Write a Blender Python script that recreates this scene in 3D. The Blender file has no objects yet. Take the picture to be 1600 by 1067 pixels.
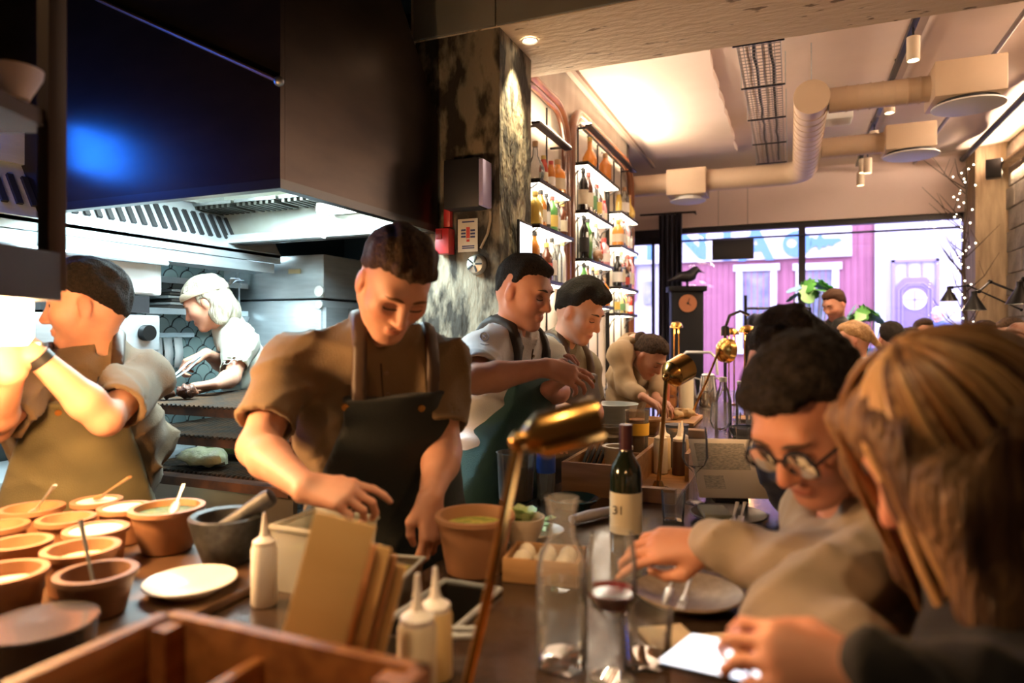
import bpy, bmesh, math, random
import numpy as np
from mathutils import Vector, Matrix, Quaternion
random.seed(7); np.random.seed(7)
SC = bpy.context.scene
COL = SC.collection
# ------------------------------------------------------------------ camera
FPX, YAW, CAMZ, HORIZON = 1053.0, math.radians(22.45), 1.52, 520.0     # pixels of the 1600x1067 frame
SA, CA = math.sin(YAW), math.cos(YAW)
cam_d = bpy.data.cameras.new('camera'); cam = bpy.data.objects.new('camera', cam_d); COL.objects.link(cam)
cam.location = (0, 0, CAMZ); cam.rotation_euler = (math.pi/2, 0, YAW)
cam_d.sensor_width = 36.0; cam_d.lens = 36.0*FPX/1600; cam_d.shift_y = -(533.5-HORIZON)/1600
cam_d.clip_start = 0.05; cam_d.clip_end = 200
cam_d.dof.use_dof = True; cam_d.dof.focus_distance = 2.75; cam_d.dof.aperture_fstop = 1.8
SC.camera = cam
# ------------------------------------------------------------------ exposure
vs = SC.view_settings
vs.view_transform = 'Standard'; vs.look = 'None'; vs.gamma = 1.0; vs.use_curve_mapping = False; vs.exposure = 0.95
SC.cycles.transparent_max_bounces = 16
SC.cycles.max_bounces = 6; SC.cycles.diffuse_bounces = 3; SC.cycles.glossy_bounces = 3
SC.cycles.caustics_reflective = False; SC.cycles.caustics_refractive = False
SC.cycles.sample_clamp_indirect = 6.0
# ------------------------------------------------------------------ overcast sky
wd = bpy.data.worlds.new('overcast_sky'); SC.world = wd; wd.use_nodes = True
bg = wd.node_tree.nodes['Background']; bg.inputs[0].default_value = (0.62, 0.57, 1.0, 1); bg.inputs[1].default_value = 6.4
def lamp(kind, name, loc, energy, color, size=.1, aim=None, **kw):
    l = bpy.data.lights.new(name, kind); l.energy = energy; l.color = color
    if kind == 'AREA':
        l.shape = kw.get('shape', 'RECTANGLE'); l.size = size; l.size_y = kw.get('size_y', size)
    elif kind == 'SPOT':
        l.shadow_soft_size = size; l.spot_size = math.radians(kw.get('angle', 60)); l.spot_blend = kw.get('blend', .5)
    else: l.shadow_soft_size = size
    o = bpy.data.objects.new(name, l); COL.objects.link(o); o.location = loc
    if aim is not None:
        o.rotation_euler = (Vector(aim)-Vector(loc)).to_track_quat('-Z', 'Y').to_euler()
    return o
# daylight enters through the shop window: a light portal that only guides sampling of the sky
po = lamp('AREA', 'window_portal', (0.2, 8.2, 1.7), 1, (1, 1, 1), 3.8, aim=(0.2, 0, 1.7), size_y=2.6); po.data.cycles.is_portal = True

# ------------------------------------------------------------------ helpers
def W(px, py, d=None, X=None, Y=None, z=None):
    """the point of the place seen at a pixel, at depth d or on the plane X=, Y= or z="""
    u = (px-800)/FPX; v = (HORIZON-py)/FPX
    gx, gy = u*CA-SA, u*SA+CA
    if X is not None: d = X/gx
    elif Y is not None: d = Y/gy
    elif z is not None: d = (z-CAMZ)/v
    return Vector((d*gx, d*gy, CAMZ+d*v))
MATS = {}
def mat(name, col=(.5,.5,.5), rough=.5, metal=0., col2=None, scale=8., bump=0., bscale=40., emit=None, estr=0.,
        stretch=(1,1,1), detail=4., coat=0., contrast=(.35,.65), sss=0., attr=None, spec=.5, wave=None, sheen=0.):
    if name in MATS: return MATS[name]
    m = bpy.data.materials.new(name); m.use_nodes = True; MATS[name] = m
    nt = m.node_tree; N = nt.nodes; L = nt.links; b = N['Principled BSDF']
    b.inputs['Base Color'].default_value = (*col, 1); b.inputs['Roughness'].default_value = rough; b.inputs['Metallic'].default_value = metal
    b.inputs['Specular IOR Level'].default_value = spec
    if coat: b.inputs['Coat Weight'].default_value = coat; b.inputs['Coat Roughness'].default_value = .1
    if sheen: b.inputs['Sheen Weight'].default_value = sheen
    if sss: b.inputs['Subsurface Weight'].default_value = sss; b.inputs['Subsurface Radius'].default_value = (.012,.005,.003); b.inputs['Subsurface Scale'].default_value = 1.
    tc = N.new('ShaderNodeTexCoord'); mp = N.new('ShaderNodeMapping'); L.new(tc.outputs['Object'], mp.inputs[0]); mp.inputs['Scale'].default_value = stretch
    src = None
    if col2 is not None:
        if wave:
            t = N.new('ShaderNodeTexWave'); t.inputs['Scale'].default_value = scale; t.inputs['Distortion'].default_value = wave; t.inputs['Detail'].default_value = 3; t.inputs['Detail Scale'].default_value = 1.5
        else:
            t = N.new('ShaderNodeTexNoise'); t.inputs['Scale'].default_value = scale; t.inputs['Detail'].default_value = detail
        L.new(mp.outputs[0], t.inputs['Vector'])
        rp = N.new('ShaderNodeMapRange'); rp.inputs['From Min'].default_value = contrast[0]; rp.inputs['From Max'].default_value = contrast[1]
        L.new(t.outputs['Fac' if 'Fac' in t.outputs else 0], rp.inputs['Value'])
        mx = N.new('ShaderNodeMix'); mx.data_type = 'RGBA'; mx.inputs['A'].default_value = (*col, 1); mx.inputs['B'].default_value = (*col2, 1)
        L.new(rp.outputs[0], mx.inputs['Factor']); src = mx.outputs['Result']
    if attr:
        at = N.new('ShaderNodeAttribute'); at.attribute_name = attr
        if src is None: src = at.outputs['Color']
        else:
            mm = N.new('ShaderNodeMix'); mm.data_type = 'RGBA'; mm.blend_type = 'MULTIPLY'; mm.inputs['Factor'].default_value = 1
            L.new(src, mm.inputs['A']); L.new(at.outputs['Color'], mm.inputs['B']); src = mm.outputs['Result']
    if src is not None: L.new(src, b.inputs['Base Color'])
    if bump:
        n2 = N.new('ShaderNodeTexNoise'); n2.inputs['Scale'].default_value = bscale; n2.inputs['Detail'].default_value = 3; L.new(mp.outputs[0], n2.inputs['Vector'])
        bp = N.new('ShaderNodeBump'); bp.inputs['Strength'].default_value = bump; bp.inputs['Distance'].default_value = .02
        L.new(n2.outputs['Fac' if 'Fac' in n2.outputs else 0], bp.inputs['Height']); L.new(bp.outputs[0], b.inputs['Normal'])
    if emit is not None:
        b.inputs['Emission Color'].default_value = (*emit, 1); b.inputs['Emission Strength'].default_value = estr
    return m
def glass(name, tint=(.95,.97,1), rough=.02, ior=1.45, fill=.03):
    if name in MATS: return MATS[name]
    m = bpy.data.materials.new(name); m.use_nodes = True; MATS[name] = m
    nt = m.node_tree; N = nt.nodes; L = nt.links; N.remove(N['Principled BSDF']); out = N['Material Output']
    tr = N.new('ShaderNodeBsdfTransparent'); tr.inputs[0].default_value = (*tint, 1)
    gl = N.new('ShaderNodeBsdfGlossy'); gl.inputs['Roughness'].default_value = rough
    fr = N.new('ShaderNodeFresnel'); fr.inputs[0].default_value = ior
    mx = N.new('ShaderNodeMixShader'); L.new(fr.outputs[0], mx.inputs[0]); L.new(tr.outputs[0], mx.inputs[1]); L.new(gl.outputs[0], mx.inputs[2])
    s = mx.outputs[0]
    if fill:
        df = N.new('ShaderNodeBsdfDiffuse'); df.inputs[0].default_value = (*tint, 1)
        m2 = N.new('ShaderNodeMixShader'); m2.inputs[0].default_value = fill; L.new(s, m2.inputs[1]); L.new(df.outputs[0], m2.inputs[2]); s = m2.outputs[0]
    L.new(s, out.inputs[0]); return m
def tag(o, label=None, cat=None, group=None, kind=None):
    if label: o['label'] = label
    if cat: o['category'] = cat
    if group: o['group'] = group
    if kind: o['kind'] = kind
    return o
def thing(name, label, cat, loc=(0,0,0), rotz=0., group=None, rot=None):
    o = bpy.data.objects.new(name, None); COL.objects.link(o); o.location = loc
    o.rotation_euler = rot if rot else (0, 0, rotz); o.empty_display_size = .05
    return tag(o, label, cat, group)
def struct(name, mb, m, world=True):
    o = mb.build(name, m); o['kind'] = 'structure'; return o
def dup(o, parent=None, loc=None, rotz=None, label=None):
    c = o.copy(); COL.objects.link(c); c.parent = parent
    if loc is not None: c.location = loc
    if rotz is not None: c.rotation_euler = (0, 0, rotz)
    if label: c['label'] = label
    for ch in list(KIDS.get(o.name, [])): k = dup(ch, c); KIDS.setdefault(c.name, []).append(k)
    return c
KIDS = {}
def pmat(o):
    m = Matrix.LocRotScale(o.location, o.rotation_euler, o.scale)
    return pmat(o.parent) @ m if o.parent else m
class MB:
    def __init__(s): s.v = []; s.f = []; s.mi = []; s.cur = 0
    def add(s, vs, fs, M=None):
        n = len(s.v)
        if M is not None: vs = [M @ Vector(v) for v in vs]
        s.v += [tuple(v) for v in vs]; s.f += [tuple(n+i for i in f) for f in fs]; s.mi += [s.cur]*len(fs); return s
    def box(s, c, size, rot=None, M=None):
        hx, hy, hz = size[0]/2, size[1]/2, size[2]/2; c = Vector(c)
        R = rot if isinstance(rot, Matrix) else (Matrix.Rotation(rot, 3, 'Z') if rot else Matrix.Identity(3))
        vs = [c + R @ Vector((x*hx, y*hy, z*hz)) for x in (-1,1) for y in (-1,1) for z in (-1,1)]
        return s.add(vs, [(0,1,3,2),(4,6,7,5),(0,4,5,1),(2,3,7,6),(0,2,6,4),(1,5,7,3)], M)
    def rng(s, lo, hi): return s.box([(a+b)/2 for a, b in zip(lo, hi)], [abs(b-a) for a, b in zip(lo, hi)])
    def bbox(s, c, size, r=.005, rot=None, seg=2):
        """box with rounded edges"""
        bm = bmesh.new(); bmesh.ops.create_cube(bm, size=1); bmesh.ops.scale(bm, vec=size, verts=bm.verts)
        bmesh.ops.bevel(bm, geom=bm.edges[:], offset=min(r, min(size)*.45), segments=seg, affect='EDGES', profile=.5)
        R = rot if isinstance(rot, Matrix) else Matrix.Rotation(rot or 0, 3, 'Z')
        bm.verts.ensure_lookup_table(); bm.verts.index_update()
        s.add([Vector(c)+R @ v.co for v in bm.verts], [[v.index for v in f.verts] for f in bm.faces]); bm.free(); return s
    def lathe(s, prof, seg=24, c=(0,0,0), M=None, capb=True, capt=False, sx=1., sy=1.):
        vs = []; fs = []; n = len(prof)
        for i in range(seg):
            a = 2*math.pi*i/seg
            for r, z in prof: vs.append((c[0]+r*math.cos(a)*sx, c[1]+r*math.sin(a)*sy, c[2]+z))
        for i in range(seg):
            j = (i+1) % seg
            for k in range(n-1): fs.append((i*n+k, j*n+k, j*n+k+1, i*n+k+1))
        if capb and prof[0][0] > 1e-5: fs.append([i*n for i in range(seg)][::-1])
        if capt and prof[-1][0] > 1e-5: fs.append([i*n+n-1 for i in range(seg)])
        return s.add(vs, fs, M)
    def tube(s, pts, r, seg=10, cap=True, flat=1.):
        pts = [Vector(p) for p in pts]; n = len(pts); rs = r if isinstance(r, (list, tuple)) else [r]*n
        vs = []; fs = []; up = None
        for i, p in enumerate(pts):
            t = (pts[min(i+1, n-1)]-pts[max(i-1, 0)]).normalized()
            if up is None: up = Vector((0,0,1)) if abs(t.z) < .9 else Vector((1,0,0))
            x = t.cross(up)
            if x.length < 1e-5: x = t.orthogonal()
            x.normalize(); y = x.cross(t); up = y
            for k in range(seg):
                a = 2*math.pi*k/seg; vs.append(p + x*(rs[i]*math.cos(a)) + y*(rs[i]*flat*math.sin(a)))
        for i in range(n-1):
            for k in range(seg):
                l = (k+1) % seg; fs.append((i*seg+k, i*seg+l, (i+1)*seg+l, (i+1)*seg+k))
        if cap: fs.append(list(range(seg))); fs.append([(n-1)*seg+k for k in range(seg)][::-1])
        return s.add(vs, fs)
    def cyl(s, c, r, h, seg=20, axis='Z', r2=None):
        r2 = r if r2 is None else r2; c = Vector(c); d = Vector((axis == 'X', axis == 'Y', axis == 'Z'))
        return s.tube([c-d*h/2, c+d*h/2], [r, r2], seg)
    def ball(s, c, r, seg=16, rings=10, M=None):
        r = (r, r, r) if not isinstance(r, (tuple, list)) else r
        vs = [(c[0], c[1], c[2]-r[2])]; fs = []
        for i in range(1, rings):
            p = math.pi*i/rings
            for k in range(seg):
                a = 2*math.pi*k/seg; vs.append((c[0]+r[0]*math.sin(p)*math.cos(a), c[1]+r[1]*math.sin(p)*math.sin(a), c[2]-r[2]*math.cos(p)))
        vs.append((c[0], c[1], c[2]+r[2])); T = len(vs)-1
        for k in range(seg):
            l = (k+1) % seg; fs.append((0, 1+l, 1+k)); fs.append((T, 1+(rings-2)*seg+k, 1+(rings-2)*seg+l))
            for i in range(rings-2): a = 1+i*seg; fs.append((a+k, a+l, a+seg+l, a+seg+k))
        return s.add(vs, fs, M)
    def prism(s, pts, M, t):
        """flat outline (x,y) extruded by t along local z, placed by matrix M"""
        n = len(pts); vs = [(x, y, 0) for x, y in pts]+[(x, y, t) for x, y in pts]
        fs = [list(range(n))[::-1], list(range(n, 2*n))]+[(i, (i+1) % n, n+(i+1) % n, n+i) for i in range(n)]
        return s.add(vs, fs, M)
    def build(s, name, m, parent=None, world=False, smooth=35, mods=None):
        me = bpy.data.meshes.new(name)
        vs = s.v
        if parent is not None and world:
            I = pmat(parent).inverted(); vs = [I @ Vector(v) for v in vs]
        me.from_pydata([tuple(v) for v in vs], [], s.f)
        for mm in (m if isinstance(m, (list, tuple)) else [m]): me.materials.append(mm)
        if isinstance(m, (list, tuple)): me.polygons.foreach_set('material_index', s.mi)
        bm = bmesh.new(); bm.from_mesh(me); bmesh.ops.recalc_face_normals(bm, faces=bm.faces); bm.to_mesh(me); bm.free()
        if smooth:
            me.polygons.foreach_set('use_smooth', [True]*len(me.polygons)); me.set_sharp_from_angle(angle=math.radians(smooth))
        o = bpy.data.objects.new(name, me); COL.objects.link(o)
        if parent is not None: o.parent = parent; KIDS.setdefault(parent.name, []).append(o)
        return o
def inst(name, src, loc, parent=None, rot=None, scale=None, m=None):
    """another object on the same mesh data"""
    o = bpy.data.objects.new(name, src.data); COL.objects.link(o); o.location = loc
    if rot: o.rotation_euler = rot
    if scale: o.scale = scale
    if parent is not None: o.parent = parent; KIDS.setdefault(parent.name, []).append(o)
    return o
def arc(c, r, a0, a1, n, ax=(1,0,0), ay=(0,0,1)):
    c = Vector(c); ax = Vector(ax); ay = Vector(ay)
    return [c + ax*(r*math.cos(a0+(a1-a0)*i/(n-1))) + ay*(r*math.sin(a0+(a1-a0)*i/(n-1))) for i in range(n)]
ORD = ['first','second','third','fourth','fifth','sixth','seventh','eighth','ninth','tenth','eleventh','twelfth']
# ------------------------------------------------------------------ lights the place has, and uplights added for the ceiling
COLD, WARM, AMBER = (.72, .95, 1.0), (1.0, .70, .42), (1.0, .52, .20)
lamp('AREA', 'hood_light', (-2.02, 2.12, 2.18), 27, COLD, .75, aim=(-2.02, 2.12, 0), size_y=.5)
lamp('AREA', 'hood_light', (-1.72, 2.35, 2.16), 7, COLD, .25, aim=(-1.5, 2.75, 1.3), size_y=.1)
lamp('AREA', 'canopy_light', (-2.86, 2.1, 1.90), 19, COLD, 1.6, aim=(-2.9, 2.1, 0), size_y=.12).rotation_euler = (0, math.radians(-12), math.pi/2)
lamp('AREA', 'cove_light', (1.80, 5.4, 3.10), 30, (1,.72,.50), 4.0, aim=(.5, 5.4, 3.42), size_y=.05)
lamp('AREA', 'cove_light', (1.83, 5.4, 2.98), 14, WARM, 4.0, aim=(1.80, 5.4, 0), size_y=.04)
lamp('AREA', 'added_ceiling_uplight', (-1.27, 5.3, 2.99), 9, (1,.80,.58), 1.5, aim=(.2, 5.3, 3.40), size_y=.05)  # added to brighten the ceiling above the bottle wall
lamp('AREA', 'added_ceiling_uplight', (-1.27, 3.8, 2.72), 5, (1,.80,.58), .6, aim=(.2, 3.8, 3.5), size_y=.05)  # second added uplight, brightens the ceiling near the column
# ------------------------------------------------------------------ materials of the shell
m_floor = mat('dark_concrete_floor', (.05,.045,.04), .5, col2=(.09,.08,.07), scale=3)
m_ceil = mat('pale_plaster', (.84,.68,.60), .9, col2=(.79,.63,.55), scale=2, bump=.15, bscale=6)
m_ceild = mat('dark_kitchen_ceiling', (.05,.05,.05), .9, col2=(.03,.03,.03), scale=3)
m_beam = mat('patched_plaster', (.74,.60,.46), .92, col2=(.26,.19,.13), scale=17, stretch=(.6,1.5,1), detail=10, contrast=(.63,.69), bump=.5, bscale=22)
m_column = mat('weathered_concrete', (.25,.21,.15), .9, col2=(.033,.027,.020), scale=11, stretch=(1,1,.45), detail=12, contrast=(.44,.56), bump=.9, bscale=26)
m_far = mat('pinkish_plaster', (.78,.62,.58), .9, col2=(.74,.58,.54), scale=2)
m_barwall = mat('bar_wall_panel', (.66,.58,.50), .7, col2=(.58,.50,.42), scale=2, stretch=(1,6,1))
m_taupe = mat('taupe_wall', (.20,.16,.12), .9, col2=(.16,.12,.09), scale=3)
m_dark = mat('dark_paint', (.018,.018,.022), .5)
m_frame = mat('black_window_frame', (.012,.012,.02), .4)
m_block = mat('grey_concrete_block', (.30,.25,.22), .9, col2=(.19,.16,.15), scale=5, bump=.6, bscale=30)
m_mortar = mat('mortar', (.40,.34,.28), .95, bump=.3)
m_pillar = mat('board_marked_concrete', (.42,.31,.20), .9, col2=(.28,.20,.13), scale=4, stretch=(6,6,.7), bump=.5, bscale=12, detail=8)
m_pane = glass('window_glass', (.97,.98,1), fill=0.)
m_black = mat('black_metal', (.012,.012,.013), .38, .6)
m_steel = mat('brushed_steel', (.62,.66,.68), .28, 1., col2=(.50,.54,.57), scale=12, stretch=(1,1,12))
m_steeld = mat('dull_steel', (.36,.38,.38), .38, 1., col2=(.26,.28,.28), scale=6)
m_white = mat('white_paint', (.75,.75,.74), .5)
# ------------------------------------------------------------------ shell
YF, XR, XB, ZC = 7.95, W(1566,400,Y=7.7).x, -1.42, 3.30
struct('floor', MB().rng((-3.3,-1.7,-.1), (2.2,8.05,0)), m_floor)
struct('ceiling', MB().rng((-2.4,3.25,ZC), (2.2,8.05,ZC+.2)), m_ceil)
struct('ceiling_kitchen', MB().rng((-3.3,-1.7,ZC), (2.2,2.72,ZC+.2)).rng((-3.3,2.72,ZC),(-1.42,4.4,ZC+.2)), m_ceild)
# the beam: near face in two panels, rough underside
bm_ = struct('trim_1', MB().rng((-1.62,2.70,2.857), (2.2,3.30,3.5)), m_beam); bm_.name = 'ceiling_beam'; tag(bm_, 'rough plastered ceiling beam running across the room')
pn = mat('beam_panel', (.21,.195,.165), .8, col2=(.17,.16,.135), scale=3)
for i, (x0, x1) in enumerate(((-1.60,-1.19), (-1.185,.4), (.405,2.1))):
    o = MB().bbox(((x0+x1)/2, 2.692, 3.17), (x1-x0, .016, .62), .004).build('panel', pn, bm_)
col = struct('column', MB().rng((-1.60,2.704,0), (-1.176,3.09,2.86)), m_column); tag(col, 'weathered flaking concrete column beside the hood')
rnd = random.Random(3)
struct('wall_left', MB().rng((-1.62,3.09,0), (XB,6.25,ZC)), m_barwall)
struct('wall_entrance', MB().rng((-2.4,6.25,0), (XB,6.35,ZC)).rng((-2.4,6.35,0),(-2.3,8.0,ZC)), m_taupe)
struct('wall_kitchen', MB().rng((-3.3,-1.7,0), (-3.1,4.4,ZC)).rng((-3.1,4.2,0),(-1.62,4.4,ZC)).rng((-1.62,3.09,0),(-1.6,4.4,ZC)), mat('dark_grout', (.012,.02,.022), .6))
struct('wall_rear', MB().rng((-3.3,-1.9,0), (2.2,-1.7,ZC)), m_taupe)
# far wall with the shop window and the glass door
wx0, wx1 = W(1056,420,Y=YF).x, W(1516,420,Y=YF).x; wz0, wz1 = .45, W(1290,343,Y=YF).z
dx0, dx1 = -2.15, W(1030,420,Y=YF).x; dz1 = W(1010,372,Y=YF).z
struct('wall_far', MB().rng((-2.4,YF,wz1), (2.2,YF+.22,3.6)).rng((-2.4,YF,0),(dx0,YF+.22,wz1)).rng((wx0,YF,0),(wx1,YF+.22,wz0)).rng((wx1,YF,0),(2.2,YF+.22,wz1)), m_far)
win = struct('window_1', MB().rng((wx0-.06,YF+.06,wz0),(wx0+.0,YF+.14,wz1)).rng((wx1-.05,YF+.02,wz0),(wx1+.02,YF+.14,wz1)).rng((wx0,YF+.05,wz1-.06),(wx1,YF+.14,wz1)).rng((wx0,YF+.05,wz0),(wx1,YF+.14,wz0+.05)), m_frame)
mxx = W(1253,420,Y=YF+.1).x
MB().rng((mxx-.035,YF+.05,wz0+.05),(mxx+.035,YF+.14,wz1-.06)).build('mullion', m_frame, win)
MB().rng((wx0,YF+.02,wz1-.16),(wx1,YF+.045,wz1-.14)).build('top_rail', mat('rail_blue', (.02,.025,.06), .4), win)
for a, b in ((wx0, mxx-.035), (mxx+.035, wx1-.05)): MB().rng((a,YF+.09,wz0+.05),(b,YF+.098,wz1-.06)).build('pane', m_pane, win)
MB().rng((wx0-.05,YF-.12,wz0-.04),(wx1,YF+.05,wz0)).build('sill', m_dark, win)
door = struct('door_1', MB().rng((dx0,YF+.03,dz1),(wx0-.06,YF+.16,wz1)).rng((dx1,YF+.03,0),(wx0-.06,YF+.16,dz1)).rng((dx1-.10,YF+.06,0),(dx1-.07,YF+.13,dz1)).rng((dx0,YF+.06,dz1-.07),(dx1,YF+.13,dz1)).rng((dx0,YF+.06,0),(dx1,YF+.13,.12)), m_frame)
MB().rng((dx0,YF+.09,.12),(dx1-.08,YF+.098,dz1-.07)).build('pane', m_pane, door)
MB().tube([(dx1-.14,YF+.03,.9),(dx1-.14,YF-.01,.95),(dx1-.14,YF-.01,1.35),(dx1-.14,YF+.03,1.4)], .012).build('handle', m_black, door)
# right wall of concrete blocks, pillar and cove
wr = struct('wall_right', MB().rng((XR+.02,-1.7,0), (2.3,8.05,ZC+.1)), m_mortar)
blk = MB().bbox((.0,0,0), (.05,.39,.19), .006, seg=1).build('block', m_block, wr); blk.location = (XR+.02, 7.5, 3.16)
for r in range(13):
    for c in range(8):
        if r == 0 and c == 0: continue
        y = 7.5-.4*c-(.2 if r % 2 else 0); inst('block', blk, (XR+.02+rnd.uniform(-.004,.004), y, 3.16-.2*r), wr)
struct('pillar', MB().rng((W(1524,400,Y=7.55).x,7.55,0), (XR+.1,YF+.02,ZC)), m_pillar)
cove = tag(MB().bbox((XR-.068,5.42,3.04), (.09,4.18,.03), .004).build('cove_shelf', m_pillar), 'light cove ledge along the top of the block wall', 'cove light')
MB().rng((XR-.09,3.4,3.057),(XR-.05,7.45,3.070)).build('light_strip', mat('warm_led', (1,.8,.5), .5, emit=(1,.72,.40), estr=9), cove)
# pale fabric panel on the ceiling and a seam batten
wv = []
n = 26
for i in range(n): wv.append((-.47+rnd.uniform(-.012,.012), 3.35+(6.75-3.35)*i/(n-1)))
pts = [(-1.22,6.75), (-1.22,3.35)]+wv
cp = tag(MB().prism(pts, Matrix.Translation((0,0,ZC-.05)), .05).build('ceiling_panel', m_ceil), 'pale acoustic panel with a ragged edge fixed under the ceiling', 'ceiling panel'); cp['kind'] = 'structure'
MB().rng((-1.36,3.3,ZC-.03),(-1.33,7.2,ZC)).build('seam_batten', mat('seam', (.45,.33,.27), .8), cp)
# sagging fabric sail on the right half of the ceiling
mb = MB(); nx, ny = 26, 40; vs = []
for i in range(nx):
    for j in range(ny):
        x = .72+(XR-.04-.72)*i/(nx-1); y = 3.32+(7.5-3.32)*j/(ny-1)
        sag = .05*math.sin(math.pi*i/(nx-1))+.05*max(0, math.sin(y*4.2+x*3.2))*(i/(nx-1))*(1-abs(2*i/(nx-1)-1))*1.5
        vs.append((x, y, ZC-.012-sag))
mb.add(vs, [(i*ny+j, (i+1)*ny+j, (i+1)*ny+j+1, i*ny+j+1) for i in range(nx-1) for j in range(ny-1)])
sail = mb.build('ceiling_fabric', m_ceil); tag(sail, 'draped pale fabric under the right half of the ceiling', 'fabric'); sail.modifiers.new('thickness', 'SOLIDIFY').thickness = .006
# ------------------------------------------------------------------ the street outside
YS = 14.0
m_pink = mat('pink_cladding', (.27,.095,.125), .7, col2=(.24,.082,.11), scale=3)
m_wb = mat('white_render', (.36,.36,.36), .8, col2=(.33,.33,.34), scale=2)
m_trim = mat('white_trim', (.42,.42,.42), .6)
g = struct('pavement', MB().rng((-14,8.2,-.2),(16,30,-.05)), mat('grey_paving', (.20,.20,.21), .9, col2=(.16,.16,.17), scale=3))
x0, x1 = W(1045,400,Y=YS).x, W(1366,400,Y=YS).x
pb = thing('pink_building', 'pink clad building with white sign board across the street', 'building', ((x0+x1)/2, YS, -.05))
MB().rng((x0,YS,-.05),(x1,YS+.3,4.7)).build('wall', m_pink, pb, True)
bd = MB(); k = x0+.06
while k < x1: bd.rng((k-.008,YS-.02,-.05),(k+.008,YS,4.6)); k += .11
o = bd.build('batten', m_pink, pb, True); o['kind'] = 'stuff'
sx0, sx1 = W(930,380,Y=YS-.1).x, W(1331,380,Y=YS-.1).x; sz0, sz1 = W(1200,405,Y=YS-.1).z, W(1200,352,Y=YS-.1).z
sb = MB().rng((sx0,YS-.12,sz0),(sx1,YS-.03,sz1)).build('sign_board', m_trim, pb, True)
def text(body, size, loc, m, parent, name='lettering', rotx=90, rotz=0, extrude=.002, align='CENTER', bold=0.):
    c = bpy.data.curves.new(name, 'FONT'); c.body = body; c.size = size; c.extrude = extrude; c.align_x = align; c.align_y = 'CENTER'; c.offset = bold; c.resolution_u = 3
    t = bpy.data.objects.new(name, c); COL.objects.link(t)
    t.rotation_euler = (math.radians(rotx), 0, rotz); t.location = loc
    bpy.context.view_layer.update(); me = bpy.data.meshes.new_from_object(t.evaluated_get(bpy.context.evaluated_depsgraph_get()))
    M = Matrix.LocRotScale(t.location, t.rotation_euler, t.scale); bpy.data.objects.remove(t); me.transform(pmat(parent).inverted() @ M if parent else M)
    me.materials.clear(); me.materials.append(m); o = bpy.data.objects.new(name, me); COL.objects.link(o)
    if parent: o.parent = parent; KIDS.setdefault(parent.name, []).append(o)
    return o
m_sign = mat('blue_sign_paint', (.06,.16,.28), .6)
for ch, px in (('A',972), ('Y',1016), ('N',1079), ('I',1136), ('A',1181)):
    p = W(px, 384, Y=YS-.14); text(ch, .86, p, m_sign, sb, 'letter', bold=.03)
# the key on the board
kc = W(1245,381,Y=YS-.14); ke = W(1316,379,Y=YS-.14); L_ = (ke-kc).length
kp = []
for i in range(24):
    a = math.radians(35+290*i/23); kp.append((.24*math.cos(a), .24*math.sin(a)))
sh = [(.24,-.10),(.34,-.05),(.38,-.15),(.46,-.06),(L_*.62,-.10),(L_*.70,-.04),(L_*.78,-.08),(L_*.86,-.02),(L_,.03),(L_-.05,.07),(.46,.08),(.40,.17),(.34,.07),(.24,.12)]
Mk = Matrix.Translation(kc) @ Matrix.Rotation(math.radians(90), 4, 'X')
MB().prism(sh, Mk, .01).build('key_blade', m_sign, sb, True)
ring = []; inn = []
for i in range(28):
    a = 2*math.pi*i/28; ring.append((.25*math.cos(a), .25*math.sin(a))); inn.append((-.09+.09*math.cos(a), .02+.09*math.sin(a)))
mb = MB(); vs = [(x,y,0) for x,y in ring]+[(x,y,0) for x,y in inn]+[(x,y,.01) for x,y in ring]+[(x,y,.01) for x,y in inn]; n = 28
fs = []
for i in range(n):
    j = (i+1) % n; fs += [(i,j,n+j,n+i),(2*n+i,2*n+j,3*n+j,3*n+i),(i,j,2*n+j,2*n+i),(n+i,n+j,3*n+j,3*n+i)]
mb.add(vs, fs, Mk).build('key_head', m_sign, sb, True)
m_sg = mat('shop_glass', (.07,.09,.13), .15, col2=(.22,.22,.24), scale=2.2)
for (a, b, t) in ((1150,1214,414), (1243,1311,412)):
    f0, f1 = W(a,430,Y=YS-.05).x, W(b,430,Y=YS-.05).x; zt = W(a,t,Y=YS-.05).z; zb = zt-1.75
    w = MB().rng((f0,YS-.07,zb),(f0+.12,YS-.01,zt)).rng((f1-.12,YS-.07,zb),(f1,YS-.01,zt)).rng((f0-.05,YS-.09,zt-.13),(f1+.05,YS-.01,zt)).rng((f0-.05,YS-.09,zb),(f1+.05,YS-.01,zb+.1)).build('window_frame', m_trim, pb, True)
    MB().rng((f0+.12,YS-.02,zb+.1),(f1-.12,YS-.005,zt-.13)).build('pane', m_sg, w, True)
# white building with the arched door
wx = W(1600,400,Y=YS).x+3
wb = thing('white_building', 'white rendered building with an arched door across the street', 'building', (x1+2, YS, -.05))
MB().rng((x1+.003,YS-.1,-.05),(wx,YS+.3,4.7)).build('wall', m_wb, wb, True)
MB().rng((x1+.003,YS-.16,-.05),(x1+.16,YS-.1,4.7)).build('corner_board', m_trim, wb, True)
d0, d1 = W(1398,450,Y=YS-.12).x, W(1462,450,Y=YS-.12).x; zt = W(1430,405,Y=YS-.12).z; zs = W(1430,448,Y=YS-.12).z; za = W(1430,432,Y=YS-.12).z
m_lil = mat('lilac_paint', (.15,.11,.18), .6); m_lil2 = mat('lilac_moulding', (.19,.15,.23), .6)
dr = MB().rng((d0-.05,YS-.15,-.05),(d0,YS-.1,zt)).rng((d1,YS-.15,-.05),(d1+.05,YS-.1,zt)).rng((d0-.05,YS-.15,zt-.05),(d1+.05,YS-.1,zt)).build('door_frame', m_lil2, wb, True)
cx = (d0+d1)/2; hw = (d1-d0)/2
leaf = [(-hw,0),(hw,0),(hw,zs),(hw*.55,za),(-hw*.55,za),(-hw,zs)]
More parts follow.
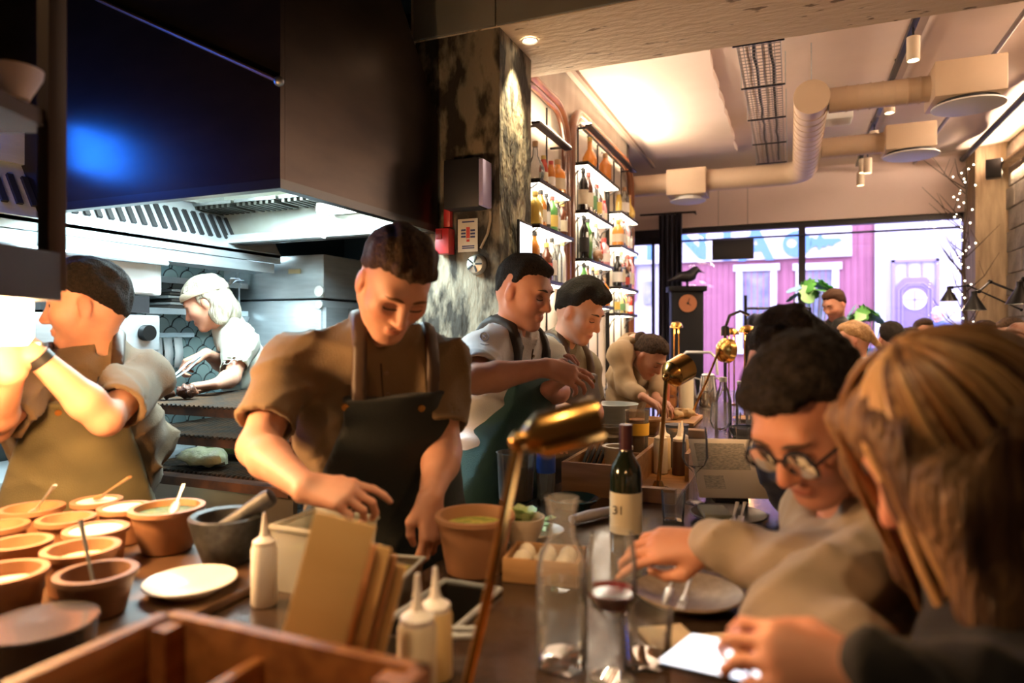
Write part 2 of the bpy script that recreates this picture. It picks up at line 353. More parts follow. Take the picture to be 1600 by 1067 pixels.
MB().prism(leaf, Matrix.Translation((cx,YS-.10,-.02)) @ Matrix.Rotation(math.radians(90),4,'X'), .04).build('door_leaf', m_lil, wb, True)
for s_ in (.8, .62):
    q = [(-hw*s_,.4),(hw*s_,.4),(hw*s_,zs-.06),(hw*.5*s_,za-.1/s_),(-hw*.5*s_,za-.1/s_),(-hw*s_,zs-.06)]
    pth = [Vector((cx+x,YS-.145,z)) for x, z in q]; MB().tube(pth+[pth[0]], .018, 6).build('moulding', m_lil2, wb, True)
wc = W(1429,468,Y=YS-.14)
MB().tube([wc+Vector((0,0,0)), wc+Vector((0,-.02,0))], .19, 24).build('round_window', m_trim, wb, True)
MB().rng((wc.x-.01,wc.y-.03,wc.z-.17),(wc.x+.01,wc.y-.02,wc.z+.17)).rng((wc.x-.17,wc.y-.03,wc.z-.01),(wc.x+.17,wc.y-.02,wc.z+.01)).build('glazing_bar', m_lil2, wb, True)
for s_ in (-.35, .35): MB().rng((cx+hw*s_-.012,YS-.13,za),(cx+hw*s_+.012,YS-.1,zt-.05)).build('fanlight_bar', m_lil2, wb, True)
# pale building seen through the glass door
lb = thing('pale_shop_front', 'pale shop front seen through the glass door', 'building', (x0-2.5, YS, -.05))
MB().rng((x0-5,YS+.05,-.05),(x0-.05,YS+.3,4.7)).build('wall', m_wb, lb, True)
for (a, b, c_, d_) in ((983,993,417,470), (1006,1018,440,475)):
    A = W(a,c_,Y=YS); B = W(b,d_,Y=YS)
    MB().rng((A.x,YS-.03,B.z),(B.x,YS+.05,A.z)).build('window', m_sg if a > 990 else m_pink, lb, True)
# parked car roof behind the seated guests
cp_ = W(1362,528,Y=10.0)
cr = thing('parked_car', 'pale blue car parked outside the window', 'car', (cp_.x+.5, 10.0, -.05))
m_car = mat('car_paint', (.12,.20,.33), .25, .2, coat=.6)
prof = [(-2.0,.35),(-2.05,.75),(-1.3,.9),(-.75,1.38),(.7,1.42),(1.35,.98),(1.95,.85),(2.0,.35)]
MB().prism(prof, Matrix.Translation((0,.8,0)) @ Matrix.Rotation(math.radians(90),4,'X'), 1.6).build('body', m_car, cr)
MB().prism([(-1.2,.92),(-.72,1.33),(.02,1.36),(.02,.92)], Matrix.Translation((0,-.79,0)) @ Matrix.Rotation(math.radians(90),4,'X'), .02).build('side_window', m_sg, cr)
MB().prism([(.08,.92),(.08,1.36),(.66,1.36),(1.22,.95)], Matrix.Translation((0,-.79,0)) @ Matrix.Rotation(math.radians(90),4,'X'), .02).build('side_window', m_sg, cr)
for x in (-1.3, 1.25):
    for y in (-.72, .72): MB().cyl((x,y,.32), .32, .2, 20, 'Y').build('wheel', m_black, cr)
# ------------------------------------------------------------------ ducts, tray, tracks
m_duct = mat('cream_duct_paint', (.66,.50,.36), .55, col2=(.60,.45,.32), scale=3)
ZD = 2.95
pe = W(1268,152,z=ZD); xm = pe.x; y0 = pe.y; rD = .098; yE = 6.55
du = thing('main_duct', 'cream round ventilation duct with a spiral seam running along the ceiling', 'duct', (xm, y0, ZD))
path = [(xm,y0,ZD),(xm,yE-.18,ZD)]+[(xm-.18+.18*math.cos(a), yE-.18+.18*math.sin(a), ZD) for a in [math.pi/2*i/6 for i in range(1,7)]]+[(-1.75,yE,ZD)]
MB().tube(path, rD, 28).build('pipe', m_duct, du, True)
MB().tube([(xm,y0-.012,ZD),(xm,y0+.03,ZD)], rD+.006, 28).build('end_cap', m_duct, du, True)
for i in range(14): MB().tube([(xm,y0+.16+.13*i-.004,ZD),(xm,y0+.16+.13*i+.004,ZD)], rD+.004, 28).build('seam_ring', m_duct, du, True)
MB().tube([(xm,y0+.05,ZD+rD),(xm,y0+.05,ZC)], .003, 6).build('hanger', m_steel, du, True)
def branch(px0, px1, Yb, zb, boxw, boxh, disc_px, label, r=.075):
    x_s = xm+rD*.8; xb0 = W(px0,200,Y=Yb).x; xb1 = W(px1,200,Y=Yb).x
    t = thing('branch_duct', label, 'duct', (xm+rD+.005, Yb, zb), group='side branches of the duct')
    MB().tube([(xm+rD+.005,Yb,zb),(xb0+.01,Yb,zb)], r, 24).build('pipe', m_duct, t, True)
    for i in range(7): x = xm+.2+(xb0-xm-.25)*i/6; MB().tube([(x-.004,Yb,zb),(x+.004,Yb,zb)], r+.004, 24).build('seam_ring', m_duct, t, True)
    MB().bbox(((xb0+xb1)/2,Yb,zb+.0), (xb1-xb0,boxw,boxh), .006).build('plenum_box', m_duct, t, True)
    c = ((xb0+xb1)/2+.02, Yb, zb-boxh/2)
    MB().lathe([(.16,0),(.16,-.02),(.05,-.025)], 32, c).build('diffuser_neck', m_dark, t, True)
    MB().lathe([(0,-.035),(.17,-.035),(.185,-.03),(.185,-.022),(.17,-.02),(0,-.02)], 40, c, capb=False).build('diffuser_disc', m_white, t, True)
branch(1452, 1562, 4.62, 2.96, .34, .20, 1520, 'nearer cream branch duct ending in a box with a round diffuser')
branch(1380, 1458, 5.75, 2.95, .30, .18, 1428, 'farther cream branch duct ending in a box with a round diffuser')
bx = W(1075,290,Y=yE)
t = du
MB().bbox((bx.x,yE,ZD-.02), (.36,.30,.24), .006).build('plenum_box', m_duct, t, True)
MB().lathe([(0,-.05),(.15,-.05),(.165,-.042),(.165,-.034),(.12,-.03),(.12,0)], 36, (bx.x,yE,ZD-.14), capb=False).build('diffuser_disc', m_white, t, True)
# wire cable tray
m_wire = mat('galvanised_wire', (.30,.26,.24), .45, .8)
tx0, tx1, tz, ty0, ty1 = -.275, -.05, 3.10, 3.34, 6.9
tr = thing('cable_tray', 'galvanised wire basket cable tray under the ceiling', 'cable tray', ((tx0+tx1)/2, ty0, tz))
mb = MB()
for i in range(8): x = tx0+(tx1-tx0)*i/7; mb.tube([(x,ty0,tz),(x,ty1,tz)], .0025, 5)
for x in (tx0, tx1):
    for z in (.035,.07): mb.tube([(x,ty0,tz+z),(x,ty1,tz+z)], .0025, 5)
mb.build('long_wires', m_wire, tr, True)
mb = MB(); y = ty0
while y < ty1: mb.tube([(tx0,y,tz+.07),(tx0,y,tz),(tx1,y,tz),(tx1,y,tz+.07)], .0025, 5); y += .05
o = mb.build('cross_wires', m_wire, tr, True); o['kind'] = 'stuff'
for y in (3.9,4.6,5.3,6.0,6.7):
    MB().tube([(tx0-.02,y,tz-.004),(tx1+.02,y,tz-.004)], .006, 6).build('support_bar', m_black, tr, True)
    for x in (tx0-.02, tx1+.02): MB().tube([(x,y,tz-.01),(x,y,ZC)], .003, 5).build('drop_rod', m_steel, tr, True)
for i, (x, c) in enumerate(((-.23,(.55,.40,.30)),(-.19,(.02,.02,.02)),(-.145,(.45,.35,.28)),(-.10,(.03,.03,.03)))):
    r = random.Random(i); pts = [(x+r.uniform(-.007,.007), ty0+.2*j, tz+.015+r.uniform(0,.02)) for j in range(18)]
    tag(MB().tube(pts, .009, 6).build('cable', mat('cable_%d' % i, c, .6)), ['beige','black','tan','thin black'][i]+' cable lying along the wire tray', 'cable')
# dome camera on the tray's near end
pc = W(1180,76,Y=3.4)
t = thing('dome_camera', 'small white dome security camera at the near end of the cable tray', 'camera', (pc.x, 3.42, tz+.0))
MB().lathe([(.045,0),(.05,-.01),(.045,-.028)], 24, (pc.x,3.40,tz-.006), capt=True).build('base', m_white, t, True)
MB().ball((pc.x,3.40,tz-.034), .033, 18, 10).build('dome', mat('smoked_dome', (.02,.02,.02), .08), t, True)
# track with cylinder spots
xt = .63
tk = thing('light_track', 'black lighting track on the ceiling carrying cylinder spots', 'track', (xt, 3.4, ZC-.03))
MB().rng((xt-.016,3.36,ZC-.085),(xt+.016,7.7,ZC-.055)).build('rail', m_black, tk, True)
for y in (3.6,5.0,6.4,7.6): MB().tube([(xt,y,ZC-.06),(xt,y,ZC)], .004, 6).build('drop_rod', m_black, tk, True)
m_spot = mat('cream_spot_paint', (.72,.60,.46), .5)
m_bulb = mat('warm_bulb', (1,.85,.6), .5, emit=(1,.78,.5), estr=14)
spots = [(1427,60),(1390,135),(1366,190),(1348,227),(1330,262),(1321,282)]
for i, (px, py) in enumerate(spots):
    p = W(px, py, X=xt); y = p.y; zs_ = ZC-.09
    if i > 3: y = (6.7,7.35)[i-4]; zs_ = W(px, py, Y=y).z+.12
    t = thing('track_spot', 'cream cylinder spotlight, %s from the beam on the black track' % ORD[i], 'spotlight', (xt, y, zs_), group='spots on the lighting track')
    MB().tube([(0,0,ZC-.086-zs_),(0,0,-.05)], .006, 6).build('stem', m_black, t)
    MB().lathe([(.030,-.18),(.034,-.18),(.034,-.05),(0,-.05)], 24, capb=False).build('body', m_spot, t)
    MB().lathe([(0,-.168),(.029,-.168)], 20, capb=False).build('lens', m_bulb, t)
    lamp('SPOT', 'track_spot_light', (xt, y, zs_-.21), 55, WARM, .03, aim=((-.25, y-.1, 1.0) if i in (0,2,3) else (.45, y+.25, 1.6)), angle=80, blend=.7)
# conduits running with the track
for i, (xx, r, lab) in enumerate(((1.12,.014,'slim grey conduit on the ceiling right of the spot track'), (1.52,.026,'thick dark pipe on the ceiling near the block wall'))):
    t = tag(MB().tube([(xx,3.36,ZC-.12),(xx,7.6,ZC-.12)], r, 12).build('ceiling_conduit', mat('conduit_grey', (.24,.20,.19), .5, .5) if i == 0 else m_dark), lab, 'conduit')
# small projector-like unit behind the duct
p = W(1308,186,z=3.1)
t = thing('ceiling_speaker', 'small white box unit fixed to the ceiling behind the duct', 'speaker', (p.x, p.y, 3.06))
MB().bbox((0,0,.05), (.2,.2,.07), .01).build('case', m_white, t); MB().rng((-.06,-.06,.085),(.06,.06,.24)).build('bracket', m_black, t)
# recessed downlight in the beam over the column
p = W(828,62,z=2.857)
t = thing('recessed_downlight', 'small recessed downlight in the beam above the column', 'downlight', (p.x, p.y, 2.852))
MB().lathe([(.030,0),(.036,-.004),(.04,0)], 24, capb=False).build('rim', m_white, t); MB().lathe([(0,.0015),(.03,.0015)], 20, capb=False).build('lens', m_bulb, t)
lamp('SPOT', 'downlight_light', (p.x, p.y, 2.83), 50, (1,.80,.45), .012, aim=(-1.19, p.y-.02, 1.9), angle=62, blend=.6)
# ------------------------------------------------------------------ back bar: arched frames, lit shelves, bottles
m_brass = mat('aged_brass', (.55,.30,.12), .3, 1., col2=(.34,.16,.06), scale=6)
m_bw = mat('polished_bentwood', (.20,.065,.022), .32, col2=(.11,.03,.012), scale=5, coat=.4)
m_mirror = mat('pale_backlit_panel', (.80,.74,.64), .35)
m_led = mat('shelf_light', (1,.93,.82), .5, emit=(1,.86,.66), estr=8.0)
m_edge = mat('dark_steel', (.035,.03,.03), .4, .7)
def arch(Y0, Y1, zt, r, label):
    t = thing('arched_frame', label, 'frame', (XB, (Y0+Y1)/2, .9), group='arched frames behind the bar')
    def path(o):
        a, b, zz, rr = Y0+o, Y1-o, zt-o, r-o*.6
        return [(XB+.05,a,.975)]+[Vector((XB+.05,a+rr-rr*math.cos(q),zz-rr+rr*math.sin(q))) for q in [math.pi/2*i/8 for i in range(9)]]+[Vector((XB+.05,b-rr+rr*math.sin(q),zz-rr+rr*math.cos(q))) for q in [math.pi/2*i/8 for i in range(9)]]+[(XB+.05,b,.975)]
    MB().tube(path(0), .032, 12).build('outer_rim', m_bw, t, True)
    MB().tube(path(.045), .018, 10).build('inner_rim', m_bw, t, True)
    MB().rng((XB+.002,Y0+.05,.975),(XB+.012,Y1-.05,zt-.15)).rng((XB+.002,Y0+.2,zt-.15),(XB+.012,Y1-.2,zt-.04)).build('back_panel', m_mirror, t, True)
    n = max(2, round((Y1-Y0)/.28))
    for i in range(1, n):
        y = Y0+(Y1-Y0)*i/n; MB().tube([(XB+.018,y,.975),(XB+.018,y,zt-.06)], .0055, 6).build('glazing_bar', m_edge, t, True)
arch(4.36, 6.22, 3.06, .25, 'tall brown arched frame at the centre of the bottle wall')
arch(3.36, 4.26, 2.98, .25, 'tall brown arched frame partly hidden by the column')
for (Y0_, Y1_, z_u, lab) in ((4.55,6.05,2.985,'slim added light bar brightening the ceiling in front of the centre arched frame'), (3.5,4.1,2.70,'slim added light bar brightening the ceiling at the arched frame by the column')):
    t = thing('added_uplight_bar', lab, 'added light bar', (-1.34, (Y0_+Y1_)/2, z_u-.02))  # bar added to carry the extra ceiling uplight
    MB().rng((-1.33,Y0_,z_u-.02),(-1.28,Y1_,z_u-.005)).build('profile', m_edge, t, True)
    for y in (Y0_+.06, Y1_-.06): MB().rng((XB+.0135,y-.008,z_u-.018),(-1.33,y+.01,z_u-.008)).build('bracket', m_edge, t, True); MB().rng((-1.32,Y0_,z_u-.005),(-1.285,Y1_,z_u)).build('diffuser', m_led, t, True)
COLR = {'clear':((.85,.88,.9),0), 'amber':((.60,.22,.04),1), 'green':((.10,.30,.08),1), 'brown':((.10,.03,.015),1), 'dark':((.012,.012,.015),1), 'red':((.50,.05,.03),1), 'yellow':((.75,.55,.12),1), 'pink':((.75,.35,.38),1), 'white':((.82,.80,.76),2), 'blue':((.08,.14,.35),1), 'orange':((.80,.30,.05),1)}
def bmatl(c):
    col, k = COLR[c]
    if k == 0: return glass('bottle_glass_clear', (.88,.91,.92), .03, 1.5, .10)
    return mat('bottle_'+c, col, .12 if k == 1 else .5, coat=.5 if k == 1 else 0)
BM = {}
def bottle_meshes(kind):
    if kind in BM: return BM[kind]
    S = {'tall':(.036,.30,.19,.014), 'slim':(.030,.32,.20,.012), 'squat':(.050,.21,.12,.016), 'round':(.055,.22,.12,.013), 'flask':(.042,.25,.15,.015), 'small':(.026,.17,.10,.011)}[kind]
    R, H, sh, rn = S
    if kind == 'round': prof = [(.02,0),(R*.8,.006),(R,.05),(R*.97,.08),(R*.6,sh),(rn+.004,sh+.025),(rn,H-.01),(rn+.002,H)]
    else: prof = [(R*.6,0),(R,.006),(R,sh),(R*.9,sh+.02),(rn+.006,sh+.05),(rn,sh+.065),(rn,H-.004),(rn+.002,H)]
    body = prof; cap = [(0,H-.022),(rn+.004,H-.022),(rn+.004,H+.008),(0,H+.008)]
    lab = [(R+.0012,sh*.25),(R+.0012,sh*.8)]
    BM[kind] = (body, cap, lab); return BM[kind]
CACHE = {}
def bottle(kind, c, lc, cc, loc, label, group, sc=1.):
    key = (kind, c, lc, cc)
    if key in CACHE: t = dup(CACHE[key], None, loc, random.uniform(0, 6), label); t.scale = (sc,)*3; return t
    body, cap, lab = bottle_meshes(kind)
    t = thing('bottle', label, 'bottle', loc, random.uniform(0, 6), group)
    MB().lathe(body, 14, capt=True).build('glass_body', bmatl(c), t)
    MB().lathe(cap, 10, capb=False).build('cap', mat('cap_'+cc, {'black':(.02,.02,.02),'gold':(.6,.42,.12),'red':(.5,.05,.04),'white':(.8,.8,.78),'cork':(.45,.28,.15)}[cc], .4), t)
    if lc: MB().lathe(lab, 14, capb=False).build('paper_label', mat('label_'+lc, {'cream':(.75,.68,.52),'white':(.82,.82,.80),'black':(.03,.03,.03),'red':(.55,.08,.06),'green':(.15,.35,.15),'yellow':(.8,.6,.15)}[lc], .6), t)
    CACHE[key] = t; t.scale = (sc,)*3; return t
shelves = [ # rack, level, Y0, Y1, z
 ('near','top',3.49,4.06,2.37), ('near','middle',3.49,4.12,2.12), ('near','lowest',3.49,4.12,1.82),
 ('centre','top',4.45,5.37,2.69), ('centre','second',4.45,5.17,2.36), ('centre','third',4.45,5.17,2.03), ('centre','lowest',4.45,5.17,1.72),
 ('far','top',5.45,6.10,2.52), ('far','second',5.45,6.10,2.24), ('far','third',5.45,6.10,1.90), ('far','lowest',5.45,6.05,1.68)]
SX0, SX1 = XB+.026, -1.275
plan = {('near','top'):[('round','clear',None,'cork'),('small','red','cream','gold'),('small','amber','white','red'),('squat','orange','cream','cork')],
 ('near','middle'):[('squat','yellow',None,'gold'),('flask','amber','cream','black'),('tall','dark','white','black'),('flask','green','yellow','red'),('tall','clear','white','gold'),('flask','brown','cream','gold')],
 ('near','lowest'):[('tall','amber','white','black'),('small','blue','white','black'),('flask','brown','red','gold'),('tall','clear','white','black'),('tall','clear',None,'white'),('slim','white',None,'gold')],
 ('centre','top'):[('round','orange',None,'gold'),('squat','amber',None,'cork')],
 ('centre','second'):[('tall','dark','cream','black'),('tall','brown','cream','red'),('tall','clear','green','white'),('flask','clear','yellow','red'),('small','pink','white','red'),('small','pink','cream','red')],
 ('centre','third'):[('tall','dark','black','black'),('tall','green',None,'black'),('squat','clear','white','black'),('tall','clear','white','gold'),('small','red','white','red'),('squat','pink','white','red')],
 ('centre','lowest'):[('tall','green',None,'black'),('slim','brown','white','black'),('tall','dark','white','gold'),('flask','clear',None,'cork'),('tall','dark',None,'black'),('squat','amber','white','cork')],
 ('far','top'):[('small','yellow',None,'white'),('flask','clear','white','cork'),('round','yellow',None,'cork')],
 ('far','second'):[('squat','orange','cream','gold'),('flask','clear','white','cork'),('tall','clear','cream','red'),('tall','pink','white','white'),('slim','dark','white','black')],
 ('far','third'):[('flask','dark','white','black'),('tall','clear','cream','gold'),('squat','dark','red','red'),('tall','brown','white','red'),('tall','pink','cream','red')],
 ('far','lowest'):[('tall','clear','yellow','white'),('squat','clear','green','cork'),('flask','yellow','white','white'),('tall','clear','white','red'),('small','red','white','black')]}
m_shelfp = mat('black_shelf_post', (.02,.018,.016), .4, .6)
for (rack, lev, Y0, Y1, z) in shelves:
    t = thing('bottle_shelf', 'lit glass bottle shelf, %s of the %s rack behind the bar' % (lev, rack), 'shelf', (SX0, (Y0+Y1)/2, z-.02), group='lit bottle shelves')
    MB().rng((SX0,Y0,z-.003),(SX1,Y1,z)).build('glass_top', mat('frosted_shelf', (.85,.82,.75), .4), t, True)
    MB().rng((SX0+.004,Y0+.006,z-.016),(SX1-.006,Y1-.006,z-.0035)).build('light_panel', m_led, t, True)
    f = MB()
    f.rng((SX1-.005,Y0,z-.02),(SX1,Y1,z+.004)).rng((SX0,Y0,z-.02),(SX1-.005,Y0+.005,z+.004)).rng((SX0,Y1-.005,z-.02),(SX1-.005,Y1,z+.004)); f.build('rim', m_edge, t, True)
    for y in (Y0+.02, Y1-.02):
        MB().tube([(SX0+.006,y,z-.12),(SX0+.03,y,z-.06),(SX1-.02,y,z-.02)], .005, 6).build('bracket', m_edge, t, True)
    bl = plan[(rack, lev)]
    for i, (k, c, lc, cc) in enumerate(bl):
        y = Y0+.02+(Y1-Y0-.04)*(i+.5)/len(bl)+random.uniform(-.004,.004)
        ups = [s_[4] for s_ in shelves if s_[0] == rack and s_[4] > z+.02]; gap = (min(ups)-.022-z) if ups else 9; Hb = {'tall':.30,'slim':.32,'squat':.21,'round':.22,'flask':.25,'small':.17}[k]+.012
        bottle(k, c, lc, cc, (SX0+.062+random.uniform(-.004,.004), y, z+.0045), '%s %s bottle, %s from the left on the %s shelf of the %s rack' % (c, k, ORD[i], lev, rack), 'bottles on the lit shelves', min(1., (gap-.006)/Hb, (Y1-Y0-.04)/len(bl)/.112))
for (rack, Y0, Y1, z0, z1) in (('near',3.49,4.12,1.2,2.55), ('centre',4.45,5.375,1.2,2.85), ('far',5.45,6.10,1.2,2.75)):
    for k_, y in enumerate((Y0-.012, Y1+.016)):
        tag(MB().tube([(XB+.035,y,z0),(XB+.035,y,z1-.03),(XB+.028,y,z1),(XB+.016,y,z1)], .009, 8).build('shelf_post', m_shelfp), 'black tube post at the %s side of the %s bottle rack' % (('left','right')[k_], rack), 'post', 'black shelf posts')
# bottle lying on a spur of the third centre shelf: tilted wooden pepper-mill-like bottle
t = thing('hanging_bottle', 'brown wicker bottle lying tilted on a spout stand at the third centre shelf', 'bottle', (-1.26, 4.62, 2.07), rot=(math.radians(105), 0, math.radians(20)))
MB().lathe([(.02,0),(.034,.01),(.036,.09),(.028,.12),(.012,.14),(.010,.20)], 16, capt=True).build('wicker_body', mat('wicker', (.30,.15,.06), .7, col2=(.18,.08,.03), scale=60), t)
MB().lathe([(.006,.20),(.006,.26),(.003,.29)], 8, capt=True).build('spout', m_black, t)
# back counter and glasses below the shelves
bc = thing('back_counter', 'dark back bar counter with pale top under the bottle shelves', 'counter', (-1.28, 4.9, 0))
MB().bbox((-1.275,4.75,.955), (.26,2.9,.03), .005).build('worktop', mat('pale_stone', (.55,.48,.42), .3), bc, True)
for i in range(5): MB().bbox((-1.285,3.62+.56*i,.47), (.22,.54,.92), .004).build('cabinet_front', m_dark, bc, True)
gg = glass('tumbler_glass', (.93,.95,1), .03, 1.5, .06)
gsrc = None
for r in range(2):
    for i in range(12):
        y = 4.66+.12*i; loc = (-1.33+.1*r, y, .9705)
        lab = 'upturned glass in the %s row on the back counter, %s from the left' % (('rear','front')[r], ORD[i])
        if gsrc is None:
            gsrc = thing('drinking_glass', lab, 'glass', loc, 0, 'glasses on the back counter')
            MB().lathe([(.034,.12),(.036,.12),(.042,0),(.040,0),(.032,.115),(0,.115)], 16, capb=False).build('bowl', gg, gsrc)
            MB().lathe([(.0,.121),(.034,.121),(.034,.128),(0,.128)], 16, capb=False).build('foot', gg, gsrc)
        else: dup(gsrc, None, loc, 0, lab)
t = thing('copper_pot', 'copper pot on the back counter beside the upturned glasses', 'pot', (-1.23, 4.44, .9705))
MB().lathe([(.065,0),(.07,.01),(.07,.10),(.073,.102),(.066,.102),(.064,.012),(0,.012)], 24, capb=True).build('body', mat('copper', (.75,.28,.14), .25, 1.), t)
MB().tube([(0,-.07,.08),(0,-.12,.09),(0,-.18,.09)], .006, 8).build('handle', m_brass, t)
# tablet on the column side
p = W(820,386,X=-1.14)
t = thing('order_tablet', 'bright order tablet mounted beside the column', 'tablet', p)
MB().bbox((0,0,0), (.012,.17,.235), .004).build('case', m_black, t); MB().rng((.0062,-.075,-.105),(.0075,.075,.105)).build('screen', mat('tablet_screen', (.8,.85,1), .3, emit=(.75,.85,1), estr=1.6), t)
MB().tube([(-.006,0,0),(-.034,0,0)], .012, 8).build('mount', m_black, t)
# ------------------------------------------------------------------ kitchen: hood, canopy, tiles, oven, grill
XK = -3.1
m_steel = mat('kitchen_steel', (.58,.64,.68), .32, .45, col2=(.50,.56,.60), scale=7, stretch=(1,1,8))
m_hood = mat('blackened_steel', (.050,.036,.031), .28, .85, col2=(.034,.025,.023), scale=3, stretch=(1,1,3))
m_hoodin = mat('hood_inner_steel', (.70,.74,.70), .35, .7, col2=(.60,.62,.52), scale=4)
m_tube = mat('cool_tube', (1,1,1), .5, emit=(.86,1.0,.95), estr=9)
hx0, hx1, hy0, hy1, hz = -2.98, -1.47, 1.666, 2.68, 2.0
h = thing('range_hood', 'large blackened steel extraction hood over the grill', 'hood', ((hx0+hx1)/2, (hy0+hy1)/2, hz))
MB().rng((hx0,hy0,hz),(hx1,hy0+.02,3.3)).build('near_panel', m_hood, h, True)
side = [(hy0+.021,hz),(hy1,hz),(hy1,2.50),(2.02,3.3),(hy0+.021,3.3)]
MX = Matrix(((0,0,1,0),(1,0,0,0),(0,1,0,0),(0,0,0,1)))
MB().prism(side, Matrix.Translation((hx1-.02,0,0)) @ MX, .02).build('side_panel', m_hood, h, True)
MB().prism(side, Matrix.Translation((hx0,0,0)) @ MX, .02).build('side_panel', m_hood, h, True)
MB().rng((hx0+.02,hy1-.02,hz),(hx1-.02,hy1,2.5)).add([(hx0+.02,hy1,2.5),(hx1-.02,hy1,2.5),(hx1-.02,2.02,3.3),(hx0+.02,2.02,3.3)], [(0,1,2,3)]).build('far_panel', m_hood, h, True)
MB().rng((hx0-.004,hy0-.006,hz-.03),(hx1+.006,hy0+.03,hz)).rng((hx1-.03,hy0+.03,hz-.03),(hx1+.006,hy1+.003,hz)).rng((hx0,hy1-.03,hz-.03),(hx1-.03,hy1+.003,hz)).build('bottom_rim', mat('rim_steel', (.06,.06,.065), .3, .9), h, True)
b0, b1 = W(436,127,Y=hy0-.012), W(150,-2,Y=hy0-.012)
MB().tube([b0,b1], .012, 8, flat=.6).build('brace_bar', mat('brown_bar', (.06,.035,.02), .5), h, True)
MB().ball(b0, .016).build('bolt', m_steeld, h, True)
MB().rng((hx0+.02,hy0+.02,2.42),(hx1-.02,hy1-.02,2.44)).build('inner_ceiling', m_hoodin, h, True)
MB().rng((hx0+.02,hy1-.035,hz),(hx1-.02,hy1-.02,2.42)).rng((hx0+.02,hy0+.02,hz),(hx1-.02,hy0+.03,2.42)).rng((hx1-.03,hy0+.03,hz),(hx1-.02,hy1-.03,2.42)).build('inner_liner', m_hoodin, h, True)
MB().rng((hx0+.03,hy1-.09,hz-.028),(hx1-.03,hy1-.035,hz+.012)).build('grease_gutter', m_steel, h, True)
for i in range(4):
    x = -2.72+.27*i
    f = MB().rng((x,hy1-.22,2.14),(x+.25,hy1-.04,2.155)); o = f.build('filter', m_steeld, h, True)
    for j in range(7): MB().box((x+.02+.035*j,hy1-.13,2.133), (.016,.17,.02)).build('baffle', mat('baffle_dark', (.07,.07,.06), .4, .8), o, True)
lf = MB().bbox((-1.85,hy1-.10,2.10), (.36,.10,.05), .01).build('light_fixture', m_white, h, True)
MB().tube([(-2.0,hy1-.16,2.075),(-1.70,hy1-.16,2.075)], .016, 12).build('tube_lamp', m_tube, lf, True)
for y in (1.95, 2.12): MB().tube([(-2.6,y,2.30),(-1.75,y,2.30)], .016, 10).build('tube_lamp', m_tube, h, True)
p = W(520,338,Y=2.5)
t = MB().tube([p, p+Vector((-.005,-.02,-.04)), p+Vector((-.03,-.03,-.10))], [.012,.012,.010], 10).build('nozzle', m_white, h, True)
# assumed blue lamp, added out of view on the canopy front, mirrored in the hood
t = thing('assumed_blue_lamp', 'assumed blue glowing lamp, out of view on the canopy front', 'lamp', (-2.697, 1.39, 2.265))
MB().bbox((.015,0,0),(.03,.24,.20),.004).build('case', m_steeld, t)
MB().rng((.0305,-.11,-.085),(.036,.11,.085)).build('lit_panel', mat('blue_panel', (.05,.2,1), .4, emit=(.012,.16,1.0), estr=28), t)
# back wall canopy with slots
c = h      # the slotted rear canopy is one piece with the hood
y0c, y1c = .9, 2.95
MB().rng((XK,y0c,1.93),(-2.6,y1c,1.95)).rng((-2.62,y0c,1.90),(-2.6,y1c,1.945)).rng((-3.08,y0c,2.16),(-2.7,y1c,2.40)).build('rear_canopy', m_steel, c, True)
MB().add([(-2.6,y0c,1.945),(-2.6,y1c,1.945),(-2.72,y1c,2.16),(-2.72,y0c,2.16)], [(0,1,2,3)]).build('sloped_face', m_steel, c, True)
m_slot = mat('slot_black', (.01,.01,.012), .6)
src = None
for i in range(24):
    y = 1.55+.052*i
    if src is None:
        src = MB().box((0,0,0), (.02,.022,.13), Matrix.Rotation(math.radians(-29),3,'Y')).build('slot', m_slot, c); src.location = Vector((-2.657,y,2.05))-c.location
    else: inst('slot', src, Vector((-2.657,y,2.05))-c.location, c)
MB().tube([(-2.58,y0c,1.83),(-2.58,2.2,1.83)], .012, 8).build('rail', m_steel, c, True)
MB().rng((-2.75,.9,1.845),(-2.6,2.9,1.895)).build('lower_lip', m_steel, c, True)
# fish-scale tiles
m_tile = [mat('scale_tile_%d' % i, col_, .16, coat=.5, bump=.05, bscale=25) for i, col_ in enumerate(((.30,.42,.41),(.36,.48,.46),(.24,.36,.38)))]
wk = bpy.data.objects['wall_kitchen']
tw, th = .108, .052
outl = [(-tw*.46,0)]+[(-tw*.46*math.cos(math.pi*i/10), .05+tw*.46*math.sin(math.pi*i/10)) for i in range(11)]+[(tw*.46,0)]
inl = [(x*.90, .004+(y-.004)*.945) for x, y in outl]
m_grout = mat('tile_edge_grout', (.010,.016,.018), .6)
def tile_mesh(m):
    mb = MB(); n = len(outl); vs = [(0,x,y) for x, y in outl]+[(.006,x,y) for x, y in outl]+[(.0095,x,y) for x, y in inl]
    mb.cur = 1; mb.add(vs, [(i,(i+1) % n,n+(i+1) % n,n+i) for i in range(n)]+[(n+i,n+(i+1) % n,2*n+(i+1) % n,2*n+i) for i in range(n)])
    mb.cur = 0; mb.add([(.0095,x,y) for x, y in inl], [list(range(n))]); return mb.build('tile', [m, m_grout], wk, smooth=0)
tl = [tile_mesh(m_tile[i]) for i in range(3)]
for o in tl: o.rotation_euler = (0, math.radians(3.5), 0)
used = [False]*3; cnt = 0
for r in range(26):
    z = .78+th*r
    for cidx in range(12):
        y = 1.95+tw*cidx+(tw/2 if r % 2 else 0)
        pz = W(0,0,d=1)
        k = rnd.choice((0,0,1,1,2)); loc = (XK+.004, y, z)
        if not used[k]: tl[k].location = loc; used[k] = True
        elif cnt < 292: inst('tile', tl[k], loc, wk, (0, math.radians(3.5), 0)); cnt += 1
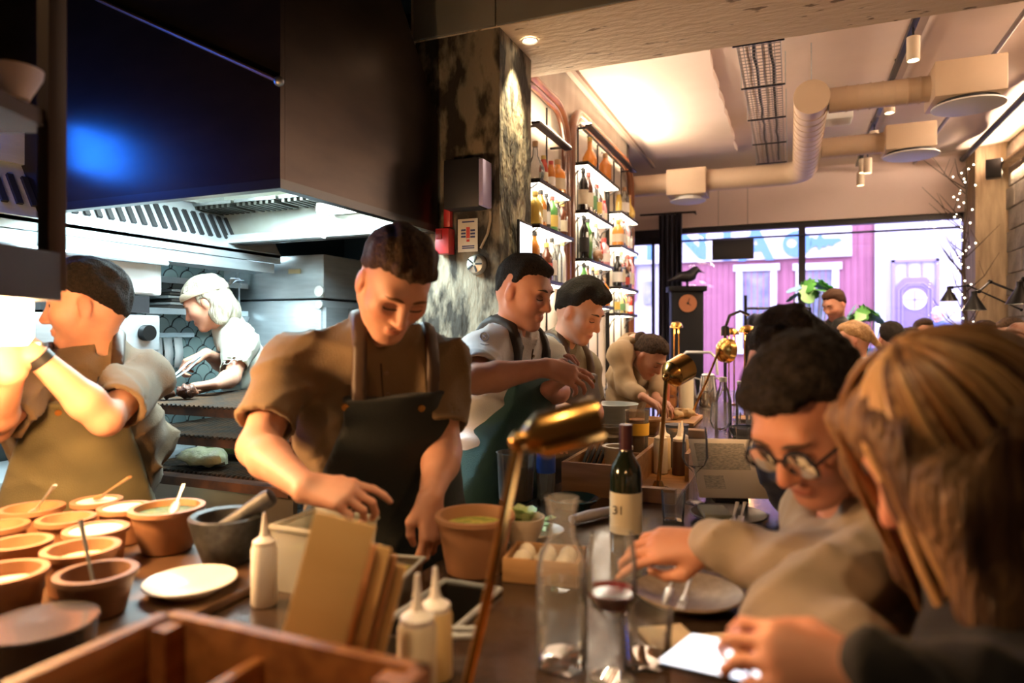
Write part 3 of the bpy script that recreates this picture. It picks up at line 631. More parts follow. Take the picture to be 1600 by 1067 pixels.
# shelves, boards and tools on the tiled wall
def wallshelf(y0, y1, z, dep, lab):
    t = thing('wall_shelf', lab, 'shelf', (XK, (y0+y1)/2, z-.03), group='steel wall shelves')
    MB().rng((XK+.024,y0,z-.012),(XK+dep,y1,z)).rng((XK+dep-.008,y0,z-.03),(XK+dep,y1,z-.012)).build('board', m_steel, t, True)
    for y in (y0+.03, y1-.02): MB().prism([(0,-.0125),(dep-.04,-.0125),(0,-.12)], Matrix.Translation((XK+.024,y,z)) @ Matrix.Rotation(math.radians(90),4,'X'), .004).build('bracket', m_steel, t, True)
pa = W(350,440,X=-2.85); wallshelf(2.36, 2.97, pa.z, .25, 'upper stainless shelf on the tiled wall above the back cook')
pb_ = W(280,482,X=-2.85); wallshelf(2.28, 2.97, pb_.z, .25, 'lower stainless shelf on the tiled wall holding stacked trays')
for i in range(6):
    q = MB().bbox((0,0,.008), (.20,.34,.013), .003).build('baking_tray', mat('tray_%d' % (i % 2), ((.10,.09,.08),(.45,.46,.46))[i % 2], .4, .6))
    q.location = (-2.965, 2.62+.01*(i % 3), pb_.z+.0005+.0165*i); tag(q, 'flat baking tray, %s from the bottom of the stack on the lower wall shelf' % ORD[i], 'tray', 'stacked trays on the wall shelf')
p = W(170,418,X=-2.72)
t = thing('wall_cabinet', 'white enamelled box cabinet hung under the canopy behind the left cook', 'cabinet', (-2.88, p.y, p.z))
MB().bbox((.0,-.05,-.035), (.34,.62,.15), .012).build('body', mat('white_enamel', (.82,.83,.82), .3), t); MB().rng((.171,-.30,-.10),(.176,.22,.03)).build('door', m_white, t)
p = W(170,520,X=-2.66)
t = thing('salamander_grill', 'stainless countertop grill with a black knob on the back counter', 'grill', (-2.86, p.y, p.z-.10))
MB().bbox((0,-.02,.10), (.38,.56,.16), .008).build('body', m_steel, t); MB().rng((-.17,-.26,.19),(.17,.22,.265)).build('upper_hood', m_dark, t)
q = W(228,523,X=-2.66)-Vector((-2.86,p.y,p.z-.10)); MB().tube([(.192,q.y,.10),(.225,q.y,.10)], .035, 20).build('knob', m_black, t)
MB().rng((.191,q.y-.17,.09),(.194,q.y-.14,.12)).build('warning_mark', mat('orange_mark', (.8,.2,.05), .5), t)
bk = thing('back_worktop', 'stainless worktop against the tiled wall', 'worktop', (-2.85, 2.0, 0))
MB().bbox((-2.85,1.68,.96), (.44,1.45,.04), .006).build('top', m_steel, bk, True); MB().rng((-3.07,.96,.10),(-2.68,2.40,.94)).build('cabinet', m_steeld, bk, True)
for s in range(3): MB().rng((-2.68,1.0+.46*s,.14),(-2.665,1.42+.46*s,.90)).build('door', m_steel, bk, True)
p = W(240,548,X=-3.0)
rl = thing('ticket_rail', 'steel rail on the tiled wall holding order tickets', 'rail', (XK+.03, p.y+.12, p.z+.08))
MB().rng((-.012,-.2,-.012),(.02,.18,.012)).build('bar', m_steel, rl)
for i, (px, py, hh) in enumerate(((232,548,.16),(247,566,.24),(263,548,.17),(279,548,.16))):
    q = W(px, py, X=XK+.06)
    o = MB().add([(0,-.026,.0),(0,.026,.0),(.012,.026,-hh*.5),(.012,-.026,-hh*.5),(.004,.026,-hh),(.004,-.026,-hh)], [(0,1,2,3),(3,2,4,5)]).build('order_ticket', mat('ticket_paper', (.85,.86,.86), .8))
    o.location = (XK+.055, q.y, p.z+.066); o.modifiers.new('t','SOLIDIFY').thickness = .0008
    tag(o, 'white paper order ticket, %s from the left on the rail' % ORD[i], 'ticket', 'order tickets on the rail')
p = W(355,418,X=-2.9); p = Vector((-2.835, 2.885, pa.z-.17))
t = thing('ladle', 'steel ladle hanging on the tiled wall above the back cook', 'ladle', p)
MB().tube([(0,0,-.02),(0,0,.14),(.015,0,.16)], .005, 8).build('handle', m_steel, t); MB().lathe([(.002,-.075),(.03,-.068),(.05,-.045),(.055,-.02),(.052,-.02),(.046,-.045),(.0,-.068)], 18, capb=False).build('bowl', m_steel, t)
p = W(392,410,X=-2.9)
t = thing('wall_tap', 'steel pot filler tap on the tiled wall left of the oven', 'tap', (XK+.024, 2.9, p.z-.1))
MB().tube([(0,0,.06),(.2,0,.06),(.22,0,.04),(.22,-.02,-.02)], .011, 10).build('spout', m_steel, t); MB().tube([(.02,-.5,.075),(.02,.05,.075)], .008, 8).build('pipe', m_steel, t); MB().box((.12,0,.085),(.06,.02,.02)).build('lever', m_brass, t)
# combi oven
ov = thing('combi_oven', 'tall stainless combi oven standing beyond the back cook', 'oven', (-2.72, 3.45, 0))
ox0, ox1, oy0, oy1, oz = -3.08, -2.36, 2.99, 3.95, 1.95
MB().bbox(((ox0+ox1)/2,(oy0+oy1)/2,1.05), (ox1-ox0,oy1-oy0,1.3), .01).build('body', m_steel, ov, True)
MB().bbox(((ox0+ox1)/2+.01,(oy0+oy1)/2,1.83), (ox1-ox0,oy1-oy0-.02,.24), .01).build('top_hood', m_steel, ov, True)
MB().rng((ox1,oy0+.24,.75),(ox1+.03,oy1-.02,1.66)).build('door', m_steeld, ov, True)
MB().rng((ox1+.03,oy0+.30,.85),(ox1+.034,oy1-.08,1.58)).build('door_glass', mat('oven_glass', (.05,.04,.03), .1), ov, True)
MB().rng((ox1,oy0+.02,.75),(ox1+.02,oy0+.22,1.66)).build('control_panel', m_steel, ov, True)
for z in (1.50,1.40,1.30): MB().tube([(ox1+.02,oy0+.12,z),(ox1+.05,oy0+.12,z)], .03, 16).build('knob', m_white, ov, True)
for px, py, s in ((500,455,.03),(500,476,.022)):
    q = W(px,py,Y=oy0-.004); MB().tube([q, q+Vector((0,-.012,0))], s, 20).build('round_cover', m_white, ov, True)
q = W(460,424,Y=oy0-.004); MB().rng((q.x-.04,q.y-.003,q.z-.012),(q.x+.04,q.y+.004,q.z+.012)).build('name_plate', mat('cream_plate', (.8,.75,.5), .5), ov, True)
MB().rng((ox0+.05,oy0+.05,0),(ox1-.05,oy1-.05,.4)).build('stand', m_steeld, ov, True)
# charcoal grill with three levels of grates
g = thing('charcoal_grill', 'steel charcoal grill with three levels of blackened grates under the hood', 'grill', (-1.95, 2.2, 0))
gx0, gx1, gy0, gy1 = -2.30, -1.50, 1.76, 2.52
m_grate = mat('blackened_grate', (.05,.048,.045), .5, .8, col2=(.12,.07,.04), scale=14)
m_rust = mat('rusty_steel', (.16,.07,.035), .6, .6, col2=(.07,.04,.03), scale=14)
MB().rng((gx0,gy0,.08),(gx1,gy0+.02,.985)).build('front_panel', mat('warm_steel', (.52,.44,.36), .32, .9, col2=(.42,.36,.30), scale=5), g, True)
MB().rng((gx0,gy0+.02,.08),(gx0+.02,gy1,1.0)).rng((gx0,gy1-.02,.08),(gx1,gy1,1.12)).rng((gx0+.02,gy0+.02,.70),(gx1-.02,gy1-.02,.74)).build('body', m_steeld, g, True)
MB().rng((gx0-.01,gy0-.025,.985),(gx1,gy0+.03,1.015)).build('front_beam', m_rust, g, True)
def grate(z, x0, x1, y0, y1, nm):
    f = MB().rng((x0,y0,z-.03),(x1,y0+.015,z)).rng((x0,y1-.015,z-.03),(x1,y1,z)).rng((x0,y0,z-.03),(x0+.015,y1,z)).rng((x1-.015,y0,z-.03),(x1,y1,z)).build(nm, m_rust, g, True)
    b = MB(); x = x0+.02
    while x < x1-.01: b.tube([(x,y0-.006,z+.004),(x,y1,z+.004)], .006, 6); x += .022
    b.build('bars', m_grate, f, True)
    return f
grate(1.255, gx0, gx1-.02, gy0+.02, gy1-.05, 'upper_grate'); grate(1.15, gx0, gx1-.02, gy0+.02, gy1-.05, 'middle_grate'); grate(1.015, gx0+.02, gx1-.02, gy0+.04, gy1-.05, 'lower_grate')
for x in (gx0+.008, gx1-.028):
    for y in (gy0+.03, gy1-.06): MB().rng((x-.008,y-.008,.9),(x+.008,y+.008,1.25)).build('post', m_rust, g, True)
MB().rng((gx0+.03,gy0+.05,.745),(gx1-.03,gy1-.03,.80)).build('ember_bed', mat('coals', (.02,.018,.016), .9, col2=(.10,.09,.08), scale=40, bump=1., bscale=40), g, True)
# food on the grates
m_meat = mat('charred_meat', (.20,.07,.03), .5, col2=(.05,.02,.012), scale=30, bump=.6, bscale=40)
def lump(c, r, m, name, label, cat, seed=0, sx=1, sy=1, sz=1, group=None, jag=.18):
    rr = random.Random(seed); mb = MB().ball((0,0,0), (r*sx, r*sy, r*sz), 16, 10)
    ph = [(rr.uniform(0,6), rr.uniform(3,7)/r*.25, rr.uniform(3,7)/r*.25) for _ in range(4)]
    vs = []
    for v in mb.v:
        q = Vector(v); k = 1+jag*sum(math.sin(p_+q.x*a_*4+q.y*b_*4+q.z*a_*3) for p_, a_, b_ in ph)/2
        q = q*k; vs.append(q)
    zmin = min(v.z for v in vs); mb.v = [(v.x, v.y, v.z-zmin) for v in vs]
    o = mb.build(name, m, smooth=70); o.location = c
    return tag(o, label, cat, group)
def on(px, py, z): q = W(px, py, z=z); return (q.x, q.y, z)
lump(on(292,623,1.266), .035, m_meat, 'grilled_meat', 'large charred piece of meat on the upper grate', 'meat', 1, 1.2, 1, .8)
lump(on(262,624,1.266), .028, m_meat, 'grilled_meat', 'smaller charred piece of meat left on the upper grate', 'meat', 2, 1.1, 1, .7)
m_cab = mat('pale_cabbage', (.62,.62,.34), .5, col2=(.75,.72,.52), scale=25, bump=.5, bscale=30); m_cabg = mat('green_cabbage', (.32,.48,.14), .5, col2=(.55,.62,.30), scale=25, bump=.5, bscale=30)
lump(on(318,729,1.026), .075, m_cab, 'cabbage_wedge', 'pale pointed cabbage half on the lowest grate', 'cabbage', 3, 1.5, .8, .45)
lump(on(368,714,1.026), .08, m_cabg, 'cabbage_wedge', 'green pointed cabbage half on the lowest grate', 'cabbage', 4, 1.4, .8, .45)
# refrigerated drawers at the grill's side, with trays of vegetables
d_ = thing('chilled_cabinet', 'black drawer unit with open vegetable trays at the side of the grill', 'drawer unit', (-1.46, 2.2, 0))
MB().rng((-1.495,1.80,.06),(-1.40,2.695,1.10)).build('carcass', m_dark, d_, True)
MB().bbox((-1.40,2.245,1.115), (.20,.88,.03), .006).build('steel_top', m_steel, d_, True)
for i, z in enumerate((1.02,.90)):
    o = MB().bbox((-1.385,2.25,z), (.03,.86,.105), .004).build('drawer', mat('drawer_black', (.03,.03,.033), .35, .4), d_, True)
    MB().rng((-1.372,1.86,z+.046),(-1.352,2.64,z+.056)).build('handle', m_steel, o, True)
for i, z in enumerate((.80,.70)):
    o = MB().rng((-1.395,1.84,z-.03),(-1.19,2.66,z-.024)).rng((-1.196,1.84,z-.03),(-1.19,2.66,z+.01)).rng((-1.395,1.84,z-.03),(-1.19,1.846,z+.01)).rng((-1.395,2.654,z-.03),(-1.19,2.66,z+.01)).build('open_tray', m_steeld, d_, True)
rr = random.Random(9)
for i in range(22):
    lv = i % 2; z = (.80,.70)[lv]-.0235; y = 1.9+.068*(i//2)
    lump((-1.28+rr.uniform(-.04,.04), y, z), .026+rr.uniform(0,.008), (m_cab, m_cabg)[(i//2) % 2], 'sprout', 'green vegetable in the %s open tray of the drawer unit, %s from the left' % (('upper','lower')[lv], ORD[i//2]), 'vegetable', 20+i, 1, 1, .9, 'vegetables in the open trays')
# things fixed to the near face of the column
YP = 2.70
def plate_at(x0p, x1p, y0p, y1p, dep, nm, m, parent=None):
    A = W(x0p,y0p,Y=YP); B = W(x1p,y1p,Y=YP); return MB().bbox(((A.x+B.x)/2,YP-dep/2-.001,(A.z+B.z)/2), (B.x-A.x,dep,A.z-B.z), .004)
A = W(690,370,Y=YP)
rb = thing('fire_alarm_box', 'red fire alarm box on the column below the hood', 'alarm box', (A.x, YP, A.z))
plate_at(690,711,360,398,.06,'', None).build('body', mat('alarm_red', (.42,.02,.025), .4), rb, True)
plate_at(691,701,362,376,.066,'', None).build('cover', mat('alarm_dark_red', (.25,.012,.015), .4), rb, True)
plate_at(698,708,285,356,.03,'', None).build('riser_pipe', MATS['alarm_red'], rb, True)
eb = thing('fuse_box', 'black electrical box with a lilac edge on the column', 'box', (W(740,290,Y=YP).x, YP, W(740,328,Y=YP).z))
plate_at(708,762,258,328,.09,'', None).build('case', m_dark, eb, True); plate_at(762,769,256,326,.095,'', None).build('edge_strip', mat('lilac_strip', (.42,.36,.60), .5), eb, True)
sg = thing('warning_notice', 'white printed notice with a red emblem pinned to the column', 'notice', (W(732,370,Y=YP).x, YP, W(732,394,Y=YP).z))
plate_at(716,747,343,393,.004,'', None).build('sheet', mat('notice_paper', (.72,.68,.58), .7), sg, True)
m_red = mat('print_red', (.60,.06,.05), .6); m_navy = mat('print_navy', (.05,.06,.16), .6)
def strip(x0, x1, y0, y1, m, nm):
    A = W(x0,y0,Y=YP-.006); B = W(x1,y1,Y=YP-.006); MB().rng((A.x,YP-.0066,B.z),(B.x,YP-.0051,A.z)).build(nm, m, sg, True)
strip(728.5,734,355,372,m_red,'emblem_bar'); strip(729,733.5,374,377.5,m_red,'emblem_dot')
for yy in (358.5,363.5,368.5): strip(720.5,727.5,yy,yy+2.6,m_navy,'emblem_stripe'); strip(735,742,yy,yy+2.6,m_navy,'emblem_stripe')
for yy in (346,384,387): strip(722,741,yy,yy+.9,m_navy,'text_line')
bl_ = W(743,413,Y=YP-.02)
t = thing('alarm_bell', 'round grey alarm bell with spokes on the column', 'bell', (bl_.x, YP, bl_.z))
MB().lathe([(.045,0),(.045,.012),(.038,.03),(.012,.036)], 24, M=Matrix.Rotation(math.radians(90),4,'X'), capt=True).build('gong', mat('bell_grey', (.42,.40,.35), .4, .6), t)
for k in range(5):
    a = k*1.2566; MB().box((.022*math.cos(a),-.036,.022*math.sin(a)), (.03,.004,.007), Matrix.Rotation(-a,3,'Y')).build('spoke', m_dark, t)
pth = [W(766,330,Y=YP-.01), W(766,345,Y=YP-.01), W(762,365,Y=YP-.01), W(751,388,Y=YP-.01)]
tag(MB().tube(pth, .006, 8).build('conduit_pipe', mat('beige_pipe', (.40,.32,.22), .5)), 'thin beige conduit leading from the black box to the bell', 'conduit')
# ------------------------------------------------------------------ pass gantry with the heat lamp, near left
pg = thing('pass_gantry', 'dark steel pass gantry with a shelf at the left edge', 'shelf rack', (W(80,500,d=1.3).x, W(80,500,d=1.3).y, 1.0))
q = W(81,300,d=1.3); MB().bbox((q.x,q.y,2.45), (.036,.036,1.70), .003).build('post', mat('brown_steel', (.05,.035,.028), .5, .5), pg, True)
q2 = W(58,300,d=1.9)
for (py, nm) in ((190,'upper_shelf'),):
    A = W(81,py,d=1.3); e = Vector((-CA,-SA,0)); A = A+Vector((SA,-CA,0))*.1
    MB().box(A+e*.45, (.9,.25,.03), YAW).build(nm, MATS['brown_steel'], pg, True)
A = W(96,433,d=1.3); hb = MB().box(A+Vector((-CA,-SA,0))*.42+Vector((SA,-CA,0))*.09, (.84,.18,.092), YAW).build('lamp_housing', m_dark, pg, True)
t = thing('heat_lamp', 'glowing white heat lamp under the pass gantry', 'heat lamp', W(8,470,d=1.3))
MB().lathe([(0,-.085),(.035,-.085),(.045,-.07),(.045,-.002),(0,-.002)], 28, capb=False).build('bulb', mat('heat_bulb', (1,.9,.75), .5, emit=(1,.80,.52), estr=22), t)
q = W(8,505,d=1.3); lamp('POINT', 'heat_lamp_light', (q.x,q.y,q.z-.07), 20, AMBER, .05)
q = W(-330,470,d=1.2); t = thing('heat_lamp', 'assumed heat lamp, out of view farther left on the pass gantry', 'heat lamp', q); MB().lathe([(0,-.085),(.035,-.085),(.045,-.07),(.045,-.002),(0,-.002)], 28, capb=False).build('bulb', MATS['heat_bulb'], t); lamp('POINT', 'heat_lamp_light', (q.x,q.y,q.z-.13), 14, AMBER, .05)  # second heat lamp is assumed, added out of view to light the pass
for i, (x, y, e_, ax_, ay_) in enumerate(((-.75,.15,55,-.62,.85),(-.15,.55,26,-.25,1.1),(-1.5,.5,60,-1.35,.95))):  # ceiling spots added out of view to brighten boards, bowls and counter
    t = thing('added_pass_spot', 'added cream ceiling spot, out of view, over the %s of the pass' % ('front','right side','left side')[i], 'spotlight', (x, y, 3.3), group='added ceiling spots over the pass')
    MB().tube([(0,0,0),(0,0,-.05)], .006, 6).build('stem', m_black, t); MB().lathe([(.030,-.18),(.034,-.18),(.034,-.05),(0,-.05)], 24, capb=False).build('body', m_spot, t); MB().lathe([(0,-.168),(.029,-.168)], 20, capb=False).build('lens', m_bulb, t)
    lamp('SPOT', 'added_pass_spot_light', (x, y, 3.09), e_, (1,.66,.34), .03, aim=(ax_,ay_,1.0), angle=38, blend=.8)
for i, (px, py) in enumerate(((-80,165),(26,168))):
    q = W(px,172,d=(1.16,1.22)[i]); t = thing('stacked_bowl', ('nearer','farther')[i]+' pale bowl on the dark gantry shelf at the left edge', 'bowl', (q.x,q.y,W(81,190,d=1.3).z+.0155))
    MB().lathe([(.020,0),(.022,.005),(.040,.04),(.042,.055),(.039,.055),(.02,.008),(0,.008)], 24).build('body', mat('pale_ceramic', (.60,.55,.58), .4), t)
# ------------------------------------------------------------------ the counter
ZT = 1.0
m_top = mat('dark_oiled_counter', (.060,.036,.022), .24, col2=(.030,.019,.013), scale=5, bump=.06, bscale=30, coat=.25)
m_wood = mat('pale_oak', (.50,.28,.12), .5, col2=(.38,.20,.08), scale=5, stretch=(1.2,9,9), bump=.1)
m_wood2 = mat('orange_pine', (.40,.16,.045), .5, col2=(.24,.085,.025), scale=5, stretch=(9,1.2,9), bump=.15)
m_ter = mat('terracotta', (.40,.20,.10), .55, col2=(.32,.15,.07), scale=9)
m_terd = mat('brown_stoneware', (.20,.11,.065), .45, col2=(.15,.08,.045), scale=9)
m_cream = mat('cream_sauce', (.93,.86,.70), .45, col2=(.90,.80,.60), scale=14)
m_glass = glass('clear_glass', (.97,.98,.99), .02, 1.17, .06)
m_water = glass('water_fill', (.93,.96,.97), .01, 1.2, .03)
ct = thing('bar_counter', 'long dark wooden bar counter running from the pass to the window', 'counter', (-.3, 2.0, 0))
wl = (-.665, -.535, .86, 1.24)      # the sunken well
X0, X1 = -.74, .07
mb = MB().rng((X0,wl[3],ZT-.05),(X1,6.4,ZT)).rng((-2.4,.12,ZT-.05),(X1,wl[2],ZT)).rng((-2.4,wl[2],ZT-.05),(wl[0],1.22,ZT)).rng((wl[1],wl[2],ZT-.05),(X1,wl[3],ZT)).rng((X0,1.22,ZT-.05),(wl[0],wl[3],ZT))
mb.build('worktop', m_top, ct, True)
for i in range(9): MB().rng((X0+.03,1.30+.56*i,.06),(X1-.42,1.85+.56*i,ZT-.05)).build('base_unit', m_dark, ct, True)
for x in (-2.35,-1.85,-1.35): MB().rng((x,.2,.06),(x+.48,1.05,ZT-.30)).build('base_unit', m_dark, ct, True)
MB().rng((-.86,.2,.06),(X1-.42,1.05,ZT-.30)).build('base_unit', m_dark, ct, True)
w_ = thing('steel_well', 'sunken stainless service well in the counter in front of the cook', 'steel well', (-.58, 1.02, ZT))
a, b, c, e = wl[0]+.002, wl[1]-.002, wl[2]+.002, wl[3]-.002
MB().rng((a,c,ZT-.16),(b,e,ZT-.155)).rng((a,c,ZT-.16),(a+.004,e,ZT)).rng((b-.004,c,ZT-.16),(b,e,ZT)).rng((a,c,ZT-.16),(b,c+.004,ZT)).rng((a,e-.004,ZT-.16),(b,e,ZT)).build('basin', mat('basin_steel', (.10,.09,.08), .4, .9), w_, True)
MB().tube([(a,c,ZT+.0065),(b,c,ZT+.0065),(b,e,ZT+.0065),(a,e,ZT+.0065),(a,c,ZT+.0065)], .006, 8).build('rim', m_steel, w_, True)
# ---- reusable crockery
def ramekin(r=.072, h=.085, m=None, fill=None, fl=.8, wall=.006, flare=.86):
    body = [(r*flare*.9,0),(r*flare,.004),(r,h-.012),(r+.006,h-.010),(r+.006,h),(r-wall,h),(r*flare-wall,.008),(0,.008)]
    return body, [(0,h*fl),(r*(flare+(1-flare)*fl)-wall*.6,h*fl)]
def bowl_thing(name, label, cat, loc, r, h, m, fillm, fl=.8, group=None, flare=.86):
    t = thing(name, label, cat, loc, 0, group); bd, fp = ramekin(r, h, None, None, fl, flare=flare)
    MB().lathe(bd, 32, capb=True).build('body', m, t)
    if fillm: MB().lathe(fp, 32, capb=False).build('filling', fillm, t)
    return t
def spoon(base, tip, label, m=None):
    base, tip = Vector(base), Vector(tip); L = (tip-base).length
    t = thing('spoon', label, 'spoon', base); v = tip-base
    MB().tube([v*.12, v*.6, v], [.003,.0035,.005], 8, flat=.6).build('handle', m or m_steel, t)
    MB().ball((0,0,0), (.013,.019,.005), 12, 8, M=Matrix.Translation(v*.07) @ v.to_track_quat('Y','Z').to_matrix().to_4x4()).build('bowl', m or m_steel, t)
    return t
# the sauce bowls on their wooden tray under the heat lamp
zb = ZT+.0195
m_herb = mat('green_herb_relish', (.03,.06,.01), .6, col2=(.13,.17,.03), scale=40, bump=.6, bscale=60)
m_yel = mat('yellow_sauce', (.80,.52,.14), .5, col2=(.85,.68,.36), scale=20, bump=.3)
bowls = [(20,888,.074,m_cream,'front left sauce bowl, cut by the picture edge'), (118,864,.072,m_cream,'deep sauce bowl second in the front row'), (30,846,.060,m_cream,'small sauce bowl behind the front left one'),
 (155,824,.066,m_cream,'brimful sauce bowl in the middle of the tray'), (105,808,.062,m_cream,'sauce bowl left of the middle one'), (203,793,.062,m_cream,'brimful sauce bowl beside the herb bowl'),
 (150,781,.060,m_cream,'sauce bowl with a spoon in the back row'), (52,792,.072,m_yel,'bowl of yellow sauce in the back row'), (0,820,.058,m_cream,'sauce bowl at the far left edge')]
ex_ = [(258,797,zb+.085,.082), (240,880,zb+.075,.068), (318,832,zb+.10,.080), (335,915,zb+.02,.086), (160,962,zb+.05,.086)]      # herb bowl, empty bowl, mortar, plate, pan
bq_ = [Vector(W(b_[0], b_[1], z=zb+.085)) for b_ in bowls]+[Vector(W(e_[0], e_[1], z=e_[2])) for e_ in ex_]; bowls = [(b_[0], b_[1], b_[2]*.86)+b_[3:] for b_ in bowls]; br_ = [b_[2]+.007 for b_ in bowls]+[e_[3] for e_ in ex_]
ho_ = [Vector(q) for q in bq_]
for it in range(300):
    for i in range(len(bq_)):
        for k in range(i):
            dv = bq_[i]-bq_[k]; dv.z = 0; need = br_[i]+br_[k]+.004
            if dv.length < need: dv = dv.normalized()*(need-dv.length)*.5; bq_[i] += dv; bq_[k] -= dv
        bq_[i].y = min(bq_[i].y, 1.215-br_[i]); bq_[i].x = min(bq_[i].x, -.99-br_[i]); bq_[i] += (ho_[i]-bq_[i])*.02*(it < 250)
bt = thing('bowl_tray', 'wooden tray under the sauce bowls at the pass', 'tray', (-1.30, .80, ZT))
lo_ = [min(q[k]-r_ for q, r_ in zip(bq_, br_)) for k in (0,1)]; hi_ = [max(q[k]+r_ for q, r_ in zip(bq_, br_)) for k in (0,1)]
MB().bbox(((lo_[0]+hi_[0])/2,(lo_[1]+hi_[1])/2,ZT+.01), (hi_[0]-lo_[0]+.01,hi_[1]-lo_[1]+.004,.018), .004).build('board', mat('dark_tray', (.09,.045,.02), .5), bt, True)
for (px, py, r, fm, lab), q in zip(bowls, bq_):
    bowl_thing('sauce_bowl', lab, 'bowl', (q.x, q.y, zb), r, .085, m_ter, fm, .96 if fm is m_cream and px in (155,203,150) else .72, 'sauce bowls on the tray')
q = bq_[-5]; bowl_thing('herb_bowl', 'brown bowl of green herb relish beside the mortar', 'bowl', (q.x,q.y,zb+.0005), .075, .10, m_ter, m_herb, .86, flare=.72)
q = bq_[-4]; bowl_thing('empty_bowl', 'empty brown bowl with a spoon in front of the mortar', 'bowl', (q.x,q.y,zb+.0005), .061, .075, m_terd, mat('brown_sauce', (.22,.10,.05), .4), .25, flare=.78)
spoon(q+Vector((.0,.0,-.045)), q+Vector((-.085,.03,.075)), 'dark metal spoon standing in the empty brown bowl', m_steeld)
q = Vector(bq_[6]); q.z = zb+.088; spoon(q, W(203,745,d=1.60), 'wooden handled spoon in the back row sauce bowl', m_wood)
q = Vector(bq_[7]); q.z = zb+.068; spoon(q, W(86,758,d=1.55), 'steel spoon in the yellow sauce bowl')
q = Vector(bq_[-5])+Vector((.02,0,0)); q.z = zb+.093; spoon(q, W(287,757,d=1.58), 'pale spoon standing in the herb relish bowl')
# mortar and pestle
q = Vector(bq_[-3]); q.z = zb+.10
t = thing('stone_mortar', 'black stone mortar beside the sauce bowls', 'mortar', (q.x,q.y,zb+.0005))
m_stone = mat('black_granite', (.016,.017,.016), .5, col2=(.04,.043,.04), scale=60, bump=.2)
MB().lathe([(.045,0),(.05,.005),(.066,.05),(.077,.09),(.079,.10),(.073,.104),(.062,.100),(.05,.06),(.02,.035),(0,.033)], 36).build('bowl', m_stone, t)
t2 = thing('pestle', 'grey stone pestle leaning in the black mortar', 'pestle', q+Vector((-.035,-.01,-.045)))
v = Vector((CA,SA,0))*.135+Vector((0,0,.088))
MB().tube([v*0, v*.06, v*.5, v*.9, v*.985, v*1.0], [.010,.015,.017,.021,.018,.008], 18).build('rod', mat('pestle_granite', (.10,.10,.095), .5, col2=(.05,.05,.05), scale=40), t2)
# white plate and black pan
q = bq_[-2]
t = thing('white_plate', 'large white plate behind the wooden crate', 'plate', (q.x,q.y,zb+.0005))
m_wp = mat('white_glaze', (.80,.76,.70), .2)
def plate_prof(R, rim=.02): return [(R*.6,0),(R*.62,.003),(R*.95,rim-.003),(R,rim),(R*.985,rim+.003),(R*.62,.008),(0,.007)]
MB().lathe(plate_prof(.085), 48).build('dish', m_wp, t)
q = bq_[-1]
t = thing('black_pan', 'round black enamel pan in front of the sauce bowls', 'pan', (q.x,q.y,zb+.0005))
MB().lathe([(.07,0),(.075,.004),(.078,.042),(.082,.05),(.08,.053),(0,.051)], 40).build('body', mat('black_enamel', (.03,.028,.03), .25, coat=.4), t)
MB().tube([(-.078,-.02,.03),(-.085,-.015,.03),(-.085,.03,.03),(-.075,.035,.03)], .007, 8).build('loop_handle', m_steeld, t)
# ---- wooden crate, menu boards
cx0, cx1, cy0, cy1, cz = -.70, -.335, .16, .60, 1.185
cr = thing('wooden_crate', 'open orange wooden crate with dividers at the front edge', 'crate', ((cx0+cx1)/2, (cy0+cy1)/2, ZT))
m_cr = m_wood2
MB().bbox(((cx0+cx1)/2,cy1-.008,1.095), (cx1-cx0,.016,.18), .002).build('back_board', m_cr, cr, True)
MB().bbox((cx0+.008,(cy0+cy1)/2,1.095), (.016,cy1-cy0,.18), .002).build('side_board', m_cr, cr, True); MB().bbox((cx1-.008,(cy0+cy1)/2,1.095), (.016,cy1-cy0,.18), .002).build('side_board', m_cr, cr, True)
MB().bbox(((cx0+cx1)/2,cy0+.008,1.095), (cx1-cx0,.016,.18), .002).build('front_board', m_cr, cr, True)
MB().bbox((-.545,(cy0+cy1)/2,1.085), (.014,cy1-cy0-.03,.15), .002).build('divider', m_cr, cr, True); MB().bbox(((cx0+cx1)/2,.40,1.075), (cx1-cx0-.03,.012,.12), .002).build('divider', m_cr, cr, True)
MB().rng((cx0+.01,cy0+.01,ZT+.004),(cx1-.01,cy1-.01,ZT+.012)).build('floor_board', m_cr, cr, True)
for x in (cx0+.03, cx1-.03):
    for y in (cy0+.03, cy1-.03): MB().rng((x-.013,y-.013,ZT),(x+.013,y+.013,1.18)).build('corner_post', m_cr, cr, True)
for i in range(4):
    r = random.Random(40+i); x = cx0+.07+.055*i
    t = thing('dark_jar', 'dark jar %s from the left inside the wooden crate' % ORD[i], 'jar', (cx0+.06+.075*(i % 2)+.17*(i//2 if i < 4 else 1)-.015, .25+.03*(i % 2) if i < 4 else .33, ZT+.0125), group='dark jars in the crate')
    MB().lathe([(.022,0),(.024,.003),(.024,.07),(.02,.08)], 18, capt=True).build('jar', mat('dark_jar', (.05,.03,.02), .3), t); MB().lathe([(.025,.075),(.025,.09),(0,.09)], 18, capb=False).build('lid', m_steeld, t)
m_board = mat('tan_menu_board', (.70,.46,.19), .6, col2=(.64,.40,.15), scale=4, stretch=(1,1,4)); m_card = mat('kraft_card', (.50,.24,.09), .7)
def menu_board(px0, px1, pyt, dd, i, m, lab, hgt=.32, tilt=14):
    A = W(px0, pyt, d=dd); B = W(px1, pyt+12, d=dd*1.0); wdt = (B-A).length; c_ = (A+B)/2
    t = thing('menu_board', lab, 'menu board', (c_.x, c_.y, c_.z-hgt), YAW, 'menu boards standing behind the crate'); 
    R = Matrix.Rotation(math.radians(-tilt*.35),4,'X') @ Matrix.Rotation(math.radians(tilt),4,'Y')
    o = MB().bbox((0,0,hgt/2), (wdt,.007,hgt), .002).build('board', m, t); o.matrix_local = R
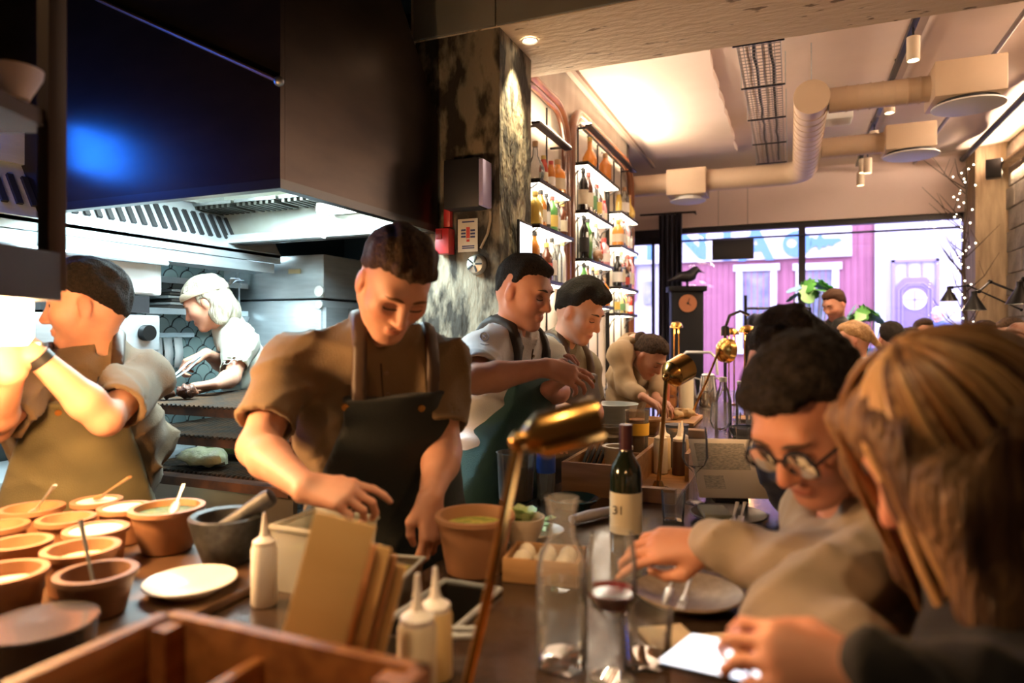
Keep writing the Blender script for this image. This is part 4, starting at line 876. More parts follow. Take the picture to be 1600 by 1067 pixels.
for i, (a_, b_, yt, dd, m_) in enumerate(((402,502,800,.86,m_board),(450,520,835,.90,m_card),(492,545,842,.91,m_board),(515,560,855,.92,m_card),(535,580,872,.93,m_board))):
    menu_board(a_, b_, yt, dd, i, m_, 'tan menu board standing behind the crate, %s from the left' % ORD[i], hgt=W(a_,yt,d=dd).z-ZT-.016)
# plastic tub with green contents
t = thing('plastic_tub', 'clear plastic tub of green food behind the menu boards', 'tub', (-.885,1.135,ZT+.0005), 0.)
m_pl = glass('cloudy_plastic', (.86,.84,.74), .25, 1.4, .35)
def tubsq(w, l, h, lip=.006): return MB().add([(-w*.44,-l*.44,0),(w*.44,-l*.44,0),(w*.44,l*.44,0),(-w*.44,l*.44,0),(-w/2,-l/2,h),(w/2,-l/2,h),(w/2,l/2,h),(-w/2,l/2,h)], [(3,2,1,0),(0,1,5,4),(1,2,6,5),(2,3,7,6),(3,0,4,7)])
tubsq(.16,.14,.13).build('wall', m_pl, t)
MB().tube([(-.08,-.07,.13),(.08,-.07,.13),(.08,.07,.13),(-.08,.07,.13),(-.08,-.07,.13)], .006, 8).build('rim', m_pl, t)
MB().bbox((0,0,.045),(.136,.118,.08),.01).build('contents', m_herb, t)
# squeeze bottles standing in the service station
def squeeze(px, py_top, dd, lab, m_body, s=1., cap=None, fill=None, hb=.12, group='squeeze bottles', base=None):
    tp = W(px, py_top, d=dd); H = (hb+.075)*s
    loc = base if base else (tp.x, tp.y, tp.z-H)
    t = thing('squeeze_bottle', lab, 'squeeze bottle', loc, 0, group)
    MB().lathe([(.024*s,0),(.027*s,.004),(.027*s,hb*s),(.022*s,(hb+.012)*s)], 24, capt=True).build('body', m_body, t)
    MB().lathe([(.024*s,(hb+.002)*s),(.024*s,(hb+.016)*s),(.010*s,(hb+.026)*s),(.007*s,(hb+.036)*s),(.003*s,(hb+.075)*s)], 20, capt=True).build('nozzle_cap', cap or mat('white_plastic', (.82,.78,.72), .4), t)
    return t
m_sq = mat('milky_squeeze', (.72,.62,.44), .4); m_sqw = MATS['white_plastic'] if 'white_plastic' in MATS else mat('white_plastic', (.82,.78,.72), .4)
def stand(px, dd): q = W(px, 700, d=dd); return (q.x, q.y, ZT+.0005)
squeeze(651,905,.93,'milky squeeze bottle with a white cap, nearest behind the crate', m_sq, 1., hb=.105, base=(-.485,.825,ZT+.0005))
squeeze(612,925,.97,'yellowish squeeze bottle just behind the nearest one', mat('yellow_squeeze',(.66,.48,.22),.4), .95, hb=.10, base=(-.495,.895,ZT+.0005))
squeeze(410,770,1.25,'white squeeze bottle behind the menu boards on the left', m_sqw, .9, hb=.12, base=(-.93,1.01,ZT+.0005))
# chopped relish pan and handles over the well
q = W(640,868,z=1.03)
def gastro(loc, rz, w, l, h, lab, fm, nm='gastro_pan'):
    t = thing(nm, lab, 'pan', loc, rz); tubsq(w, l, h).build('basin', mat('pan_steel', (.30,.27,.24), .35, .95), t)
    MB().tube([(-w/2,-l/2,h),(w/2,-l/2,h),(w/2,l/2,h),(-w/2,l/2,h),(-w/2,-l/2,h)], .006, 8, flat=.6).build('rim', m_steel, t)
    if fm: MB().bbox((0,0,h*.62), (w*.93,l*.93,h*.4), .008).build('contents', fm, t)
    return t
m_rel = mat('chopped_relish', (.16,.07,.03), .5, col2=(.30,.30,.08), scale=70, bump=1., bscale=80, contrast=(.45,.6))
gastro((-.735,1.13,ZT+.0005), math.radians(10), .11, .13, .06, 'square steel pan of chopped relish over the service well', m_rel)
t = thing('sauce_pan', 'deep steel pan with a wire handle standing in the service well', 'pan', (-.60, .94, ZT-.152))
MB().lathe([(.045,0),(.05,.004),(.053,.15),(.056,.155),(.051,.155),(.047,.01),(0,.01)], 32).build('body', MATS['pan_steel'], t); MB().tube([(.045,.02,.153),(.06,.03,.176),(.12,.05,.178),(.12,.08,.178),(.06,.06,.176),(.04,.035,.155)], .005, 8).build('handle', m_steel, t)
# pot of greens, salad vase, box of eggs
q = W(742,803,z=ZT+.125); bowl_thing('greens_pot', 'brown pot of chopped greens right of the cook\'s hand', 'pot', (q.x,q.y,ZT+.0005), .082, .125, m_ter, mat('chopped_greens', (.30,.36,.06), .6, col2=(.58,.52,.12), scale=50, bump=1., bscale=50), .8, flare=.75)
def leaves(parent, c, R, n, m, seed, h=.03):
    r = random.Random(seed)
    for i in range(n):
        a = r.uniform(0, 6.28); rr_ = R*math.sqrt(r.random()); L = r.uniform(.03,.05); w_2 = L*.45
        M = Matrix.Translation(Vector(c)+Vector((rr_*math.cos(a), rr_*math.sin(a), r.uniform(0,h)))) @ Matrix.Rotation(a,4,'Z') @ Matrix.Rotation(r.uniform(-.9,.3),4,'Y')
        vs = [(-L*.5,0,0),(-L*.2,w_2,.004),(L*.2,w_2*.9,.006),(L*.55,0,0),(L*.2,-w_2*.9,.006),(-L*.2,-w_2,.004),(0,0,-.004)]
        MB().add(vs, [(6,0,1),(6,1,2),(6,2,3),(6,3,4),(6,4,5),(6,5,0)], M).build('leaf', m, parent)
m_let = mat('lettuce', (.34,.52,.14), .5, col2=(.58,.68,.38), scale=30)
q = W(725,783,z=1.03)
t = thing('salad_tray', 'pale tray heaped with lettuce leaves behind the pot of greens', 'tray', (-.635,1.60,ZT+.0005), YAW)
MB().lathe([(.09,0),(.095,.004),(.11,.018),(.108,.02),(.09,.008),(0,.008)], 32, sy=.7).build('dish', m_wp, t); leaves(t, (0,0,.022), .075, 26, m_let, 5, .025)
q = W(818,800,z=ZT+.10)
t = thing('salad_vase', 'white carved vase bowl filled with green salad', 'bowl', (q.x,q.y,ZT+.0005))
MB().lathe([(.03,0),(.034,.004),(.03,.03),(.046,.065),(.05,.09),(.046,.09),(.03,.05),(0,.045)], 28).build('vessel', mat('ivory_glaze', (.66,.56,.44), .4), t); leaves(t, (0,0,.085), .036, 14, m_let, 6, .02)
q = W(852,866,z=1.045)
t = thing('egg_box', 'small pale wooden box holding white eggs', 'box', (q.x,q.y,ZT+.0005), .15)
for sx_, sy_, dx, dy in ((.16,.008,0,-.056),(.16,.008,0,.056),(.008,.104,-.076,0),(.008,.104,.076,0)): MB().bbox((dx,dy,.025),(sx_,sy_,.05),.001).build('side', m_wood, t)
MB().rng((-.078,-.058,0),(.078,.058,.006)).build('bottom', m_wood, t)
m_egg = mat('white_egg', (.78,.70,.56), .5)
for i in range(6):
    e_ = MB().ball((0,0,.026), (.021,.021,.026), 16, 10).build('egg', m_egg); M = pmat(t) @ Vector((-.046+.046*(i % 3), -.024+.048*(i//3), .0065)); e_.location = M
    tag(e_, 'white egg, %s in the %s row of the small wooden box' % (ORD[i % 3], ('front','back')[i//3]), 'egg', 'eggs in the small box')
# ---- deli pots, water bottle, teal plate
m_deli = glass('deli_plastic', (.80,.74,.66), .12, 1.4, .12)
def deli(px, py, dd, r, h, m_fill, fl, lab, tapered=.88, nm='deli_container'):
    q = W(px, py, d=dd); t = thing(nm, lab, 'container', (q.x,q.y,ZT+.0005))
    MB().lathe([(r*tapered,0),(r,h-.004),(r+.003,h),(r-.002,h),(r*tapered-.002,.004)], 28).build('wall', m_deli, t)
    MB().lathe([(0,.003),(r*tapered-.003,.003),(r*(tapered+(1-tapered)*fl)-.003,h*fl),(0,h*fl)], 28, capb=False).build('filling', m_fill, t); return t
m_soy = mat('black_sauce', (.018,.014,.012), .25)
deli(806,760,2.12,.060,.145,m_soy,.72,'tall clear tub of black sauce left of the water bottle')
q = W(853,780,z=ZT)
t = thing('water_bottle', 'half crushed plastic water bottle with a blue label', 'bottle', (q.x,q.y,ZT+.0005))
MB().lathe([(.022,0),(.028,.006),(.026,.03),(.029,.055),(.029,.12),(.030,.15),(.018,.185),(.013,.19),(.013,.20)], 20, capt=True).build('body', glass('pet_plastic', (.90,.94,.97), .06, 1.45, .12), t)
MB().lathe([(.0302,.085),(.0302,.145)], 20, capb=False).build('blue_label', mat('blue_label', (.03,.10,.55), .35), t)
MB().lathe([(.014,.192),(.014,.206),(0,.206)], 14, capb=False).build('cap', m_white, t)
q = W(898,772,z=ZT+.025)+Vector((.01,-.05,0))
t = thing('teal_plate', 'small glossy teal plate in front of the wooden tray', 'plate', (q.x,q.y,ZT+.0005)); MB().lathe([(.05,0),(.052,.004),(.072,.02),(.078,.026),(.075,.028),(.05,.009),(0,.008)], 36).build('dish', mat('teal_glaze', (.03,.09,.10), .12, coat=.6), t)
# ---- wooden organiser tray with compartments
oq = W(875,772,z=ZT); ox, oy = oq.x+.005, oq.y
og = thing('wooden_organiser', 'pale wooden service tray with compartments on the counter', 'tray', (ox+.2, oy+.3, ZT))
ow, ol, oh = .36, .62, .105
for a_, b_ in (((ox,oy,ZT+.001),(ox+ow*.60,oy+.014,ZT+oh)), ((ox,oy+ol-.014,ZT+.001),(ox+ow,oy+ol,ZT+oh)), ((ox,oy+.014,ZT+.001),(ox+.014,oy+ol-.014,ZT+oh)), ((ox+ow-.014,oy+.3,ZT+.001),(ox+ow,oy+ol-.014,ZT+oh)), ((ox+ow*.60-.014,oy+.014,ZT+.001),(ox+ow*.60,oy+ol-.014,ZT+oh))): MB().rng(a_, b_).build('wall', m_wood, og, True)
MB().rng((ox+.014,oy+.30,ZT+.01),(ox+ow*.60-.014,oy+.312,ZT+oh-.01)).build('divider', m_wood, og, True)
MB().rng((ox+.014,oy+.014,ZT+.001),(ox+ow-.002,oy+ol-.014,ZT+.010)).build('floor', m_wood, og, True)
MB().rng((ox+ow*.60,oy-.002,ZT+.001),(ox+ow,oy+.03,ZT+.045)).build('front_rail', m_wood, og, True)
for i in range(4):
    t = thing('kitchen_tongs', 'black handled utensil, %s in the organiser\'s left compartment' % ORD[i], 'utensil', (ox+.028+.018*i, oy+.06, ZT+.072), group='utensils in the organiser')
    MB().tube([(0,0,-.045),(.01,.1,.03),(.0,.2,.055)], .007, 8).build('handle', m_black, t)
t = bowl_thing('white_rim_bowl', 'white rimmed bowl standing in the organiser', 'bowl', (ox+.145, oy+.16, ZT+.0105), .046, .13, mat('white_rim', (.75,.66,.5), .4), mat('dark_broth', (.06,.03,.02), .3), .8, flare=.8)
# deli tubs and squeeze bottles in the back of the organiser
bz = ZT+.0105
def at_o(x, y): return (ox+x, oy+y, bz)
def deli2(loc, r, h, m_fill, fl, lab):
    t = thing('deli_container', lab, 'container', loc); 
    MB().lathe([(r*.88,0),(r,h-.004),(r+.003,h),(r-.002,h),(r*.88-.002,.004)], 24).build('wall', m_deli, t)
    MB().lathe([(0,.003),(r*.88-.003,.003),(r*(.88+.12*fl)-.003,h*fl),(0,h*fl)], 24, capb=False).build('filling', m_fill, t); return t
deli2(at_o(.062,.42), .042, .16, m_soy, .75, 'clear tub of dark soy sauce in the organiser')
t = deli2(at_o(.152,.44), .043, .22, mat('orange_oil', (.55,.20,.05), .3), .85, 'tall tub of orange oil with a yellow label in the organiser'); MB().lathe([(.0440,.13),(.0450,.175)], 24, capb=False).build('yellow_tape', mat('yellow_tape', (.80,.50,.06), .5), t)
t = deli2(at_o(.28,.555), .043, .15, m_soy, .9, 'black lidded tub beside the squeeze bottles'); MB().lathe([(.046,.15),(.046,.16),(0,.162)], 24, capb=False).build('lid', m_dark, t)
for i, (x, y, m_) in enumerate(((.246,.40,m_sqw),(.312,.40,mat('brown_squeeze',(.10,.05,.03),.35)),(.246,.47,m_sq),(.312,.47,mat('yellow_squeeze',(.66,.48,.22),.4)))):
    squeeze(0,0,1,['white','brown','milky','yellowish'][i]+' squeeze bottle standing in the wooden organiser', m_, .95, hb=.12, base=at_o(x,y))
# steel bowl, copper bowl, blue box beyond the organiser
q = W(950,630,z=1.15)
t = thing('steel_mixing_bowl', 'wide steel mixing bowl beyond the organiser', 'bowl', (q.x+.03,q.y,ZT+.0005)); MB().lathe([(.06,0),(.065,.004),(.11,.08),(.125,.145),(.13,.15),(.122,.15),(.06,.012),(0,.01)], 36).build('body', m_steel, t)
q = W(1012,630,z=1.13)
bowl_thing('wooden_bowl', 'turned wooden bowl beyond the squeeze bottles', 'bowl', (q.x+.06,q.y-.24,ZT+.0005), .065, .08, m_wood, None, .5, flare=.5)
t = thing('napkin_box', 'blue and white striped carton behind the steel bowl', 'carton', (-1.225,3.98,.9705), .0); MB().bbox((0,0,.09),(.12,.16,.18),.004).build('carton', m_white, t)
for z in (.12,.165): MB().bbox((0,0,z),(.123,.163,.025),.002).build('blue_band', mat('band_blue', (.05,.08,.45), .5), t)
# pale rolls, knives and boards on the centre line
m_bread = mat('bread_crust', (.58,.36,.14), .6, col2=(.74,.56,.30), scale=18, bump=.3)
q = W(1062,654,z=ZT)
t = thing('bread_board', 'wooden board with bread on the counter', 'board', (q.x+.02,q.y-.15,ZT+.0005)); MB().bbox((0,0,.012),(.22,.42,.022),.005).build('board', m_wood, t)
for i in range(3): lump((q.x+.0+.05*(i % 2)+.01, q.y-.24+.075*i, ZT+.0235), .036, m_bread, 'bread_roll', 'golden bread piece, %s from the left on the board' % ORD[i], 'bread', 60+i, 1.3, 1, .7, 'bread on the board')
t = thing('wood_block', 'pale wooden block lying at the end of the bread board', 'wood block', (W(1085,660,z=ZT).x+.02, W(1085,664,z=ZT).y-.46, ZT+.0005)); MB().bbox((0,0,.02),(.22,.07,.038),.004).build('block', m_wood, t)
# brown leather cylinder and metal pitchers
q = W(1042,640,z=ZT)
t = thing('pepper_mill', 'tall reddish wooden pepper mill behind the squeeze bottles', 'pepper mill', (q.x+.02,q.y-.22,ZT+.0005)); MB().lathe([(.04,0),(.042,.01),(.034,.08),(.036,.2),(.040,.27),(.03,.30),(0,.305)], 24).build('body', mat('red_wood', (.34,.09,.04), .35), t)
for i, (px, lab) in enumerate(((1066,'left'),(1100,'right'))):
    q = W(px,640,z=ZT); t = thing('steel_pitcher', lab+' polished steel water pitcher on the counter', 'pitcher', (q.x,q.y+.25,ZT+.0005))
    MB().lathe([(.065,0),(.07,.01),(.06,.12),(.05,.2),(.052,.215),(.048,.215),(.05,.19),(.06,.03),(0,.02)], 28).build('body', mat('chrome', (.8,.78,.78), .12, 1.), t)
    MB().tube([(.05,0,.2),(.09,0,.19),(.10,0,.12),(.065,0,.06)], .006, 8).build('handle', m_steel, t); MB().ball((0,0,.22),(.045,.045,.015)).build('lid', m_steel, t)
# ---- brass pivot lamps along the counter
m_br2 = mat('polished_brass', (.62,.36,.11), .22, 1., col2=(.48,.26,.07), scale=5)
def brass_lamp(base, top, head, lab, r=.007, power=2.5, hr=.034, hl=.11, bulb=True):
    base, top, head = Vector(base), Vector(top), Vector(head)
    t = thing('counter_lamp', lab, 'lamp', base, 0, 'brass counter lamps')
    MB().lathe([(.035,0),(.036,.006),(.02,.012),(.012,.03)], 28, capt=True).build('base', m_br2, t)
    v = top-base; MB().tube([Vector((0,0,.02)), v*.5, v], r, 10).build('rod', m_br2, t)
    MB().ball(v, r*2.0).build('joint', m_br2, t)
    hd = (head-top); u_ = hd.normalized()
    M = Matrix.Translation(v) @ u_.to_track_quat('Z','Y').to_matrix().to_4x4()
    MB().lathe([(.004,0),(hr*.55,.008),(hr,.03),(hr*1.04,hl),(hr*1.0,hl),(hr*.9,.03),(0,.02)], 32, M=M).build('shade', m_br2, t)
    if bulb:
        MB().ball((0,0,hl*.6), hr*.5, M=M).build('bulb', mat('lamp_bulb', (1,.8,.5), .5, emit=(1,.7,.35), estr=4), t)
        lamp('POINT', 'counter_lamp_light', base+(M @ Vector((0,0,hl+.02))), power, AMBER, .02)
    return t
b_ = W(722,1128,d=.9); brass_lamp((b_.x,b_.y,ZT+.0005), W(812,690,d=.86), W(940,655,d=.87), 'brass pivot lamp nearest the camera with its shade blurred', hr=.030, hl=.105, power=2)
b_ = W(1006,735,z=ZT); brass_lamp((ox+.285,oy+.14,ZT+.0105), W(1041,590,d=2.28), W(1088,563,d=2.36), 'brass pivot lamp standing at the organiser\'s corner', hr=.046, hl=.10)
b_ = W(1080,652,z=ZT); brass_lamp((b_.x+.02,b_.y-.08,ZT+.0235), W(1124,546,d=3.95), W(1150,550,d=4.0), 'brass pivot lamp leaning over the bread board', hr=.07, hl=.07)
def mushroom(px, py, dd, lab, R=.07):
    q = W(px, py, d=dd); t = thing('table_lamp', lab, 'lamp', (q.x,q.y,ZT+.0005), 0, 'far brass table lamps'); H = q.z-ZT
    MB().lathe([(.05,0),(.05,.01),(.01,.015)], 24, capt=True).build('base', m_br2, t)
    for s in (-.018,.018): MB().tube([(s,0,.01),(s,0,H)], .005, 8).build('stem', m_br2, t)
    MB().lathe([(R,0),(R*.97,.015),(R*.7,.04),(.01,.05),(0,.048),(R*.65,.034),(R*.92,.01)], 28, (0,0,H), capb=False).build('shade', m_br2, t)
    lamp('POINT', 'table_lamp_light', (q.x,q.y,q.z-.03), 1.5, AMBER, .03)
mushroom(1057,512,5.3,'far brass table lamp with twin stems in front of the clock', .05)
mushroom(1168,520,4.2,'brass dome table lamp with twin stems beside the curly haired guest', .055)
mushroom(1143,523,4.9,'brass dome table lamp under the black gooseneck', .055)
# beer tap rail and gooseneck
q = W(1085,560,d=5.2)
t = thing('tap_rail', 'polished steel rail tap crossing the far end of the counter', 'tap', (q.x, q.y, ZT+.0005)); MB().tube([(-.09,0,0),(-.09,0,.34),(-.06,0,.37),(.12,0,.37),(.16,0,.33),(.17,0,.2)], .011, 10).build('pipe', m_steel, t)
q = W(1133,560,d=4.7)
t = thing('gooseneck_lamp', 'black gooseneck reading lamp at the end of the counter', 'lamp', (q.x,q.y,ZT+.0005)); MB().tube([(0,0,0),(0,0,.55),(.03,0,.64),(.1,0,.67),(.16,0,.64)], .011, 10).build('neck', m_black, t); MB().lathe([(.03,0),(.028,.06),(.01,.07)], 18, (-.0,0,.50), capt=True).build('head', m_black, t)
q = W(1020,540,d=4.7)
t = thing('slatted_crate', 'small wooden crate at the far end of the counter', 'crate', (q.x,q.y,ZT+.0005), .1)
for z in (.04,.13,.22): MB().bbox((0,-.09,z),(.32,.012,.07),.002).build('slat', m_wood2, t); MB().bbox((0,.09,z),(.32,.012,.07),.002).build('slat', m_wood2, t)
for x in (-.15,.15): MB().bbox((x,0,.13),(.012,.168,.25),.002).build('end_board', m_wood2, t)
q = W(1013,580,d=4.2)
t = thing('white_canister', 'white paper canister beside the leaning bartender', 'canister', (q.x+.16,q.y+.50,ZT+.0005)); MB().lathe([(.05,0),(.05,.2),(.046,.205)], 24, capt=True).build('body', mat('cream_card', (.70,.66,.52), .6), t); MB().lathe([(.052,.2),(.052,.225),(0,.225)], 24, capb=False).build('lid', m_steel, t)
# glass jars by the far guests
for i, px in enumerate((1163,1178,1192)):
    q = W(px,640,d=3.55+.14*i); t = thing('glass_jar', 'tall clear glass jar, %s from the left beside the navy jacket' % ORD[i], 'jar', (q.x,q.y,ZT+.0005), 0, 'tall glass jars')
    MB().lathe([(.04,0),(.044,.005),(.044,.2),(.036,.225),(.036,.25),(.034,.25)], 20).build('body', glass('jar_glass', (.90,.92,.96), .05, 1.45, .12), t); MB().lathe([(.038,.25),(.038,.265),(0,.265)], 20, capb=False).build('lid', m_steel, t)
for i, (px, py) in enumerate(((1170,622),)):
    q = W(px,py,d=3.45); t = thing('dark_dish', 'dark round dish in front of the glass jars', 'dish', (q.x,q.y-.1,ZT+.0005)); MB().lathe([(.07,0),(.09,.03),(.092,.05),(.088,.05),(.07,.01),(0,.008)], 28).build('body', mat('dark_glaze', (.03,.03,.035), .2), t)
# ------------------------------------------------------------------ people: bodies grown as one continuous surface from a distance field
import zlib
HSH = lambda t: zlib.crc32(t.encode())
V3 = lambda p: np.array(p, dtype=np.float64)
def unit(v): v = V3(v); return v/max(np.linalg.norm(v), 1e-9)
def basis(fwd, up):
    y = unit(fwd); x = unit(np.cross(y, V3(up))); z = np.cross(x, y); return np.stack([x, y, z], 1)      # columns: right, forward, up
class Field:
    def __init__(s, lo, hi, h, fine=()):
        s.ax = []
        for a in range(3):
            p = [lo[a]]
            while p[-1] < hi[a]:
                st = h
                for (l, u, hh) in fine:
                    if l[a]-h <= p[-1] <= u[a]: st = min(st, hh)
                p.append(p[-1]+st)
            s.ax.append(np.array(p, dtype=np.float32))
        s.F = np.full([len(a) for a in s.ax], .5, np.float32)
        s.X, s.Y, s.Z = s.ax[0][:,None,None], s.ax[1][None,:,None], s.ax[2][None,None,:]
    def sl(s, lo, hi):
        r = []
        for a in range(3):
            i = max(0, int(np.searchsorted(s.ax[a], lo[a]))-1); j = int(np.searchsorted(s.ax[a], hi[a]))+1
            if j-i < 1: return None
            r.append(slice(i, j))
        return tuple(r)
    def pts(s, sl): return s.ax[0][sl[0]][:,None,None], s.ax[1][sl[1]][None,:,None], s.ax[2][sl[2]][None,None,:]
    def comb(s, sl, d, k, op):
        A = s.F[sl]
        if op == 'u':
            h = np.maximum(k-np.abs(A-d), 0)/max(k, 1e-6); s.F[sl] = np.minimum(A, d)-h*h*k*.25
        elif op == 's':
            d = -d; h = np.maximum(k-np.abs(A-d), 0)/max(k, 1e-6); s.F[sl] = np.maximum(A, d)+h*h*k*.25
    def cone(s, p0, p1, r0, r1, k=.02, e=None, q=1., op='u'):
        p0, p1 = V3(p0), V3(p1); R = max(r0, r1)*max(q, 1.)+k+.012
        sl = s.sl(np.minimum(p0, p1)-R, np.maximum(p0, p1)+R)
        if sl is None: return s
        x, y, z = s.pts(sl); d = p1-p0; L = max(float(d@d), 1e-12)
        ax_, ay_, az_ = x-np.float32(p0[0]), y-np.float32(p0[1]), z-np.float32(p0[2])
        t = np.clip((ax_*np.float32(d[0])+ay_*np.float32(d[1])+az_*np.float32(d[2]))/np.float32(L), 0, 1)
        vx, vy, vz = ax_-t*np.float32(d[0]), ay_-t*np.float32(d[1]), az_-t*np.float32(d[2])
        if e is not None and q != 1.:
            e = unit(e).astype(np.float32); c = (vx*e[0]+vy*e[1]+vz*e[2])*np.float32(1/q-1); vx, vy, vz = vx+e[0]*c, vy+e[1]*c, vz+e[2]*c
        s.comb(sl, np.sqrt(vx*vx+vy*vy+vz*vz)-(np.float32(r0)+t*np.float32(r1-r0)), k, op); return s
    def ell(s, c, r, R=None, k=.02, op='u'):
        c = V3(c); r = V3(r); m = r.max()+k+.012; sl = s.sl(c-m, c+m)
        if sl is None: return s
        R = np.eye(3) if R is None else R
        x, y, z = s.pts(sl); x, y, z = x-np.float32(c[0]), y-np.float32(c[1]), z-np.float32(c[2])
        q = [(x*np.float32(R[0,i])+y*np.float32(R[1,i])+z*np.float32(R[2,i])) for i in range(3)]
        k0 = np.sqrt(sum((q[i]/np.float32(r[i]))**2 for i in range(3))); k1 = np.sqrt(sum((q[i]/np.float32(r[i]**2))**2 for i in range(3)))
        s.comb(sl, k0*(k0-1)/np.maximum(k1, 1e-6), k, op); return s
    def dot(s, p, n):
        n = unit(n); return ((s.X-np.float32(p[0]))*np.float32(n[0])+(s.Y-np.float32(p[1]))*np.float32(n[1])+(s.Z-np.float32(p[2]))*np.float32(n[2]))
    def keep(s, g): s.F = np.maximum(s.F, g.astype(np.float32)); return s                    # intersect with g<0
    def wrinkle(s, amp, freq, seed, axis=None, n=5):
        r = random.Random(seed); w = 0
        for i in range(n):
            v = V3((r.gauss(0,1), r.gauss(0,1), r.gauss(0,1))); v = v/np.linalg.norm(v)
            if axis is not None: v = unit(v*.45+unit(axis)*(1 if r.random() < .5 else -1))
            f = freq*r.uniform(.6,1.5); w = w+np.sin(s.X*np.float32(v[0]*f)+s.Y*np.float32(v[1]*f)+s.Z*np.float32(v[2]*f)+np.float32(r.uniform(0,6.28)))
        s.F = (s.F+np.float32(amp/n)*w*np.float32(1.6)).astype(np.float32); return s
    def folds(s, amp, freq, seed, dirs, n=4):
        r = random.Random(seed); w = 0
        for i in range(n):
            v = unit(V3(dirs[i % len(dirs)])+V3((r.gauss(0,.25), r.gauss(0,.25), r.gauss(0,.25)))); f = freq*r.uniform(.7,1.4); q = V3((r.gauss(0,1), r.gauss(0,1), r.gauss(0,1)))*9
            ph = s.X*np.float32(v[0]*f)+s.Y*np.float32(v[1]*f)+s.Z*np.float32(v[2]*f)+np.float32(1.3)*np.sin(s.X*np.float32(q[0])+s.Y*np.float32(q[1])+s.Z*np.float32(q[2])+np.float32(r.uniform(0,6)))
            m = .5+.5*np.sin(s.X*np.float32(q[1])+s.Y*np.float32(q[2])+s.Z*np.float32(q[0])+np.float32(r.uniform(0,6)))
            w = w+(1-np.abs(np.sin(ph)))**2*m
        s.F = (s.F-np.float32(amp)*(w-np.float32(.07*n))).astype(np.float32); return s
    def mesh(s):
        F = s.F
        F[0], F[-1], F[:,0], F[:,-1], F[:,:,0], F[:,:,-1] = .5, .5, .5, .5, .5, .5
        S = F < 0
        c = np.zeros([n-1 for n in F.shape], np.int8)
        cs = [(i, j, k) for i in (0,1) for j in (0,1) for k in (0,1)]; sh = c.shape
        for (i, j, k) in cs: c += S[i:i+sh[0], j:j+sh[1], k:k+sh[2]]
        I = np.argwhere((c > 0) & (c < 8)); idx = np.full(sh, -1, np.int64); idx[I[:,0],I[:,1],I[:,2]] = np.arange(len(I))
        val = {cc: F[I[:,0]+cc[0], I[:,1]+cc[1], I[:,2]+cc[2]] for cc in cs}
        acc = np.zeros((len(I), 3)); cnt = np.zeros(len(I))
        for a in cs:
            for d in range(3):
                if a[d] == 0:
                    b = list(a); b[d] = 1; b = tuple(b); va, vb = val[a], val[b]; m = (va < 0) != (vb < 0)
                    t = np.where(m, va/np.where(m, va-vb, 1), 0); p = np.tile(np.array(a, float), (len(I),1)); p[:,d] += t
                    acc += p*m[:,None]; cnt += m
        fr = acc/np.maximum(cnt, 1)[:,None]; vs = np.empty_like(fr)
        for d in range(3): A = s.ax[d]; vs[:,d] = A[I[:,d]]+fr[:,d]*(A[I[:,d]+1]-A[I[:,d]])
        fs = []
        for d in range(3):
            n = list(F.shape); a = [slice(1, n[0]-1), slice(1, n[1]-1), slice(1, n[2]-1)]; a[d] = slice(0, n[d]-1); b = list(a); b[d] = slice(1, n[d])
            s0, s1 = S[tuple(a)], S[tuple(b)]; E = np.argwhere(s0 != s1)
            if not len(E): continue
            off = np.array([1,1,1]); off[d] = 0; st = s0[E[:,0],E[:,1],E[:,2]]; E = E+off
            u, v = [(1,2),(2,0),(0,1)][d]; q = []
            for (du, dv) in ((-1,-1),(0,-1),(0,0),(-1,0)):
                C = E.copy(); C[:,u] += du; C[:,v] += dv; q.append(idx[C[:,0],C[:,1],C[:,2]])
            Q = np.stack(q, 1); Q[~st] = Q[~st][:,::-1]; fs.append(Q)
        return vs, (np.concatenate(fs) if fs else np.zeros((0,4), int))
def sdf_obj(name, field, m, parent, origin, smooth_it=1, col=None):
    vs, fs = field.mesh()
    for _ in range(smooth_it):                                     # a little relaxation
        e = np.concatenate([fs[:,[0,1]], fs[:,[1,2]], fs[:,[2,3]], fs[:,[3,0]]]); n = np.bincount(e[:,0], minlength=len(vs))+np.bincount(e[:,1], minlength=len(vs))
        a = np.stack([np.bincount(e[:,0], vs[e[:,1],d], len(vs))+np.bincount(e[:,1], vs[e[:,0],d], len(vs)) for d in range(3)], 1)/np.maximum(n, 1)[:,None]; vs = vs*.5+a*.5
    me = bpy.data.meshes.new(name); nv, nf = len(vs), len(fs)
    me.vertices.add(nv); me.loops.add(nf*4); me.polygons.add(nf)
    me.vertices.foreach_set('co', (vs-V3(origin)).astype(np.float32).ravel()); me.loops.foreach_set('vertex_index', fs.astype(np.int32).ravel())
    me.polygons.foreach_set('loop_start', (np.arange(nf)*4).astype(np.int32)); me.polygons.foreach_set('use_smooth', np.ones(nf, bool))
    me.update(calc_edges=True); me.validate()
    if col is not None:
        C = np.ones((nv,4), np.float32); C[:,:3] = col(vs); at = me.color_attributes.new('Col', 'FLOAT_COLOR', 'POINT'); at.data.foreach_set('color', C.ravel())
    me.materials.append(m); o = bpy.data.objects.new(name, me); COL.objects.link(o); o.parent = parent; KIDS.setdefault(parent.name, []).append(o); return o
m_skin = mat('skin', (.56,.295,.195), .5, col2=(.60,.325,.22), scale=30, sss=.12, attr='Col')
